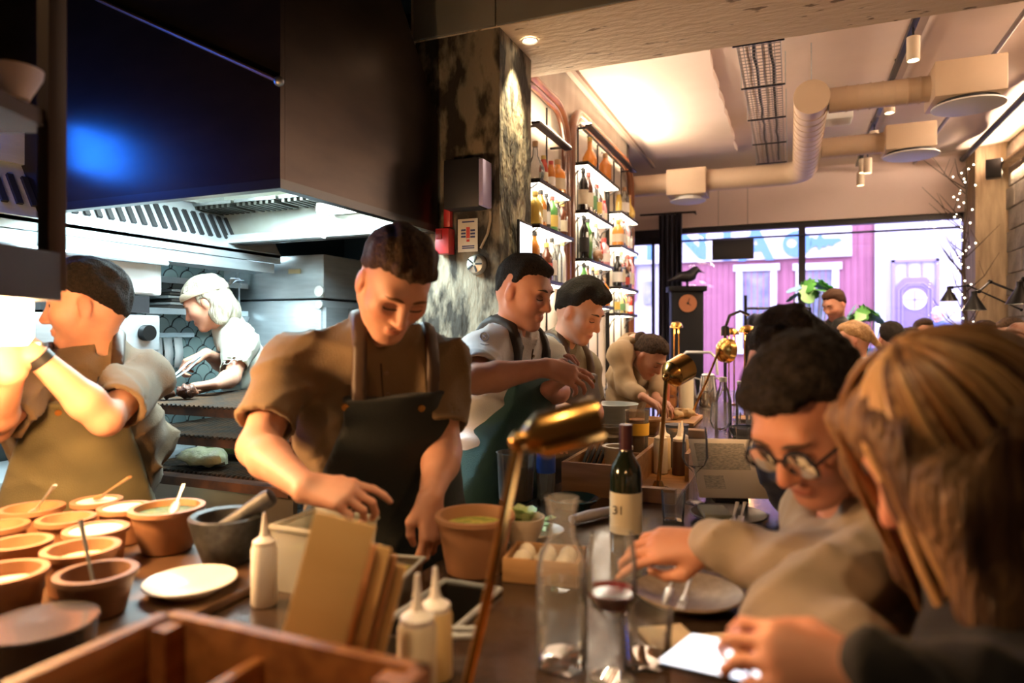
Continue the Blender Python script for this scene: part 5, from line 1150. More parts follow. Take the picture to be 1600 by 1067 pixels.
def head_sdf(f, hc, R, sc=1., fem=False):
    T = lambda p: V3(hc)+R @ (V3(p)*sc); E = lambda c, r, k=.02, op='u': f.ell(T(c), V3(r)*sc, R, k*sc, op); C = lambda a, b, r0, r1, k=.015: f.cone(T(a), T(b), r0*sc, r1*sc, k*sc)
    E((0,-.014,.042), (.075,.094,.080), .03); E((0,-.050,-.008), (.058,.048,.055), .03); E((0,.030,-.022), (.060,.062,.085), .04)
    for s in (-1,1):
        C((s*.056,.0,-.045), (s*.018,.064,-.096), .016, .015, .03); E((s*.040,.058,-.018), (.024,.026,.026), .03)
        E((s*.078,-.008,-.008), (.007,.018,.030), .010)
    E((0,.070,-.097), (.021,.018,.016), .025); C((-.034,.078,.030), (.034,.078,.030), .012, .012, .022)
    for s in (-1,1): E((s*.031,.096,.005), (.017,.016,.012), .016, 's'); E((s*.031,.0665,.003), (.0150,.0140,.0125), .005)
    C((0,.083,.020), (0,.109,-.026), .0075, .0115, .012); E((0,.105,-.031), (.0125,.012,.0095), .008)
    for s in (-1,1): E((s*.0125,.096,-.033), (.0085,.010,.0075), .007)
    E((0,.0885,-.0595), (.022,.009,.0055), .007); E((0,.0875,-.0700), (.019,.009,.0065), .007); E((0,.100,-.0648), (.020,.006,.0013), .003, 's')
from mathutils.bvhtree import BVHTree
def face_parts(parent, org, hc, R, sc, brow, closed=True, body=None):
    me = body.data; n = len(me.vertices); co = np.empty(n*3, np.float32); me.vertices.foreach_get('co', co); co = co.reshape(-1,3)
    hl_ = V3(hc)-V3(org); pv = np.empty(len(me.loops), np.int32); me.loops.foreach_get('vertex_index', pv); pv = pv.reshape(-1,4)
    near = (np.abs(co-hl_).max(1) < .16); pf = pv[near[pv].all(1)]
    bv = BVHTree.FromPolygons([tuple(c) for c in co], [tuple(q) for q in pf.tolist()])
    fwd = Vector(R[:,1])
    def S(x, z, off=.0):
        o = Vector(hl_+R @ (V3((x,.20,z))*sc)); h = bv.ray_cast(o, -fwd, .3)
        return (h[0] if h[0] is not None else Vector(hl_+R @ (V3((x,.08,z))*sc)))+fwd*off*sc
    m_l = mat('lash', (.03,.018,.012), .7)
    for s in (-1,1):
        MB().tube([S(s*(.011+.039*i/6), .0235+.0075*math.sin(math.pi*(.12+.70*i/6)), .0004) for i in range(7)], [.0022*sc,.0048*sc,.0054*sc,.0052*sc,.0044*sc,.0032*sc,.0014*sc], 6, flat=.7).build('eyebrow', brow, parent)
        if closed:
            MB().tube([S(s*(.031+.0155*math.cos(a)), .0000-.0055*math.sin(a), .0005) for a in [math.pi*i/8 for i in range(9)]], [.0008*sc]+[.0018*sc]*7+[.0008*sc], 6).build('eyelashes', m_l, parent)
            MB().tube([S(s*(.031+.0150*math.cos(a)), .0045+.0055*math.sin(a), -.0004) for a in [math.pi*i/8 for i in range(9)]], .0010*sc, 6).build('lid_crease', mat('lid_crease', (.22,.10,.065), .7), parent)
        else:
            c = S(s*.031, .003, -.0105); Mx = Matrix.Translation(c) @ Matrix(R).to_4x4()
            MB().ball((0,0,0), (.0135*sc,.0122*sc,.0080*sc), 14, 10, M=Mx).build('eye', mat('eye_white', (.70,.66,.62), .2), parent)
            MB().ball((0,.0100*sc,-.0006), (.0058*sc,.003*sc,.0058*sc), 12, 8, M=Mx).build('iris', mat('iris_dark', (.05,.035,.02), .15), parent)
            MB().tube([S(s*(.031+.0155*math.cos(a)), .0040+.0075*math.sin(a), .0012) for a in [math.pi*i/8 for i in range(9)]], [.0010*sc]+[.0020*sc]*7+[.0010*sc], 6).build('eyelashes', m_l, parent)
def face_col(hc, R, sc, tone=(1,1,1), stubble=0., lips=1.):
    def fn(vs):
        p = ((vs-V3(hc)) @ R)/sc; c = np.tile(np.array(tone, float), (len(vs),1)); x, y, z = p[:,0], p[:,1], p[:,2]
        inh = (np.abs(x) < .1) & (np.abs(y) < .13) & (z > -.125) & (z < .14)
        def g(cx, cy, cz, rx, ry, rz): return np.exp(-(((np.abs(x)-cx)/rx)**2+((y-cy)/ry)**2+((z-cz)/rz)**2))*inh
        red = np.clip(g(.042,.07,-.022,.022,.04,.02)+g(0,.11,-.03,.015,.02,.015)+g(.08,-.01,0,.012,.03,.04), 0, 1)
        c *= 1-red[:,None]*np.array([.0,.20,.22])
        lip = np.clip(g(0,.092,-.0645,.021,.02,.0075)*1.3, 0, 1)*lips; c *= 1-lip[:,None]*np.array([.18,.45,.42])
        soc = g(.031,.085,.004,.020,.03,.013); c *= 1-soc[:,None]*np.array([.22,.28,.28])
        if stubble: st = np.clip((-.038-z)*30, 0, 1)*np.clip((y+.01)*25, 0, 1)*inh*(1-lip); c *= 1-st[:,None]*np.array([.32,.36,.34])*stubble
        return c
    return fn
def hand_sdf(f, wr, d, n, side, curl=.5, spread=.10, thumb=.5, sc=1., pts=None):
    """wr wrist, d direction of the fingers, n back of the hand, side=+1: thumb on the right of d seen from the back"""
    d = unit(d); n = unit(V3(n)-d*(V3(n)@d)); r = np.cross(d, n)*side; wr = V3(wr)
    P = lambda a, b, c: wr+sc*(d*a+r*b+n*c)
    kn = [(.086,.028,.002),(.092,.009,.005),(.088,-.010,.004),(.078,-.028,0)]
    for a, b, c in kn: f.cone(P(.0,b*.55,0), P(a,b,c), .017*sc, .0125*sc, .012)
    L = [(.040,.025,.020),(.045,.029,.021),(.041,.027,.020),(.032,.020,.018)]
    for i, ((a, b, c), seg) in enumerate(zip(kn, L)):
        p = P(a,b,c); ang = 0; cu = curl[i] if isinstance(curl, (list, tuple)) else curl; yaw = (1.5-i)*spread
        for j, l in enumerate(seg):
            ang += cu*(.75,1.15,.8)[j]; dirv = (d*math.cos(yaw)+r*math.sin(yaw))*math.cos(ang)-n*math.sin(ang); q = p+dirv*l*sc
            f.cone(p, q, (.0092,.0085,.0078)[j]*sc, (.0085,.0078,.0066)[j]*sc, .0035); p = q
    p = P(.018,.022,-.006); t1 = P(.050,.044+.012*(1-thumb),-.018); t2 = t1+sc*(d*.028+r*(.016-.03*thumb)-n*.012*thumb); t3 = t2+sc*(d*.024-r*.022*thumb-n*.010*thumb)
    f.cone(p, t1, .016*sc, .0125*sc, .014); f.cone(t1, t2, .0115*sc, .010*sc, .004); f.cone(t2, t3, .010*sc, .0078*sc, .004)
def arm_sdf(f, S, E, Wr, r=(.052,.044,.040,.027), k=.02, sc=1.):
    S, E, Wr = V3(S), V3(E), V3(Wr); m = E+(Wr-E)*.28
    f.cone(S, E, r[0]*sc, r[1]*sc*.93, k); f.cone(E, m, r[1]*sc*.93, r[1]*sc, k); f.cone(m, Wr, r[1]*sc, r[3]*sc, k)
def torso_sdf(f, J, g=0., k=.05, w=1.):
    P, N, SL, SR = V3(J['P']), V3(J['N']), V3(J['SL']), V3(J['SR']); lat = unit(SR-SL); up = unit(N-P); C = P+(N-P)*.62; M = P+(N-P)*.30; bk = V3(J['back'])*.0
    f.cone(P, M, .112*w+g, .108*w+g, k, lat, 1.42); f.cone(M, C, .108*w+g, .116*w+g, k, lat, 1.45); f.cone(C, P+(N-P)*.86, .116*w+g, .072+g, k, lat, 1.6)
    f.cone(SL-lat*-.02, SR-lat*.02, .052+g, .052+g, k)
    for S in (SL, SR): f.cone(N+up*.01, S, .050+g, .050+g, k)
def leg_pts(J):
    P, lat, fw = V3(J['P']), unit(V3(J['SR'])-V3(J['SL'])), V3(J['fwd']); out = []
    lat = unit(V3((lat[0], lat[1], 0)))
    for s in (-1,1):
        H = P+lat*s*.092-V3((0,0,.03))
        if J.get('seat'):
            K = H+unit(V3((fw[0],fw[1],0)))*.40+V3((0,0,-.03)); A = V3((K[0]-fw[0]*.02, K[1]-fw[1]*.02, max(.10, K[2]-.42)))
        else: A = V3((H[0]+lat[0]*s*.03, H[1]+lat[1]*s*.03, .09)); K = (H+A)/2+fw*.03
        out.append((H, K, A))
    return out
def bounds(pts, m): pts = np.array(pts); return pts.min(0)-m, pts.max(0)+m
def person(label, J, skin=(1,1,1), shirt=None, sleeve=.75, apron=None, strap=None, pants=None, hair=None, hair_m=None, brow_m=None, res=(.011,.005), cres=.010, stubble=0., closed=True, lips=1., wrk=.006, group=None, collar=True, hands=True, hs=1., fem=False, waist=1., lower=True, face=True, apron_cut=None, bib=(.82,.125)):
    for k in J:
        if k not in ('HR','back','fwd','seat','hand','hsc'): J[k] = V3(J[k]) if J[k] is not None else None
    P, N, SL, SR, H = J['P'], J['N'], J['SL'], J['SR'], J['H']; lat = unit(SR-SL); up = unit(N-P); fw = unit(np.cross(up, lat)); 
    J['fwd'] = fw; J['back'] = -fw; R = J['HR']; hsc = J.get('hsc', 1.)
    org = (P[0], P[1], 0.0); t = thing('person', label, 'person', org, 0, group)
    legs = leg_pts(J); allp = [P, N, SL, SR, H]+[J[k] for k in ('EL','ER','WL','WR') if J.get(k) is not None]+([q for l in legs for q in l] if lower else [P-V3((0,0,.25))])
    lo, hi = bounds(allp, .17); lo[2] = max(lo[2], .0) if lower else lo[2]
    fine = [(H-.15, H+.15, res[1])]
    for s in 'LR':
        if J.get('W'+s) is not None and hands: fine.append((J['W'+s]-.13, J['W'+s]+.13, res[1]))
    f = Field(lo, hi, res[0], fine)
    torso_sdf(f, J, -.006, w=waist); f.cone(N-up*.02, H+R @ V3((0,-.018,-.055)), .056*(.88 if fem else 1), .052*(.88 if fem else 1), .03)
    head_sdf(f, H, R, hsc, fem)
    for s in 'LR':
        if J.get('E'+s) is None: continue
        arm_sdf(f, J['S'+s], J['E'+s], J['W'+s], sc=.86 if fem else 1.)
        if hands:
            d, n, cu, th = J['hand'][s][:4]; hand_sdf(f, J['W'+s], d, n, (1 if s == 'L' else -1)*(J['hand'][s][4] if len(J['hand'][s]) > 4 else 1), cu, thumb=th, sc=hs)
    if lower:
        for (h_, k_, a_) in legs:
            f.cone(h_, k_, .085, .056, .04); f.cone(k_, a_, .056, .036, .03); f.cone(a_-V3((0,0,.045)), a_-V3((0,0,.05))+fw*.16, .036, .03, .02)
    bo = sdf_obj('body', f, m_skin, t, org, 1, face_col(H, R, hsc, skin, stubble, lips))
    if face: face_parts(t, org, H, R, hsc, brow_m or mat('brow', (.06,.035,.02), .8), closed, bo)
    # shirt
    if shirt is not None:
        g = .014; lo2, hi2 = bounds([P-up*.14, N, SL, SR]+[J['S'+s]+(J['E'+s]-J['S'+s])*min(sleeve, 1) for s in 'LR' if J.get('E'+s) is not None]+([J['W'+s] for s in 'LR' if sleeve > 1 and J.get('W'+s) is not None]), .17)
        f = Field(lo2, hi2, cres); torso_sdf(f, J, g, w=waist); f.cone(P, P-up*.13, .125*waist+g, .13*waist+g, .04, lat, 1.40)
        for s in 'LR':
            if J.get('E'+s) is None: continue
            S, E, Wr = J['S'+s], J['E'+s], J['W'+s]; fm = .9 if fem else 1.
            if sleeve <= 1: f.cone(S, S+(E-S)*(sleeve+.12), .066*fm, .068*fm, .035); 
            else:
                f.cone(S, E, .068*fm, .060*fm, .035); e2 = E+(Wr-E)*(min(sleeve, 2)-1); f.cone(E, e2, .060*fm, .047*fm, .02); f.cone(E+(Wr-E)*(min(sleeve,2)-1.12), e2, .047*fm, .046*fm, .01)
        f.wrinkle(wrk*.6, 30, (HSH(label) % 1000)); f.folds(wrk*1.15, 26, (HSH(label) % 997), [lat+up*.5, lat-up*.6, up+lat*.4, fw+up*.6], 5)
        if sleeve <= 1:
            for s in 'LR':
                if J.get('E'+s) is None: continue
                S, E = J['S'+s], J['E'+s]; d = unit(E-S); c = S+(E-S)*sleeve; rr = np.sqrt(np.maximum((f.X-np.float32(c[0]))**2+(f.Y-np.float32(c[1]))**2+(f.Z-np.float32(c[2]))**2, 0))
                f.F = np.where((f.dot(c, d) > 0) & (rr < .16), np.maximum(f.F, f.dot(c, d)), f.F)
                f.cone(c-d*.018, c+d*.03, .056, .058, .002, op='s')
        f.F = np.where((np.abs(f.dot(P-up*.10, up)) < .16) & (np.abs(f.dot(P, lat)) < .24) & (np.abs(f.dot(P, fw)) < .2), np.maximum(f.F, -(f.dot(P-up*.10, up))), f.F)
        if collar: f.cone(N-up*.01-fw*.005, N+(H+R @ V3((0,-.018,-.055))-N)*.62, .066, .061, .02)
        f.cone(N+up*.03+fw*.075, N+up*.16+fw*.09, .016, .03, .01, op='s') if collar else f.cone(N+up*.0, N+up*.14+fw*.02, .050, .070, .015, op='s')
        n2 = N+(H-N)*.44; rr = np.sqrt((f.X-np.float32(n2[0]))**2+(f.Y-np.float32(n2[1]))**2+(f.Z-np.float32(n2[2]))**2); f.F = np.where((f.dot(n2, H-N) > 0) & (rr < .11), np.maximum(f.F, f.dot(n2, H-N)), f.F)
        so = sdf_obj('shirt', f, shirt, t, org, 1)
        if collar and cres < .0095:
            bv = BVHTree.FromObject(so, bpy.context.evaluated_depsgraph_get()) if False else BVHTree.FromPolygons([tuple(v.co) for v in so.data.vertices], [tuple(p.vertices) for p in so.data.polygons])
            def front(dl, du):
                o_ = Vector(N-up*du+lat*dl+fw*.5-V3(org)); h_ = bv.ray_cast(o_, -Vector(fw), 1.); return h_[0]
            ln = [front(.0, .02+.02*i) for i in range(9)]; ln = [q+Vector(fw)*.001 for q in ln if q is not None]
            if len(ln) > 3:
                MB().tube(ln, .0022, 6).build('placket', mat('placket_seam', (.05,.032,.015), .8), t)
                for i in range(3):
                    q = front(-.012, .045+.05*i)
                    if q is not None: MB().tube([q-Vector(fw)*.002, q+Vector(fw)*.003], .0055, 12).build('button', mat('horn_button', (.20,.12,.06), .4), t)
        # apron
        if apron is not None:
            f = Field(*bounds([P-up*.05-V3((0,0,.45)), N, SL, SR], .19), cres); torso_sdf(f, J, g+.026, w=waist); f.cone(P, P-V3((0,0,.50)), .150*waist+g, .168*waist+g, .05, lat, 1.36)
            f.wrinkle(wrk*.3, 25, (HSH(label) % 991)); f.folds(wrk*.45, 18, (HSH(label) % 991), [lat+up*.3, lat-up*.4, up], 3); L = f.dot(P, lat); U = f.dot(P, up); Fd = f.dot(P, fw); Hn = float(np.linalg.norm(N-P))
            top, bw = bib; zt = Hn*top; tt = np.clip(U/zt, 0, 1)
            wid = np.where(U > .0, bw+(.235-bw)*np.clip(1-tt*1.15, 0, 1)**.8, .25); reg = np.maximum(np.abs(L)-wid, U-zt); reg = np.maximum(reg, -.02-Fd); reg = np.maximum(reg, -(U+.50))
            band = np.maximum(np.abs(U-.02)-.022, -1); 
            f2 = f.F.copy(); f.F = np.maximum(f.F, reg.astype(np.float32)); sdf_obj('apron', f, apron, t, org, 1)
            f.F = f2; sw = .017
            for sg in (-1,1):
                st = np.maximum(np.abs(L*sg-(bw-.035))-sw, zt-.015-U); f.F = np.maximum(f2+.006, st.astype(np.float32)); sdf_obj('apron_strap', f, strap or apron, t, org, 1)
            f.F = np.maximum(f2+.004, np.maximum(np.abs(U-.03)-.018, Fd+.012).astype(np.float32)); sdf_obj('apron_waist_tie', f, apron, t, org, 1)
            for s in (-1,1):
                # rivets where the straps meet the bib: found on the apron's surface
                ap = [c for c in KIDS[t.name] if c.name.split('.')[0] == 'apron'][0]
                vs = np.empty(len(ap.data.vertices)*3, np.float32); ap.data.vertices.foreach_get('co', vs); vs = vs.reshape(-1,3)+V3(org)
                tgt = P+up*(zt-.02)+lat*s*(bw-.035); dd = (vs-tgt); fz = dd@fw; pl = dd-np.outer(fz, fw); pl = (pl**2).sum(1)-np.where(fz > 0, 1, 0); i = int(np.argmin(pl))
                c = Vector(vs[i]-V3(org)); MB().tube([c-Vector(fw)*.003, c+Vector(fw)*.005], .009, 14).build('rivet', m_br2, t)
    if pants is not None and lower:
        pts = [q for l in legs for q in l]+[P]; f = Field(*bounds(pts, .17), .014); f.cone(P+up*.02, P-up*.08, .132*waist, .135*waist, .04, lat, 1.38)
        for (h_, k_, a_) in legs: f.cone(h_, k_, .102, .075, .04); f.cone(k_, a_, .075, .062, .03)
        f.wrinkle(.006, 45, 5); f.F = np.maximum(f.F, -(f.Z-.055)); sdf_obj('trousers', f, pants, t, org, 1)
        sh = Field(*bounds([a_ for _, _, a_ in legs], .22), .012)
        for (_, _, a_) in legs: sh.cone(a_-V3((0,0,.035)), a_-V3((0,0,.040))+fw*.17, .047, .042, .02); sh.cone(a_+V3((0,0,.0)), a_-V3((0,0,.04)), .05, .048, .02)
        sh.F = np.maximum(sh.F, -(sh.Z-.004)); sdf_obj('shoes', sh, mat('black_shoe', (.02,.02,.02), .5), t, org, 1)
    if hair: hair(t, org, H, R, hsc, hair_m)
    return t
def short_hair(thick=.012, top=.018, line=.006, slope=.80, fade=True, seed=1, fringe=0., curl=0., cres=.005, back=-.085, edge=.030):
    def fn(t, org, H, R, sc, m):
        f = Field(H-.17, H+.17, cres); T = lambda p: H+R @ (V3(p)*sc); E = lambda c, r, k=.02, op='u': f.ell(T(c), V3(r)*sc, R, k*sc, op)
        E((0,-.016,.042), (.075+thick*.7,.094+thick,.080+thick)); E((0,.005,.075), (.066+top*.3,.080+top*.5,.050+top), .02); E((0,-.050,-.008), (.058+thick*.6,.048+thick,.055+thick), .02)
        if fringe: E((0,.075,.085), (.055,.025,.020+fringe), .025)
        for s in (-1,1): f.cone(T((s*.074,.022,.02)), T((s*.073,.018,-.022)), .010*sc, .006*sc, .01)
        n = V3((0,-slope,1)); reg = -(f.dot(T((0,0,line)), R @ n)); side = f.dot(T((0,.030,0)), R @ V3((0,1,-.25)))          # hair stays behind the temple line except on top
        topr = -(f.dot(T((0,0,.068)), R @ V3((0,-.10,1)))); reg = np.maximum(reg, np.minimum(side, topr)); reg = np.maximum(reg, -(f.dot(T((0,0,back)), R @ V3((0,-.25,1)))))
        for s in (-1,1): E((s*.080,-.004,-.012), (.012,.021,.034), .004, 's')
        nz = np.sin(f.X*np.float32(211)+f.Y*np.float32(97))*np.sin(f.Y*np.float32(173)-f.Z*np.float32(141)+1)*np.sin(f.Z*np.float32(190)+f.X*np.float32(77)+2); reg = reg+np.float32(.007)*nz
        if curl: f.wrinkle(curl, 130, seed, n=8); f.wrinkle(curl*.8, 230, seed+1, n=8)
        else: f.wrinkle(.0035, 85, seed+3, n=5); f.wrinkle(.0035, 190, seed, axis=R @ V3((1,0,.2)), n=6)
        f.F = np.maximum(f.F+np.float32((thick+.010)*sc)*np.clip(1+reg/np.float32(edge), 0, 1)**1.6, (reg*.85-.004).astype(np.float32)).astype(np.float32); sdf_obj('hair', f, m, t, org, 1)
    return fn
RV, FV, UV = V3((CA,SA,0)), V3((-SA,CA,0)), V3((0,0,1))           # to the right, away from the camera, up
def face_dir(r, f, u): return unit(RV*r+FV*f+UV*u)
def HB(r, f, u, roll=0.):
    B = basis(face_dir(r, f, u), UV+RV*roll); return B
def fabric(n, c, c2=None, rough=.85): return mat(n, c, rough, col2=c2 or tuple(x*.8 for x in c), scale=6, bump=.25, bscale=300, sheen=.15)
c_olive = fabric('olive_brown_cotton', (.185,.120,.058)); c_green = fabric('dark_green_apron', (.011,.015,.013)); c_teal = fabric('teal_apron', (.025,.085,.085)); c_white = fabric('white_chef_cotton', (.66,.64,.63), (.58,.56,.56))
c_strap = mat('brown_leather', (.055,.028,.014), .55); c_dkpants = fabric('black_trousers', (.02,.02,.022)); c_sage = fabric('sage_apron', (.20,.17,.08)); c_cream = fabric('pale_cream_shirt', (.55,.54,.45), (.47,.46,.38))
c_tan = fabric('tan_shirt', (.38,.26,.14)); c_grey = fabric('oatmeal_knit', (.36,.29,.22)); c_light = fabric('light_knit', (.50,.44,.40)); c_navy = fabric('navy_jacket', (.010,.013,.035)); c_blk = fabric('black_cloth', (.008,.008,.008))
h_brown = mat('brown_hair', (.085,.045,.022), .7, col2=(.035,.018,.010), scale=130, stretch=(1,1,.35), bump=.9, bscale=260, spec=.25); h_dark = mat('dark_hair', (.012,.008,.006), .7, col2=(.028,.018,.012), scale=130, bump=.9, bscale=260, spec=.2)
h_grey = mat('ash_blonde_hair', (.42,.38,.30), .55, col2=(.24,.20,.14), scale=60, stretch=(1,1,.25), bump=.5, bscale=200, contrast=(.42,.6))
hl = lambda *p: [V3(W(*q[:2], d=q[2])) for q in p]
def PT(px, py, d): return V3(W(px, py, d=d))
# --- the cook in front: olive shirt, dark apron, hands over the boards
J = dict(P=PT(598,845,1.82), N=PT(588,542,1.70), SR=PT(452,572,1.66), SL=PT(684,572,1.78), H=PT(616,443,1.61), HR=HB(.40,-.72,-.84,.08),
 ER=PT(402,700,1.50), WR=PT(478,762,1.31), EL=PT(694,705,1.68), WL=PT(672,776,1.54), hsc=1.04,
 hand=dict(R=(face_dir(.9,-.15,-.12), UV*.8-FV*.5, [.35,.75,.85,.95], .6), L=(face_dir(.08,-.15,-1.0), RV*.75-FV*.6, [.45,.55,.65,.75], .7)))
person('cook in an olive shirt and dark apron bending over the pass', J, (1.0,.95,.95), c_olive, .74, c_green, c_strap, c_dkpants, short_hair(.008,.020,.012,.72,fringe=.004,seed=2), h_brown, res=(.010,.0045), cres=.0075, wrk=.012, brow_m=mat('brow_ginger', (.16,.075,.035), .8))
# --- the cook at the left, arm raised to the gantry, wrist watch
J = dict(P=PT(125,840,2.12), N=PT(160,562,2.06), SR=PT(58,592,1.93), SL=PT(226,592,2.06), H=PT(137,478,2.0), HR=HB(-.93,-.36,-.12), hsc=1.05,
 EL=PT(165,655,1.74), WL=PT(52,552,1.62), ER=PT(-12,668,1.74), WR=PT(18,585,1.58), hand=dict(L=(face_dir(-.8,-.2,.45), UV*.7-FV*.6, .8, .7), R=(face_dir(-.3,-.2,.9), RV*.6-FV*.6, .8, .6)))
t = person('cook at the left edge reaching up to the heat lamp', J, (1.05,.95,.88), c_olive, .78, c_sage, c_strap, c_dkpants, short_hair(.009,.018,.004,.70,seed=4), h_dark, res=(.011,.005), cres=.009, closed=False, wrk=.012)
w0 = Vector(J['WL']-V3((t.location.x,t.location.y,0))); dv = Vector(unit(J['WL']-J['EL']))
MB().tube([w0-dv*.030, w0-dv*.008], .032, 24).build('watch_strap', mat('watch_black', (.015,.015,.015), .4), t); MB().tube([w0-dv*.019+Vector((0,0,.030)), w0-dv*.019+Vector((0,0,.040))], .017, 20).build('watch_case', m_steeld, t)
# --- the cook in the white jacket
J = dict(P=PT(772,752,2.42), N=PT(792,530,2.38), SR=PT(752,553,2.24), SL=PT(842,553,2.52), H=PT(818,457,2.31), HR=HB(.80,-.48,-.30), hsc=1.0,
 ER=PT(744,594,2.00), WR=PT(852,574,2.06), EL=PT(872,612,2.46), WL=PT(856,608,2.24), hand=dict(R=(face_dir(.9,.1,-.28), UV*.6-FV*.7, [.25,.35,.5,.6], .5), L=(face_dir(.75,-.1,.50), RV*.5-UV*.5-FV*.3, .85, .9)))
t = person('cook in a white jacket and teal apron beside the column', J, (1.05,.92,.92), c_white, .80, c_teal, mat('dark_strap', (.03,.025,.02), .6), c_dkpants, short_hair(.005,.008,.004,.66,seed=6), h_dark, res=(.012,.005), cres=.009, wrk=.012)
sh_ = [c for c in KIDS[t.name] if c.name.split('.')[0] == 'shirt'][0]; bv = BVHTree.FromPolygons([tuple(v.co) for v in sh_.data.vertices], [tuple(p.vertices) for p in sh_.data.polygons]); o0 = Vector((0,0,CAMZ))-t.location
def on_sleeve(px, py):
    d_ = (W(px, py, d=2.)-Vector((0,0,CAMZ))).normalized(); h_ = bv.ray_cast(o0, d_, 5.); return (h_[0]-d_*.0015) if h_[0] is not None else None
m_emb = mat('blue_grey_print', (.30,.33,.48), .7)
for pts_ in ([(757+7*math.cos(a), 526+7*math.sin(a)) for a in [2*math.pi*i/16 for i in range(17)]], [(751,537),(757,539),(764,538)], [(754,523),(760,529)], [(760,523),(754,529)]):
    q_ = [on_sleeve(*p_) for p_ in pts_]; q_ = [p_ for p_ in q_ if p_ is not None]
    if len(q_) > 1: MB().tube(q_, .0013, 5).build('sleeve_emblem', m_emb, t)
q = PT(888,563,2.16); t2 = thing('tasting_spoon', 'steel tasting spoon held by the cook in the white jacket', 'spoon', q); MB().tube([(0,0,0),(.03,.01,-.025),(.06,.02,-.04)], .004, 8).build('handle', m_steel, t2); MB().ball((.07,.02,-.045), (.016,.011,.005)).build('bowl', m_steel, t2)
# --- the dark haired cook behind him
J = dict(P=PT(860,735,2.96), N=PT(872,548,2.92), SR=PT(836,574,2.80), SL=PT(912,574,3.06), H=PT(905,488,2.85), HR=HB(.74,-.50,-.46), hsc=1.02,
 ER=PT(834,640,2.68), WR=PT(884,640,2.58), EL=PT(928,645,3.02), WL=PT(902,655,2.80), hand=dict(R=(face_dir(.8,-.2,-.4), UV, .6, .5), L=(face_dir(-.5,-.4,-.5), UV, .6, .5)))
person('dark haired cook in an olive shirt looking down behind the white jacket', J, (1.0,.92,.90), fabric('olive_grey_cotton', (.17,.135,.075)), .8, fabric('brown_apron', (.045,.028,.018)), c_strap, c_dkpants, short_hair(.014,.034,.004,.62,fringe=.022,seed=8), h_dark, res=(.013,.0055), cres=.010, stubble=.35)
# --- the bartender bent over the counter
J = dict(P=PT(973,655,4.32), N=PT(992,538,4.10), SR=PT(968,556,3.94), SL=PT(1004,540,4.30), H=PT(1014,557,3.96), HR=HB(.62,-.55,-.75), hsc=1.0,
 ER=PT(978,604,3.86), WR=PT(1004,620,3.70), EL=PT(1030,590,4.16), WL=PT(1024,622,3.92), hand=dict(R=(face_dir(.7,-.3,-.4), UV, .5, .5), L=(face_dir(.5,-.6,-.3), UV, .5, .5)))
def bun_hair(t, org, H, R, sc, m):
    short_hair(.008,.010,.010,.75,seed=11,back=-.09)(t, org, H, R, sc, m)
    f = Field(H-.22, H+.22, .007); f.ell(H+R @ V3((0,-.115,.045)), V3((.038,.034,.036)), R); f.cone(H+R @ V3((0,-.08,.05)), H+R @ V3((0,-.105,.05)), .03, .03, .02); f.wrinkle(.005, 120, 3); sdf_obj('hair_bun', f, m, t, org)
t = person('bartender with a hair bun bending over the far counter', J, (.95,.88,.85), c_tan, 1.75, None, None, c_dkpants, bun_hair, h_brown, res=(.014,.007), cres=.012, fem=True, collar=False, waist=.85)
# --- the back cook at the grill with headband
J = dict(P=PT(418,690,3.46), N=PT(360,512,3.24), SL=PT(378,545,3.08), SR=PT(374,530,3.46), H=PT(323,474,3.18), HR=HB(-.86,-.18,-.48), hsc=.98,
 EL=PT(362,590,2.98), WL=PT(338,600,2.76), ER=PT(352,572,3.30), WR=PT(322,552,3.06), hand=dict(L=(face_dir(-.85,-.2,-.1), UV, .6, .5), R=(face_dir(-.8,-.3,-.4), UV, .9, .8)))
def bob_hair(t, org, H, R, sc, m):
    f = Field(H-.26, H+.22, .006); E = lambda c, r, k=.02, op='u': f.ell(H+R @ V3(c), V3(r), R, k, op)
    E((0,-.016,.045), (.085,.105,.090)); E((0,-.075,-.055), (.070,.050,.085), .04)
    for s in (-1,1): E((s*.066,-.035,-.06), (.022,.045,.075), .03)
    f.wrinkle(.006, 110, 5, axis=R @ V3((1,.3,0)), n=6); f.F = np.maximum(f.F, np.minimum(f.dot(H+R @ V3((0,.020,0)), R @ V3((0,1,0))), -f.dot(H+R @ V3((0,0,.055)), R @ V3((0,-.3,1)))).astype(np.float32)); E((.082,-.004,-.010), (.018,.020,.030), .006, 's'); E((-.082,-.004,-.010), (.018,.020,.030), .006, 's')
    sdf_obj('hair', f, m, t, org)
    T = lambda p: Vector(H+R @ V3(p)-V3(org)); pts = [T((.0865*math.sin(a), -.016+.1065*math.cos(a), .052+.014*math.cos(a))) for a in [2*math.pi*i/28 for i in range(29)]]
    MB().tube(pts, .0055, 8, flat=3.2).build('headband', fabric('beige_band', (.52,.42,.30)), t)
    k = T((0,-.132,.03)); m2 = fabric('slate_bow', (.10,.12,.15))
    for s in (-1,1):
        MB().tube([k, k+Vector(R @ V3((s*.03,-.03,.012))), k+Vector(R @ V3((s*.055,-.06,-.005)))], [.006,.016,.004], 8, flat=.4).build('bow', m2, t)
t = person('back cook with a headband tending the grill', J, (1.1,1.02,1.0), c_cream, .85, None, None, c_dkpants, bob_hair, h_grey, res=(.013,.006), cres=.010, fem=True, collar=False, waist=.88, wrk=.012)
q0, q1 = PT(318,553,2.98), PT(266,594,2.72); tg = thing('grill_tongs', 'long steel tongs held by the back cook over the grill', 'tongs', q0)
for s in (-1,1): MB().tube([(0,0,0), Vector((q1-q0)*.5)+Vector((0,0,s*.014)), Vector(q1-q0)+Vector((0,0,s*.004))], [.006,.007,.005], 8, flat=.5).build('arm', m_steel, tg)
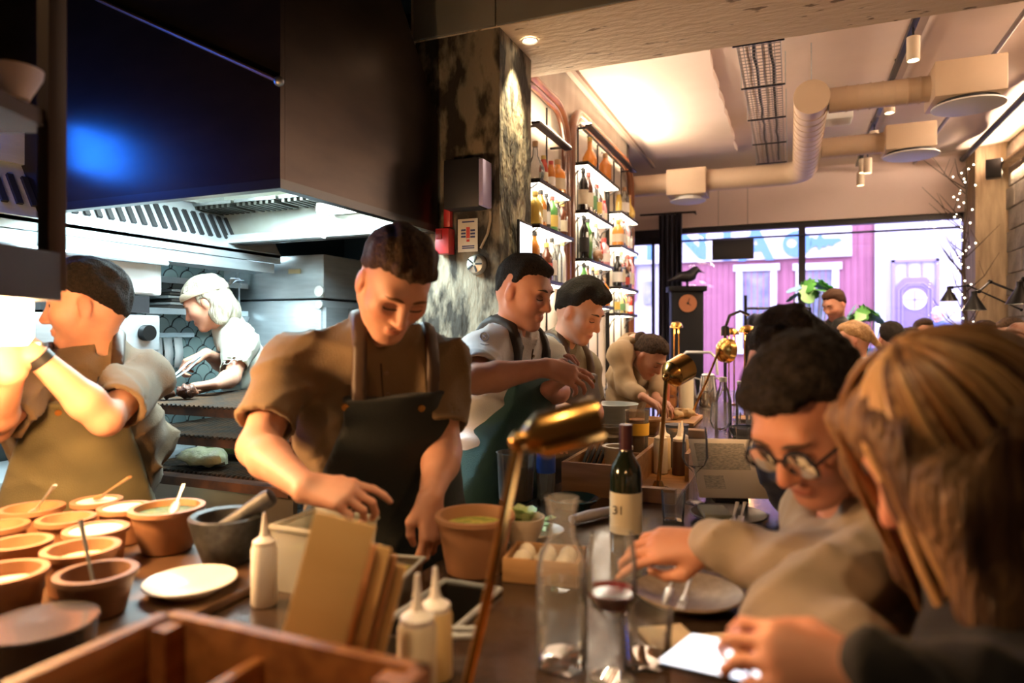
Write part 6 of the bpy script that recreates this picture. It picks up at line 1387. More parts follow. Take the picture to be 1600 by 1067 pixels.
o = lump(q1+V3((0,0,-.02)), .024, m_meat, 'grilled_meat', 'piece of meat gripped in the steel tongs', 'meat', 77, 1, 1, .8)
# ------------------------------------------------------------------ guests at the bar
GW = .010
def guest(label, N, fdir, lean, H, HR, P=None, ER=None, WR=None, EL=None, WL=None, width=.165, drop=.06, Pz=.84, **kw):
    fd = unit(RV*fdir[0]+FV*fdir[1]); N = V3(N); right = np.cross(fd, UV); P = V3(P) if P is not None else V3((N[0]-fd[0]*lean, N[1]-fd[1]*lean, Pz))
    J = dict(P=P, N=N, SR=N+right*width-UV*drop, SL=N-right*width-UV*drop, H=V3(H), HR=HR, hsc=kw.pop('hsc', 1.), hand=kw.pop('hand', None) or dict(L=(fd-UV*.5, UV, .5, .5), R=(fd-UV*.5, UV, .5, .5)))
    for k_ in ('SL','SR'):
        if kw.get('sh') is not None: J[k_] = kw['sh'][k_]
    kw.pop('sh', None)
    if kw.pop('seat', False): J['seat'] = True
    arms = kw.pop('arms', True)
    if arms:
        J['ER'] = V3(ER) if ER is not None else J['SR']+V3((0,0,-.26))+fd*.06+right*.04; J['WR'] = V3(WR) if WR is not None else J['ER']+fd*.23+V3((0,0,-.02))-right*.05
        J['EL'] = V3(EL) if EL is not None else J['SL']+V3((0,0,-.26))+fd*.06-right*.04; J['WL'] = V3(WL) if WL is not None else J['EL']+fd*.23+V3((0,0,-.02))+right*.05
    kw.setdefault('wrk', GW); return person(label, J, **kw), J
c_jeans = fabric('dark_denim', (.02,.025,.04))
# the man with glasses
def thick_hair(thick, curl, seed, line=.02, slope=.62, top=.03, cres=.006): return short_hair(thick, top, line, slope, seed=seed, curl=curl, cres=cres, fringe=.01)
HRm = HB(-.70,-.46,-.62,-.04)
SHM = dict(SL=PT(1412,862,1.07), SR=PT(1292,790,1.38))
tm, Jm = guest('man with round glasses in an oatmeal sweater leaning over the counter', PT(1350,800,1.20), (-.95,-.30), .30, PT(1270,655,1.13), HRm,
  ER=PT(1262,895,1.12), WR=PT(1108,852,1.22), EL=PT(1236,965,.96), WL=PT(1340,1000,.88), hand=dict(R=(face_dir(-.96,.15,-.06), UV*.8-FV*.5, [.30,.45,.55,.6], .75), L=(face_dir(-.8,.2,-.3), UV, .5, .5)),
  sh=SHM, P=(.46,1.44,.86), seat=True, skin=(.92,.80,.76), shirt=c_grey, sleeve=1.93, pants=c_jeans, hair=thick_hair(.013,.005,21,top=.018), hair_m=mat('greying_dark_hair', (.014,.010,.008), .8, col2=(.035,.027,.022), scale=90, bump=.9, bscale=200, spec=.15), res=(.011,.0055), cres=.009, stubble=.7, collar=False, hsc=1.08, hs=1.05)
T = lambda p: Vector(Jm['H']+HRm @ (V3(p)*1.08)-V3((Jm['P'][0],Jm['P'][1],0)))
gl = MB(); m_gf = mat('dark_glasses_frame', (.012,.012,.02), .25)
for s in (-1,1): gl.tube([T((s*.033+.027*math.cos(a), .098+.004*math.cos(a*2), -.002+.023*math.sin(a))) for a in [2*math.pi*i/24 for i in range(25)]], .0032, 8)
gl.tube([T((-.007,.1,.004)),T((0,.104,.008)),T((.007,.1,.004))], .003, 8)
for s in (-1,1): gl.tube([T((s*.060,.098,.006)),T((s*.078,.05,.008)),T((s*.083,-.005,.010)),T((s*.080,-.02,-.005))], .003, 8)
go = gl.build('glasses_frame', m_gf, tm)
for s in (-1,1): MB().lathe([(0,.002),(.018,.0012),(.025,0)], 24, capb=False, M=Matrix.Translation(T((s*.033,.099,-.002))) @ Matrix(HRm).to_4x4() @ Matrix.Rotation(math.radians(-90),4,'X')).build('lens', glass('spectacle_lens', (.85,.88,.95), .02, 2.2), tm)
# the woman with long blonde hair
h_blond = mat('blonde_hair', (.26,.14,.055), .5, col2=(.08,.035,.015), scale=40, stretch=(1,1,.10), bump=.7, bscale=140, contrast=(.40,.60), detail=5)
HRw = HB(-.84,.12,-.52)
def long_hair(t, org, H, R, sc, m):
    f = Field(H-V3((.30,.30,.42)), H+V3((.30,.30,.22)), .0085); E = lambda c, r, k=.03, op='u': f.ell(H+R @ V3(c), V3(r), R, k, op); C = lambda a, b, r0, r1, k=.04: f.cone(H+R @ V3(a), H+R @ V3(b), r0, r1, k)
    E((0,-.012,.045), (.092,.112,.098)); E((0,-.085,-.06), (.090,.075,.16), .06)
    for s in (-1,1):
        C((s*.050,.070,.090), (s*.090,.066,.0), .028, .028); C((s*.090,.066,.0), (s*.086,.086,-.13), .030, .036); C((s*.086,.086,-.13), (s*.075,.10,-.27), .036, .014)
        C((s*.080,.0,.02), (s*.092,-.01,-.16), .034, .036); C((s*.092,-.01,-.16), (s*.085,.03,-.31), .036, .014); C((s*.078,-.07,.0), (s*.088,-.10,-.22), .045, .04)
    C((0,-.10,-.05), (0,-.16,-.28), .07, .055, .06)
    E((0,.12,-.03), (.052,.085,.10), .02, 's'); f.wrinkle(.006, 70, 31, axis=R @ V3((1,.4,.05)), n=4); f.wrinkle(.005, 170, 32, axis=R @ V3((1,.4,.05)), n=6); sdf_obj('hair', f, m, t, org)
tw_, Jw = guest('woman with long blonde hair in black looking at her phone', PT(1565,880,.88), (-.75,.65), .20, PT(1497,712,.82), HRw,
  EL=PT(1600,1130,.66), WL=PT(1352,1062,.65), ER=PT(1650,1060,.86), WR=PT(1500,1080,.80), hand=dict(L=(face_dir(-.93,.35,.12), UV*.6-FV*.6, .65, .6), R=(face_dir(-.8,-.5,-.1), UV, .7, .6)),
  P=(.56,.92,.86), seat=True, skin=(1.02,.88,.82), shirt=c_blk, sleeve=1.9, pants=c_jeans, hair=long_hair, hair_m=h_blond, res=(.011,.0055), cres=.009, collar=False, fem=True, hsc=1.0, waist=1.0, hs=.95, drop=.07)
rr2 = random.Random(8); m_s = [mat('hair_strand_gold', (.58,.35,.15), .38), mat('hair_strand_honey', (.34,.18,.07), .42), mat('hair_strand_brown', (.13,.06,.025), .5)]
ow_ = V3((Jw['P'][0], Jw['P'][1], 0)); smb = [MB(), MB(), MB()]
for i in range(300):
    th = math.radians(rr2.uniform(28,178))*rr2.choice((-1,1)); rx, ry, rz = .103, .125, .106; pts_ = []; ph0 = rr2.uniform(2,30); dr = rr2.uniform(-.004,.006); L = rr2.uniform(.24,.36); wv_ = rr2.uniform(0,6); bend = rr2.uniform(-.015,.02)
    for j in range(7):
        p_ = math.radians(ph0+(88-ph0)*j/6); pts_.append(V3(((rx+dr)*math.sin(th)*math.sin(p_), -.012+(ry+dr)*math.cos(th)*math.sin(p_), .045+(rz+dr)*math.cos(p_))))
    b0_ = pts_[-1]
    for j in range(1, 8):
        q_ = j/7; pts_.append(b0_+V3((math.sin(th)*(.012*math.sin(q_*2.5)-.03*q_*q_)+bend*q_*math.cos(th), (.035*q_ if math.cos(th) > 0 else -.045*q_)+.006*math.sin(wv_+q_*5), -L*q_)))
    w_r = rr2.uniform(.0035,.0065)
    smb[rr2.choice((0,0,1,1,2))].tube([Vector(Jw['H']+HRw @ p_-ow_) for p_ in pts_], [w_r*.6]+[w_r]*11+[w_r*.6, w_r*.15], 6, flat=.5)
for k in range(3): o = smb[k].build(('golden','honey','brown')[k]+'_strands', m_s[k], tw_, smooth=80); o['kind'] = 'stuff'
# the curly haired guest in navy
def curly(t, org, H, R, sc, m):
    f = Field(H-.22, H+.24, .008); E = lambda c, r, k=.02, op='u': f.ell(H+R @ V3(c), V3(r), R, k, op)
    E((0,-.02,.050), (.090,.108,.096)); r = random.Random(5)
    for i in range(60):
        a, b = r.uniform(0,6.28), r.uniform(-.1,1.5); p = V3((.090*math.cos(a)*math.cos(b), -.02+.108*math.sin(a)*math.cos(b), .050+.096*math.sin(b)))
        if p[1] > .07 and p[2] < .09: continue
        E(p, (.020,.020,.018), .012)
    f.F = np.maximum(f.F, np.minimum(f.dot(H+R @ V3((0,.03,0)), R @ V3((0,1,-.2))), -f.dot(H+R @ V3((0,0,.07)), R @ V3((0,-.2,1)))).astype(np.float32)); f.wrinkle(.006, 170, 8, n=8); sdf_obj('hair', f, m, t, org)
guest('guest with curly dark hair in a navy jacket behind the man with glasses', PT(1268,695,1.72), (-.98,-.1), .26, PT(1236,586,1.62), HB(-.93,-.1,-.30), ER=PT(1240,770,1.88), WR=PT(1244,735,2.12), EL=PT(1345,760,1.74), WL=PT(1290,745,1.94), hand=dict(L=(face_dir(-1,.3,.05), UV, .4, .5), R=(face_dir(-1,.3,.05), UV, .4, .5)),
  P=(.48,2.20,.86), seat=True, skin=(.95,.80,.76), shirt=c_navy, sleeve=1.95, pants=c_jeans, hair=curly, hair_m=h_dark, res=(.013,.007), cres=.011, collar=True, stubble=.6, hsc=1.06)
# stools under the three guests
for (x, y, lab) in ((.56,.92,'black bar stool under the blonde woman'), (.46,1.44,'black bar stool under the man with glasses'), (.48,2.20,'black bar stool under the guest in navy')):
    t = thing('bar_stool', lab, 'stool', (x+.02, y, 0), 0, 'bar stools'); MB().lathe([(.13,.59),(.145,.595),(.145,.605),(.13,.612),(0,.612)], 28, capb=True).build('seat', m_black, t)
    for k in range(4):
        a = math.pi/4+k*math.pi/2; MB().tube([(.09*math.cos(a),.09*math.sin(a),.589),(.17*math.cos(a),.17*math.sin(a),.012)], .012, 8).build('leg', m_black, t)
    MB().tube([(.145*math.cos(a),.145*math.sin(a),.20) for a in [2*math.pi*i/24 for i in range(25)]], .008, 8).build('foot_ring', m_black, t)
# ------------------------------------------------------------------ guests and staff farther back
h_bl2 = mat('tied_blonde_hair', (.45,.26,.11), .45, col2=(.30,.16,.06), scale=50, bump=.3, bscale=150)
def tied(t, org, H, R, sc, m):
    short_hair(.010,.012,.010,.75,seed=41,back=-.10,cres=.008)(t, org, H, R, sc, m)
    f = Field(H-.24, H+.18, .010); f.cone(H+R @ V3((0,-.10,.02)), H+R @ V3((0,-.15,-.12)), .03, .018, .02); f.wrinkle(.004,100,4); sdf_obj('ponytail', f, m, t, org)
far = dict(res=(.02,.009), cres=.016, hands=True, pants=c_jeans)
def stander(label, px, py, d, hd, fdir, shirt, hm, hr=None, skin=(1,.9,.88), hair=None, closed=True, **kw):
    H = PT(px, py, d); B = HB(*hd); N = H+V3((0,0,-.175))-unit(RV*fdir[0]+FV*fdir[1])*.03
    return guest(label, N, fdir, .04, H, B, Pz=max(.80, N[2]-.50), skin=skin, shirt=shirt, sleeve=kw.pop('sleeve', 1.9), hair=hair or short_hair(.010,.014,.006,.70,seed=int(px),cres=.009), hair_m=hm, face=kw.pop('face', False), closed=closed, **{**far, **kw})
stander('bearded waiter in a black t-shirt standing before the window', 1304, 476, 5.7, (-.80,-.35,-.42), (-.8,-.5), c_blk, mat('reddish_hair', (.05,.022,.012), .8, spec=.2), sleeve=.8, stubble=2.0, face=True)
stander('guest with tied back blonde hair left of the waiter', 1334, 532, 4.6, (-.80,.45,-.25), (-.8,.5), fabric('white_blouse', (.6,.58,.58)), h_bl2, hair=tied, fem=True, collar=False)
stander('guest with black hair seen from behind near the window plants', 1392, 531, 5.0, (.1,.95,0), (.1,1), fabric('charcoal_top', (.03,.03,.035)), h_dark)
stander('guest with dark brown hair beside the black haired one', 1422, 537, 5.6, (-.1,.95,-.1), (-.1,1), c_navy, h_brown)
stander('guest with short brown hair facing the camera by the window', 1444, 520, 6.3, (.0,-1,-.1), (0,-1), fabric('grey_shirt', (.2,.2,.22)), h_brown, face=True)
stander('guest in profile in front of the concrete pillar', 1539, 527, 5.4, (-.95,-.2,-.1), (-1,-.2), fabric('cream_top', (.5,.45,.36)), h_brown, face=True)
stander('guest with wavy brown hair beside the block wall', 1580, 527, 4.7, (-.95,-.1,-.15), (-1,-.1), fabric('dark_top', (.03,.025,.025)), h_brown, face=True)
stander('guest with auburn hair at the right picture edge', 1600, 538, 4.2, (-.95,.1,-.2), (-1,0), fabric('plum_top', (.08,.03,.05)), mat('auburn_hair', (.16,.06,.03), .5), face=True, fem=True)
tp, Jp = stander('passer-by with white hair in a blue jacket outside the window', 1466, 492, 11.3, (-.7,-.3,-.2), (-.8,-.3), fabric('blue_jacket', (.10,.18,.42)), mat('white_hair', (.7,.7,.7), .6), fem=True)
# ------------------------------------------------------------------ things in front of the guests
m_steel = MATS['brushed_steel']
def stem_glass(loc, lab, r=.036, bowl=.10, stem=.09, wine=None, wl=.35, group='stemmed glasses', tilt=None):
    t = thing('wine_glass', lab, 'wine glass', loc, 0, group)
    MB().lathe([(.034,0),(.034,.002),(.006,.006),(.0042,.02),(.0042,stem),(.012,stem+.008),(r*.75,stem+.025),(r,stem+.05),(r*.93,stem+bowl*.85),(r*.82,stem+bowl+.02),(r*.80,stem+bowl+.02),(r*.91,stem+bowl*.85),(r*.97,stem+.05),(r*.72,stem+.027),(.0,stem+.012)], 32).build('glass', m_glass, t)
    if wine: z1 = stem+.02+bowl*wl; MB().lathe([(0,stem+.0135),(r*.70,stem+.0275),(r*.955,stem+.05),(r*.945,z1),(0,z1)], 32, capb=False).build('wine', wine, t)
    return t
def tumbler(loc, lab, r=.034, h=.085, water=.4):
    t = thing('tumbler', lab, 'glass', loc, 0, 'tumblers on the bar')
    MB().lathe([(r*.8,0),(r*.86,.004),(r,h),(r-.002,h),(r*.82,.010),(0,.009)], 28).build('glass', m_glass, t)
    if water: MB().lathe([(0,.0105),(r*.80,.0105),(r*(.84+.14*water)-.0025,h*water),(0,h*water)], 28, capb=False).build('water', m_water, t)
    return t
def P0(px, py, z=ZT): q = W(px, py, z=z); return (q.x, q.y, z+.0005)
# carafe close to the camera
t = thing('water_carafe', 'tall clear glass water carafe in the foreground', 'carafe', P0(878,1040))
MB().lathe([(.034,0),(.038,.004),(.040,.012),(.040,.15),(.036,.175),(.022,.20),(.020,.225),(.026,.262),(.024,.262),(.018,.225),(.020,.20),(.034,.172),(.038,.15),(.037,.016),(0,.012)], 36).build('glass', m_glass, t)
MB().lathe([(0,.0125),(.0365,.0165),(.0372,.13),(0,.13)], 32, capb=False).build('water', m_water, t)
m_winered = mat('red_wine', (.12,.006,.012), .08)
stem_glass(P0(956,1062), 'wine glass with a little red wine beside the carafe', .039, .115, .085, m_winered, .22)
tumbler(P0(1010,1035), 'nearest water tumbler beside the phone', .042, .085, .5); tumbler(P0(1000,905), 'water tumbler behind the reaching hand', .034, .085, .3)
# wine bottle with label
t = thing('wine_bottle', 'dark green wine bottle with a cream label standing on the counter', 'bottle', P0(978,862))
MB().lathe([(.02,.006),(.034,0),(.0375,.006),(.0375,.185),(.033,.205),(.018,.232),(.0145,.245),(.014,.30)], 32, capt=True).build('glass', mat('bottle_green_glass', (.012,.016,.008), .08, coat=.6), t)
MB().lathe([(.0152,.235),(.0152,.302),(0,.302)], 24, capb=False).build('foil', mat('dark_red_foil', (.05,.008,.015), .35), t)
lb_ = MB().lathe([(.0381,.05),(.0381,.145)], 32, capb=False).build('label', mat('cream_wine_label', (.66,.58,.42), .6), t)
text('31', .028, Vector(t.location)+Vector((-.01,-.0384,.105)), mat('label_ink', (.05,.04,.03), .6), t, 'label_print', extrude=.0006)
# eaten plate with cutlery
m_sp = mat('speckled_stoneware', (.34,.24,.16), .35, col2=(.24,.16,.10), scale=60)
q = P0(1075,940); t = thing('dinner_plate', 'speckled plate with crossed cutlery in front of the man with glasses', 'plate', q); MB().lathe([(.06,0),(.062,.003),(.095,.014),(.104,.022),(.101,.024),(.065,.009),(0,.008)], 44).build('dish', m_sp, t)
def cutlery(kind, a, b, lab, m=None, group=None):
    a, b = Vector(a), Vector(b); t = thing(kind, lab, kind, a, 0, group); v = b-a; L = v.length; x = v.normalized(); mm = m or m_steel
    side_ = x.cross(Vector((0,0,1))).normalized()
    MB().tube([v*.42, v*.75, v], [.003,.004,.006], 8, flat=.45).build('handle', mm, t)
    if kind == 'knife': MB().tube([v*0, v*.08, v*.40, v*.42], [.001,.008,.008,.003], 8, flat=.15).build('blade', mm, t)
    else:
        MB().tube([v*.42, v*.26, v*.20], [.003,.008,.008], 8, flat=.35).build('neck', mm, t)
        for s in (-.006,-.002,.002,.006): MB().tube([v*.20+side_*s, v*0+side_*s+Vector((0,0,.003))], .0012, 6).build('tine', mm, t)
    return t
z_ = ZT+.028
A = lambda px, py, z=z_: W(px, py, z=z)
cutlery('fork', A(1062,955), A(1082,893,ZT+.05), 'fork resting on the speckled plate'); cutlery('knife', A(1038,945), A(1058,882,ZT+.055), 'knife leaning on the speckled plate', m_steel)
for i, (px, py, rz, w, l) in enumerate(((1046,1000,.6,.08,.08),(1135,1005,.5,.08,.06))):
    q = P0(px, py); t = thing('paper_napkin', ('folded cream napkin by the speckled plate','small cream card right of the folded napkin')[i], 'napkin', q, rz); MB().bbox((0,0,.002+.002*(1-i)),(w,l,.004+.004*(1-i)),.001).build('paper', mat('napkin_paper', (.62,.50,.34), .8), t)
# phone in the woman's hand
pa_, pb2 = PT(1062,1018,.80), PT(1222,1050,.70); c_ = (pa_+pb2)/2; x_ = unit(pb2-pa_); nrm = unit(UV*.97-FV*.30+RV*.05); y_ = unit(np.cross(nrm, x_)); nrm = np.cross(x_, y_)
t = thing('smartphone', 'bright smartphone held by the blonde woman', 'phone', Vector(c_)); M3 = Matrix((x_, y_, nrm)).transposed()
MB().bbox((0,0,0),(.145,.072,.008),.003,rot=M3).build('case', m_black, t); MB().box(M3 @ Vector((0,0,.0045)),(.138,.066,.001),M3).build('screen', mat('phone_screen', (.8,.85,1), .2, emit=(.72,.84,1), estr=1.5), t)
t = thing('smartphone', 'second phone with a lit edge beside the woman\'s hand', 'phone', Vector(PT(1205,1022,.78)), 0); MB().bbox((0,0,0),(.05,.07,.008),.003,rot=M3).build('case', m_white, t)
# place settings farther along
q = P0(1138,812); t = thing('dark_plate', 'dark plate with napkin and cutlery at the empty place', 'plate', q); MB().lathe([(.07,0),(.072,.003),(.098,.012),(.104,.018),(.101,.02),(.072,.008),(0,.007)], 44).build('dish', mat('charcoal_glaze', (.05,.045,.045), .3), t)
q = A(1116,804,ZT+.02); t = thing('folded_napkin', 'sage green napkin on the dark plate', 'napkin', q, .3); MB().bbox((0,0,.008),(.075,.11,.014),.005).build('cloth', fabric('sage_napkin', (.24,.25,.20)), t)
for i in range(2): cutlery(('fork','knife')[i], A(1142+12*i,822,ZT+.026), A(1152+12*i,785,ZT+.028), ('fork','knife')[i]+' on the dark plate by the sage napkin')
mq0, mq1 = W(1097,778,z=ZT+.02), W(1200,780,z=ZT+.02)
t = thing('menu_sheet', 'printed menu propped up at the empty place', 'menu', ((mq0+mq1)/2), math.atan2((mq1-mq0).y,(mq1-mq0).x)); R_ = Matrix.Rotation(math.radians(-38),3,'X'); R_ = Matrix.Rotation(math.radians(38),3,'X')
MB().bbox(R_ @ Vector((0,.12,.002)),(.21,.24,.003),.001,rot=R_).build('sheet', mat('menu_paper', (.86,.80,.70), .7), t); MB().box(R_ @ Vector((-.01,.165,.0038)),(.16,.11,.0006),R_).build('print_block', mat('menu_print', (.36,.36,.32), .7, col2=(.62,.58,.50), scale=90, stretch=(1,4,4), contrast=(.45,.55)), t); MB().box(R_ @ Vector((-.05,.06,.0038)),(.06,.05,.0006),R_).build('print_block', MATS['menu_print'], t)
MB().prism([(0,0),(.15,0),(.15,.115)], Matrix.Translation((-.05,.03,-.018)) @ Matrix(((0,0,1,0),(1,0,0,0),(0,1,0,0),(0,0,0,1))), .10).build('stand', m_dark, t)
stem_glass(P0(1086,785), 'empty wine glass left of the propped menu', .040, .12, .09); stem_glass(P0(1125,715), 'empty wine glass behind the propped menu', .042, .11, .10); stem_glass(P0(1105,640), 'wine glass by the steel pitchers', .042, .10, .10)
q = P0(1130,672); t = thing('glass_bottle', 'clear swing top water bottle behind the wine glasses', 'bottle', q)
MB().lathe([(.04,0),(.044,.006),(.044,.15),(.036,.19),(.020,.235),(.018,.26)], 28, capt=True).build('glass', glass('bottle_clear_bar', (.92,.93,.96), .03, 1.5, .08), t); MB().lathe([(.021,.258),(.021,.282),(0,.282)], 20, capb=False).build('cap', m_white, t); MB().lathe([(0,.008),(.041,.008),(.042,.13),(0,.13)], 28, capb=False).build('water', m_water, t)
tumbler(P0(1052,812), 'small tumbler beside the empty wine glass', .034, .08, 0); tumbler(P0(1148,668), 'small tumbler behind the swing top bottle', .034, .085, 0); tumbler(P0(1160,690), 'short tumbler in front of the swing top bottle', .036, .07, .3)
q = P0(1130,698); t = thing('cloth_bundle', 'folded cream napkin on a dark slate by the wine glass', 'napkin', q, .2); MB().bbox((0,0,.006),(.17,.12,.012),.003).build('slate', m_dark, t); MB().bbox((0,0,.022),(.15,.09,.018),.007).build('cloth', fabric('cream_napkin', (.50,.42,.30)), t)
for i, (px, py, m_, lab) in enumerate(((1170,657,m_wood,'round wooden plate near the navy jacket'),(1186,712,mat('charcoal_glaze',(.05,.045,.045),.3),'dark plate with a napkin near the navy jacket'))):
    q = P0(px, py); t = thing('side_plate', lab, 'plate', q); MB().lathe([(.06,0),(.085,.01),(.092,.016),(.09,.018),(.06,.008),(0,.007)], 36).build('dish', m_, t)
    if i: MB().bbox((-.02,0,.016),(.06,.09,.014),.004).build('napkin', fabric('cream_napkin', (.50,.42,.30)), t)
q = P0(935,812); t = thing('rolled_napkin', 'white rolled napkin lying by the wine bottle', 'napkin', q, math.radians(60)); MB().tube([(-.10,0,.016),(-.04,0,.018),(.10,0,.016)], [.015,.018,.014], 14, flat=.8).build('roll', fabric('white_napkin', (.66,.60,.56)), t)
q = P0(815,1052); t = thing('serving_board', 'orange wooden serving board at the lower picture edge', 'board', q, .1); MB().bbox((.10,-.17,.01),(.20,.14,.018),.005).build('board', m_wood2, t)
# ------------------------------------------------------------------ right wall: black jointed lamps, branches with fairy lights, speaker
def cone_lamp(px, py, d, lab, pts, s=1.):
    q = W(px, py, d=d); t = thing('wall_lamp', lab, 'lamp', q, 0, 'black jointed wall lamps'); MB().lathe([(.075*s,-.10*s),(.073*s,-.10*s),(.018*s,0),(.018*s,.03*s),(0,.032*s)], 28, capb=False).build('shade', m_black, t)
    MB().ball((0,0,-.07*s), .022*s).build('bulb', m_bulb, t)
    pp = [Vector((0,0,.03*s))]+[W(*p[:2], d=p[2])-q for p in pts]; MB().tube(pp, .008*s, 8).build('arm', m_black, t)
    for p in pp[1:]: MB().ball(p, .015*s).build('joint', m_black, t)
    lamp('POINT', 'wall_lamp_light', q+Vector((0,0,-.13*s)), 1.5, WARM, .03)
cone_lamp(1522,462,4.6,'middle black cone lamp on a long jointed arm before the pillar', [(1530,455,4.6),(1547,440,4.7),(1612,466,5.2)])
cone_lamp(1483,453,4.9,'small leftmost black cone lamp on a jointed arm', [(1488,449,4.9),(1512,446,5.0),(1596,484,5.35)], .8)
cone_lamp(1594,448,3.9,'large black cone lamp cut by the right picture edge', [(1600,436,3.9),(1640,430,4.3)], 1.0)
m_bark = mat('dark_bark', (.05,.03,.02), .8); m_fairy = mat('fairy_light', (1,.9,.7), .5, emit=(1,.85,.62), estr=10)
bx_, by_ = W(1508,400,Y=7.4).x, 7.4
br = thing('branch_tree', 'bare branch tree wrapped in fairy lights at the window corner', 'tree', (bx_, by_, 0)); r = random.Random(12)
MB().tube([(bx_,by_,0),(bx_+.02,by_,1.2),(bx_-.02,by_-.02,2.2),(bx_+.02,by_,3.05)], [.022,.018,.014,.006], 8).build('trunk', m_bark, br, True)
for i in range(26):
    z = r.uniform(1.5,3.0); a = r.uniform(-3.1,-.6); L = r.uniform(.2,.5); p = Vector((bx_,by_-.01,z)); d1 = Vector((math.cos(a)*.8,-abs(math.sin(a))*.25,.5)); p1 = p+d1*L*.5+Vector((0,0,.03)); p2 = p+d1*L+Vector((r.uniform(-.05,.05),0,.12)); o = MB().tube([p,p1,p2],[.006,.004,.0015],5).build('branch', m_bark, br, True)
    MB().tube([p1,p1+Vector((r.uniform(-.12,.12),-.03,.14))],[.003,.001],5).build('twig', m_bark, o, True)
fb = None
for i in range(70):
    z = .9+2.2*i/70; a = i*1.1; loc = (bx_+.035*math.cos(a)+r.uniform(-.09,.05), by_-.03-.02*math.sin(a), z)
    if fb is None: fb = MB().ball((0,0,0), .0062, 8, 6).build('fairy_bulb', m_fairy, br); fb.location = Vector(loc)-Vector((bx_,by_,0))
    else: inst('fairy_bulb', fb, Vector(loc)-Vector((bx_,by_,0)), br)
q = W(1553,264,d=6.05); t = thing('wall_speaker', 'small black loudspeaker on the pillar near the ceiling', 'speaker', q); MB().bbox((0,0,0),(.12,.10,.17),.008,rot=Matrix.Rotation(-.3,3,'Z')).build('cabinet', m_black, t); MB().tube([(.02,.04,0),(.08,.26,0)], .01, 8).build('bracket', m_black, t)
# ------------------------------------------------------------------ by the window: curtain, clock with a bird, coat rail, plants, hanging sign
m_cur = fabric('navy_curtain', (.020,.022,.05)); cxp = W(1048,400,Y=7.77); ct_ = W(1045,335,Y=7.77).z
t = thing('window_curtain', 'dark navy curtain gathered beside the shop window', 'curtain', (cxp.x, 7.77, 0)); mb = MB(); vs = []; nu, nv = 36, 12
for j in range(nv):
    for i in range(nu): u = i/(nu-1); z = .05+(ct_-.05)*j/(nv-1); vs.append(((u-.5)*.26, .035*math.sin(u*31)+.012*math.sin(z*3+u*9), z))
mb.add(vs, [(j*nu+i, j*nu+i+1, (j+1)*nu+i+1, (j+1)*nu+i) for j in range(nv-1) for i in range(nu-1)]); o = mb.build('cloth', m_cur, t, smooth=80); o.modifiers.new('t','SOLIDIFY').thickness = .006
MB().tube([(-.35,0,ct_+.01),(.28,0,ct_+.01)], .012, 8).build('rail', m_black, t); MB().tube([(.26,0,ct_+.01),(.26,.148,ct_+.01)], .01, 8).build('rail_bracket', m_black, t)
q = W(1072,452,d=6.6); t = thing('longcase_clock', 'black longcase clock with a copper dial by the window', 'clock', (q.x,q.y,0), YAW*.7)
m_ck = mat('black_clock_wood', (.006,.006,.008), .6, spec=.2); MB().bbox((0,0,(q.z-.02)/2),(.30,.22,q.z-.02),.006).build('case', m_ck, t); MB().bbox((0,0,q.z-.0),(.36,.27,.05),.006).build('cornice', m_ck, t); dz_ = W(1071,474,d=6.5).z
MB().tube([(0,-.112,dz_),(0,-.122,dz_)], .085, 32).build('dial', mat('copper_dial', (.42,.17,.09), .4, .4), t)
for a, L in ((.3,.05),(2.2,.035)): MB().tube([(0,-.125,dz_),(L*math.sin(a),-.125,dz_+L*math.cos(a))], .004, 6).build('hand', m_black, t)
MB().tube([(0,-.122,dz_),(0,-.127,dz_)], .012, 12).build('hub', m_black, t)
bq = Vector((q.x,q.y,q.z+.0345)); t = thing('raven_figure', 'black raven figure on top of the clock', 'figurine', bq, YAW); f = Field((-.2,-.12,-.02), (.26,.12,.3), .008)
f.ell((0,0,.09), (.10,.05,.055), basis((0,1,0),(0,0,1)), .02); f.ell((.09,0,.155), (.038,.034,.034), None, .03); f.cone((.05,0,.12),(.09,0,.15),.04,.03,.03); f.cone((.12,0,.15),(.19,0,.12),.016,.003,.01); f.cone((-.07,0,.08),(-.17,0,.05),.03,.012,.02); f.cone((.01,.02,.05),(.01,.02,.0),.008,.008,.01); f.cone((.01,-.02,.05),(.01,-.02,.0),.008,.008,.01)
sdf_obj('body', f, mat('raven_black', (.012,.012,.02), .35), t, (0,0,0))
q = W(1145,390,Y=7.6); t = thing('hanging_sign', 'plain black sign board hanging in the window', 'sign', q); A_, B_ = W(1113,376,Y=7.6), W(1178,404,Y=7.6); MB().bbox((0,0,0),(B_.x-A_.x,.03,A_.z-B_.z),.004).build('board', m_dark, t)
for s in (-1,1): MB().tube([(s*.15,0,(A_.z-B_.z)/2),(s*.15,0,ZC-q.z)], .002, 5).build('wire', m_black, t)
q = W(1165,470,d=6.3); t = thing('coat_rail', 'black coat rail by the window', 'coat rail', (q.x,q.y,0), YAW)
MB().tube([(0,0,0),(0,0,q.z+.05)], .014, 8).build('upright', m_black, t); MB().tube([(0,0,q.z-.07),(.6,0,q.z-.07)], .012, 8).build('bar', m_black, t); MB().tube([(.6,0,0),(.6,0,q.z-.06)], .014, 8).build('upright', m_black, t)
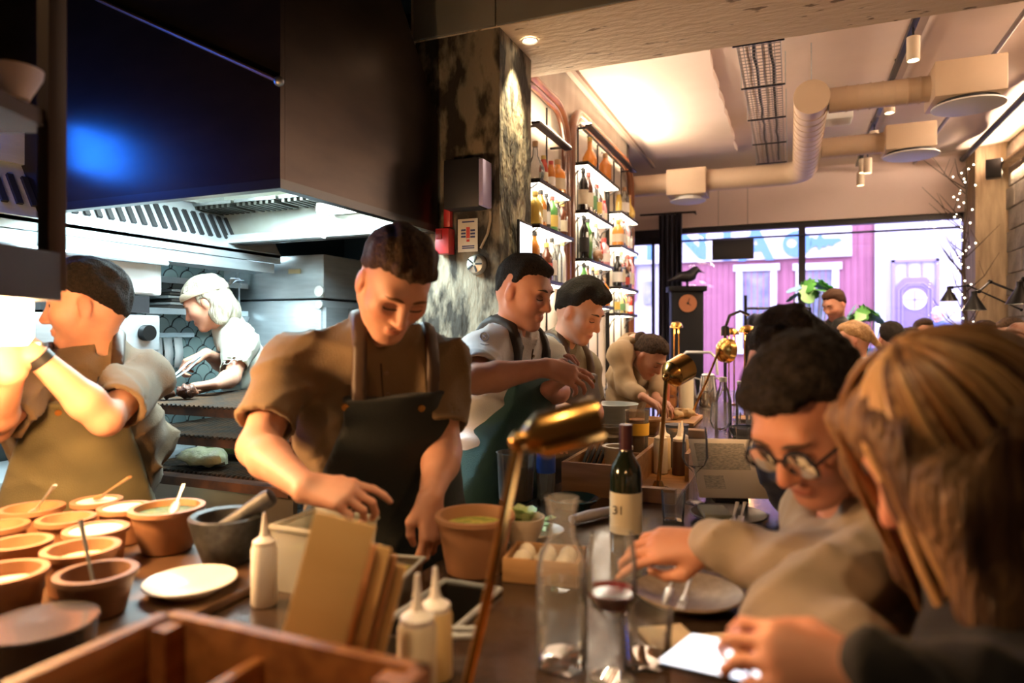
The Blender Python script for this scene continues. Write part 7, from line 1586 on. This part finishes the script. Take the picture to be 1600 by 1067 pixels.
for i, (dx, m_) in enumerate(((.12,c_blk),(.30,c_navy),(.48,c_blk))):
    p = V3((q.x+CA*dx, q.y+SA*dx, q.z-.10)); t = thing('hung_coat', 'dark coat hanging %s on the coat rail' % ORD[i], 'coat', p); f = Field(p-V3((.3,.3,.95)), p+V3((.3,.3,.1)), .018); f.cone(p-UV*.06-FV*.14, p-UV*.06+FV*.14, .045, .045, .04); f.cone(p-UV*.12, p-UV*.85, .055, .065, .05, FV, 2.4)
    for s in (-1,1): f.cone(p-UV*.08+FV*.17*s, p-UV*.6+FV*.2*s, .055, .045, .03)
    f.wrinkle(.012, 40, i); sdf_obj('cloth', f, m_, t, p); MB().tube([(0,0,.0),(0,0,.02),(.0,.0,.045)], .004, 6).build('hook', m_steel, t)
# plants
m_leaf = mat('monstera_leaf', (.06,.22,.05), .35, col2=(.10,.34,.08), scale=8)
def plant(px, py, Yp, lab, n, R, seed, h=.7):
    q = W(px, py, Y=Yp); t = thing('potted_plant', lab, 'plant', (q.x,q.y,.45+.0005)); r = random.Random(seed); Hh = q.z-.45
    MB().lathe([(.08,0),(.11,.18),(.115,.19),(.10,.19),(.0,.16)], 24).build('pot', m_terd, t)
    for i in range(n):
        a = r.uniform(0,6.28); el = r.uniform(.1,1.1); tip = Vector((R*math.cos(a)*math.cos(el), R*math.sin(a)*.35*math.cos(el)-.06, Hh+R*.8*math.sin(el)-.1)); MB().tube([(0,0,.16),tip*.5+Vector((0,0,.1)),tip], .005, 5).build('stem', m_leaf, t)
        L = r.uniform(.14,.22); pts = []
        for k in range(17):
            b = math.pi*2*k/16; w = 1-.28*(k % 2)*(1 if 2 < k < 14 else 0); pts.append((L*.55*math.cos(b)*w, L*.45*math.sin(b)*w))
        M = Matrix.Translation(tip) @ Matrix.Rotation(a,4,'Z') @ Matrix.Rotation(r.uniform(.2,1.2),4,'Y') @ Matrix.Rotation(r.uniform(-.5,.5),4,'X'); MB().prism(pts[:-1], M, .003).build('leaf', m_leaf, t)
plant(1268,452,7.62,'large monstera plant on the window sill left of the waiter',11,.20,1); plant(1345,492,7.62,'leafy potted plant on the window sill right of the waiter',11,.18,2)
sl = tag(MB().bbox(((wx0+wx1)/2+.2,7.66,.435),(wx1-wx0-.7,.32,.03),.005).build('window_bench', m_dark), 'dark bench ledge along the shop window', 'ledge')
MB().rng((wx0+.6,7.58,0),(wx1-.25,7.80,.42)).build('plinth', m_dark, sl)
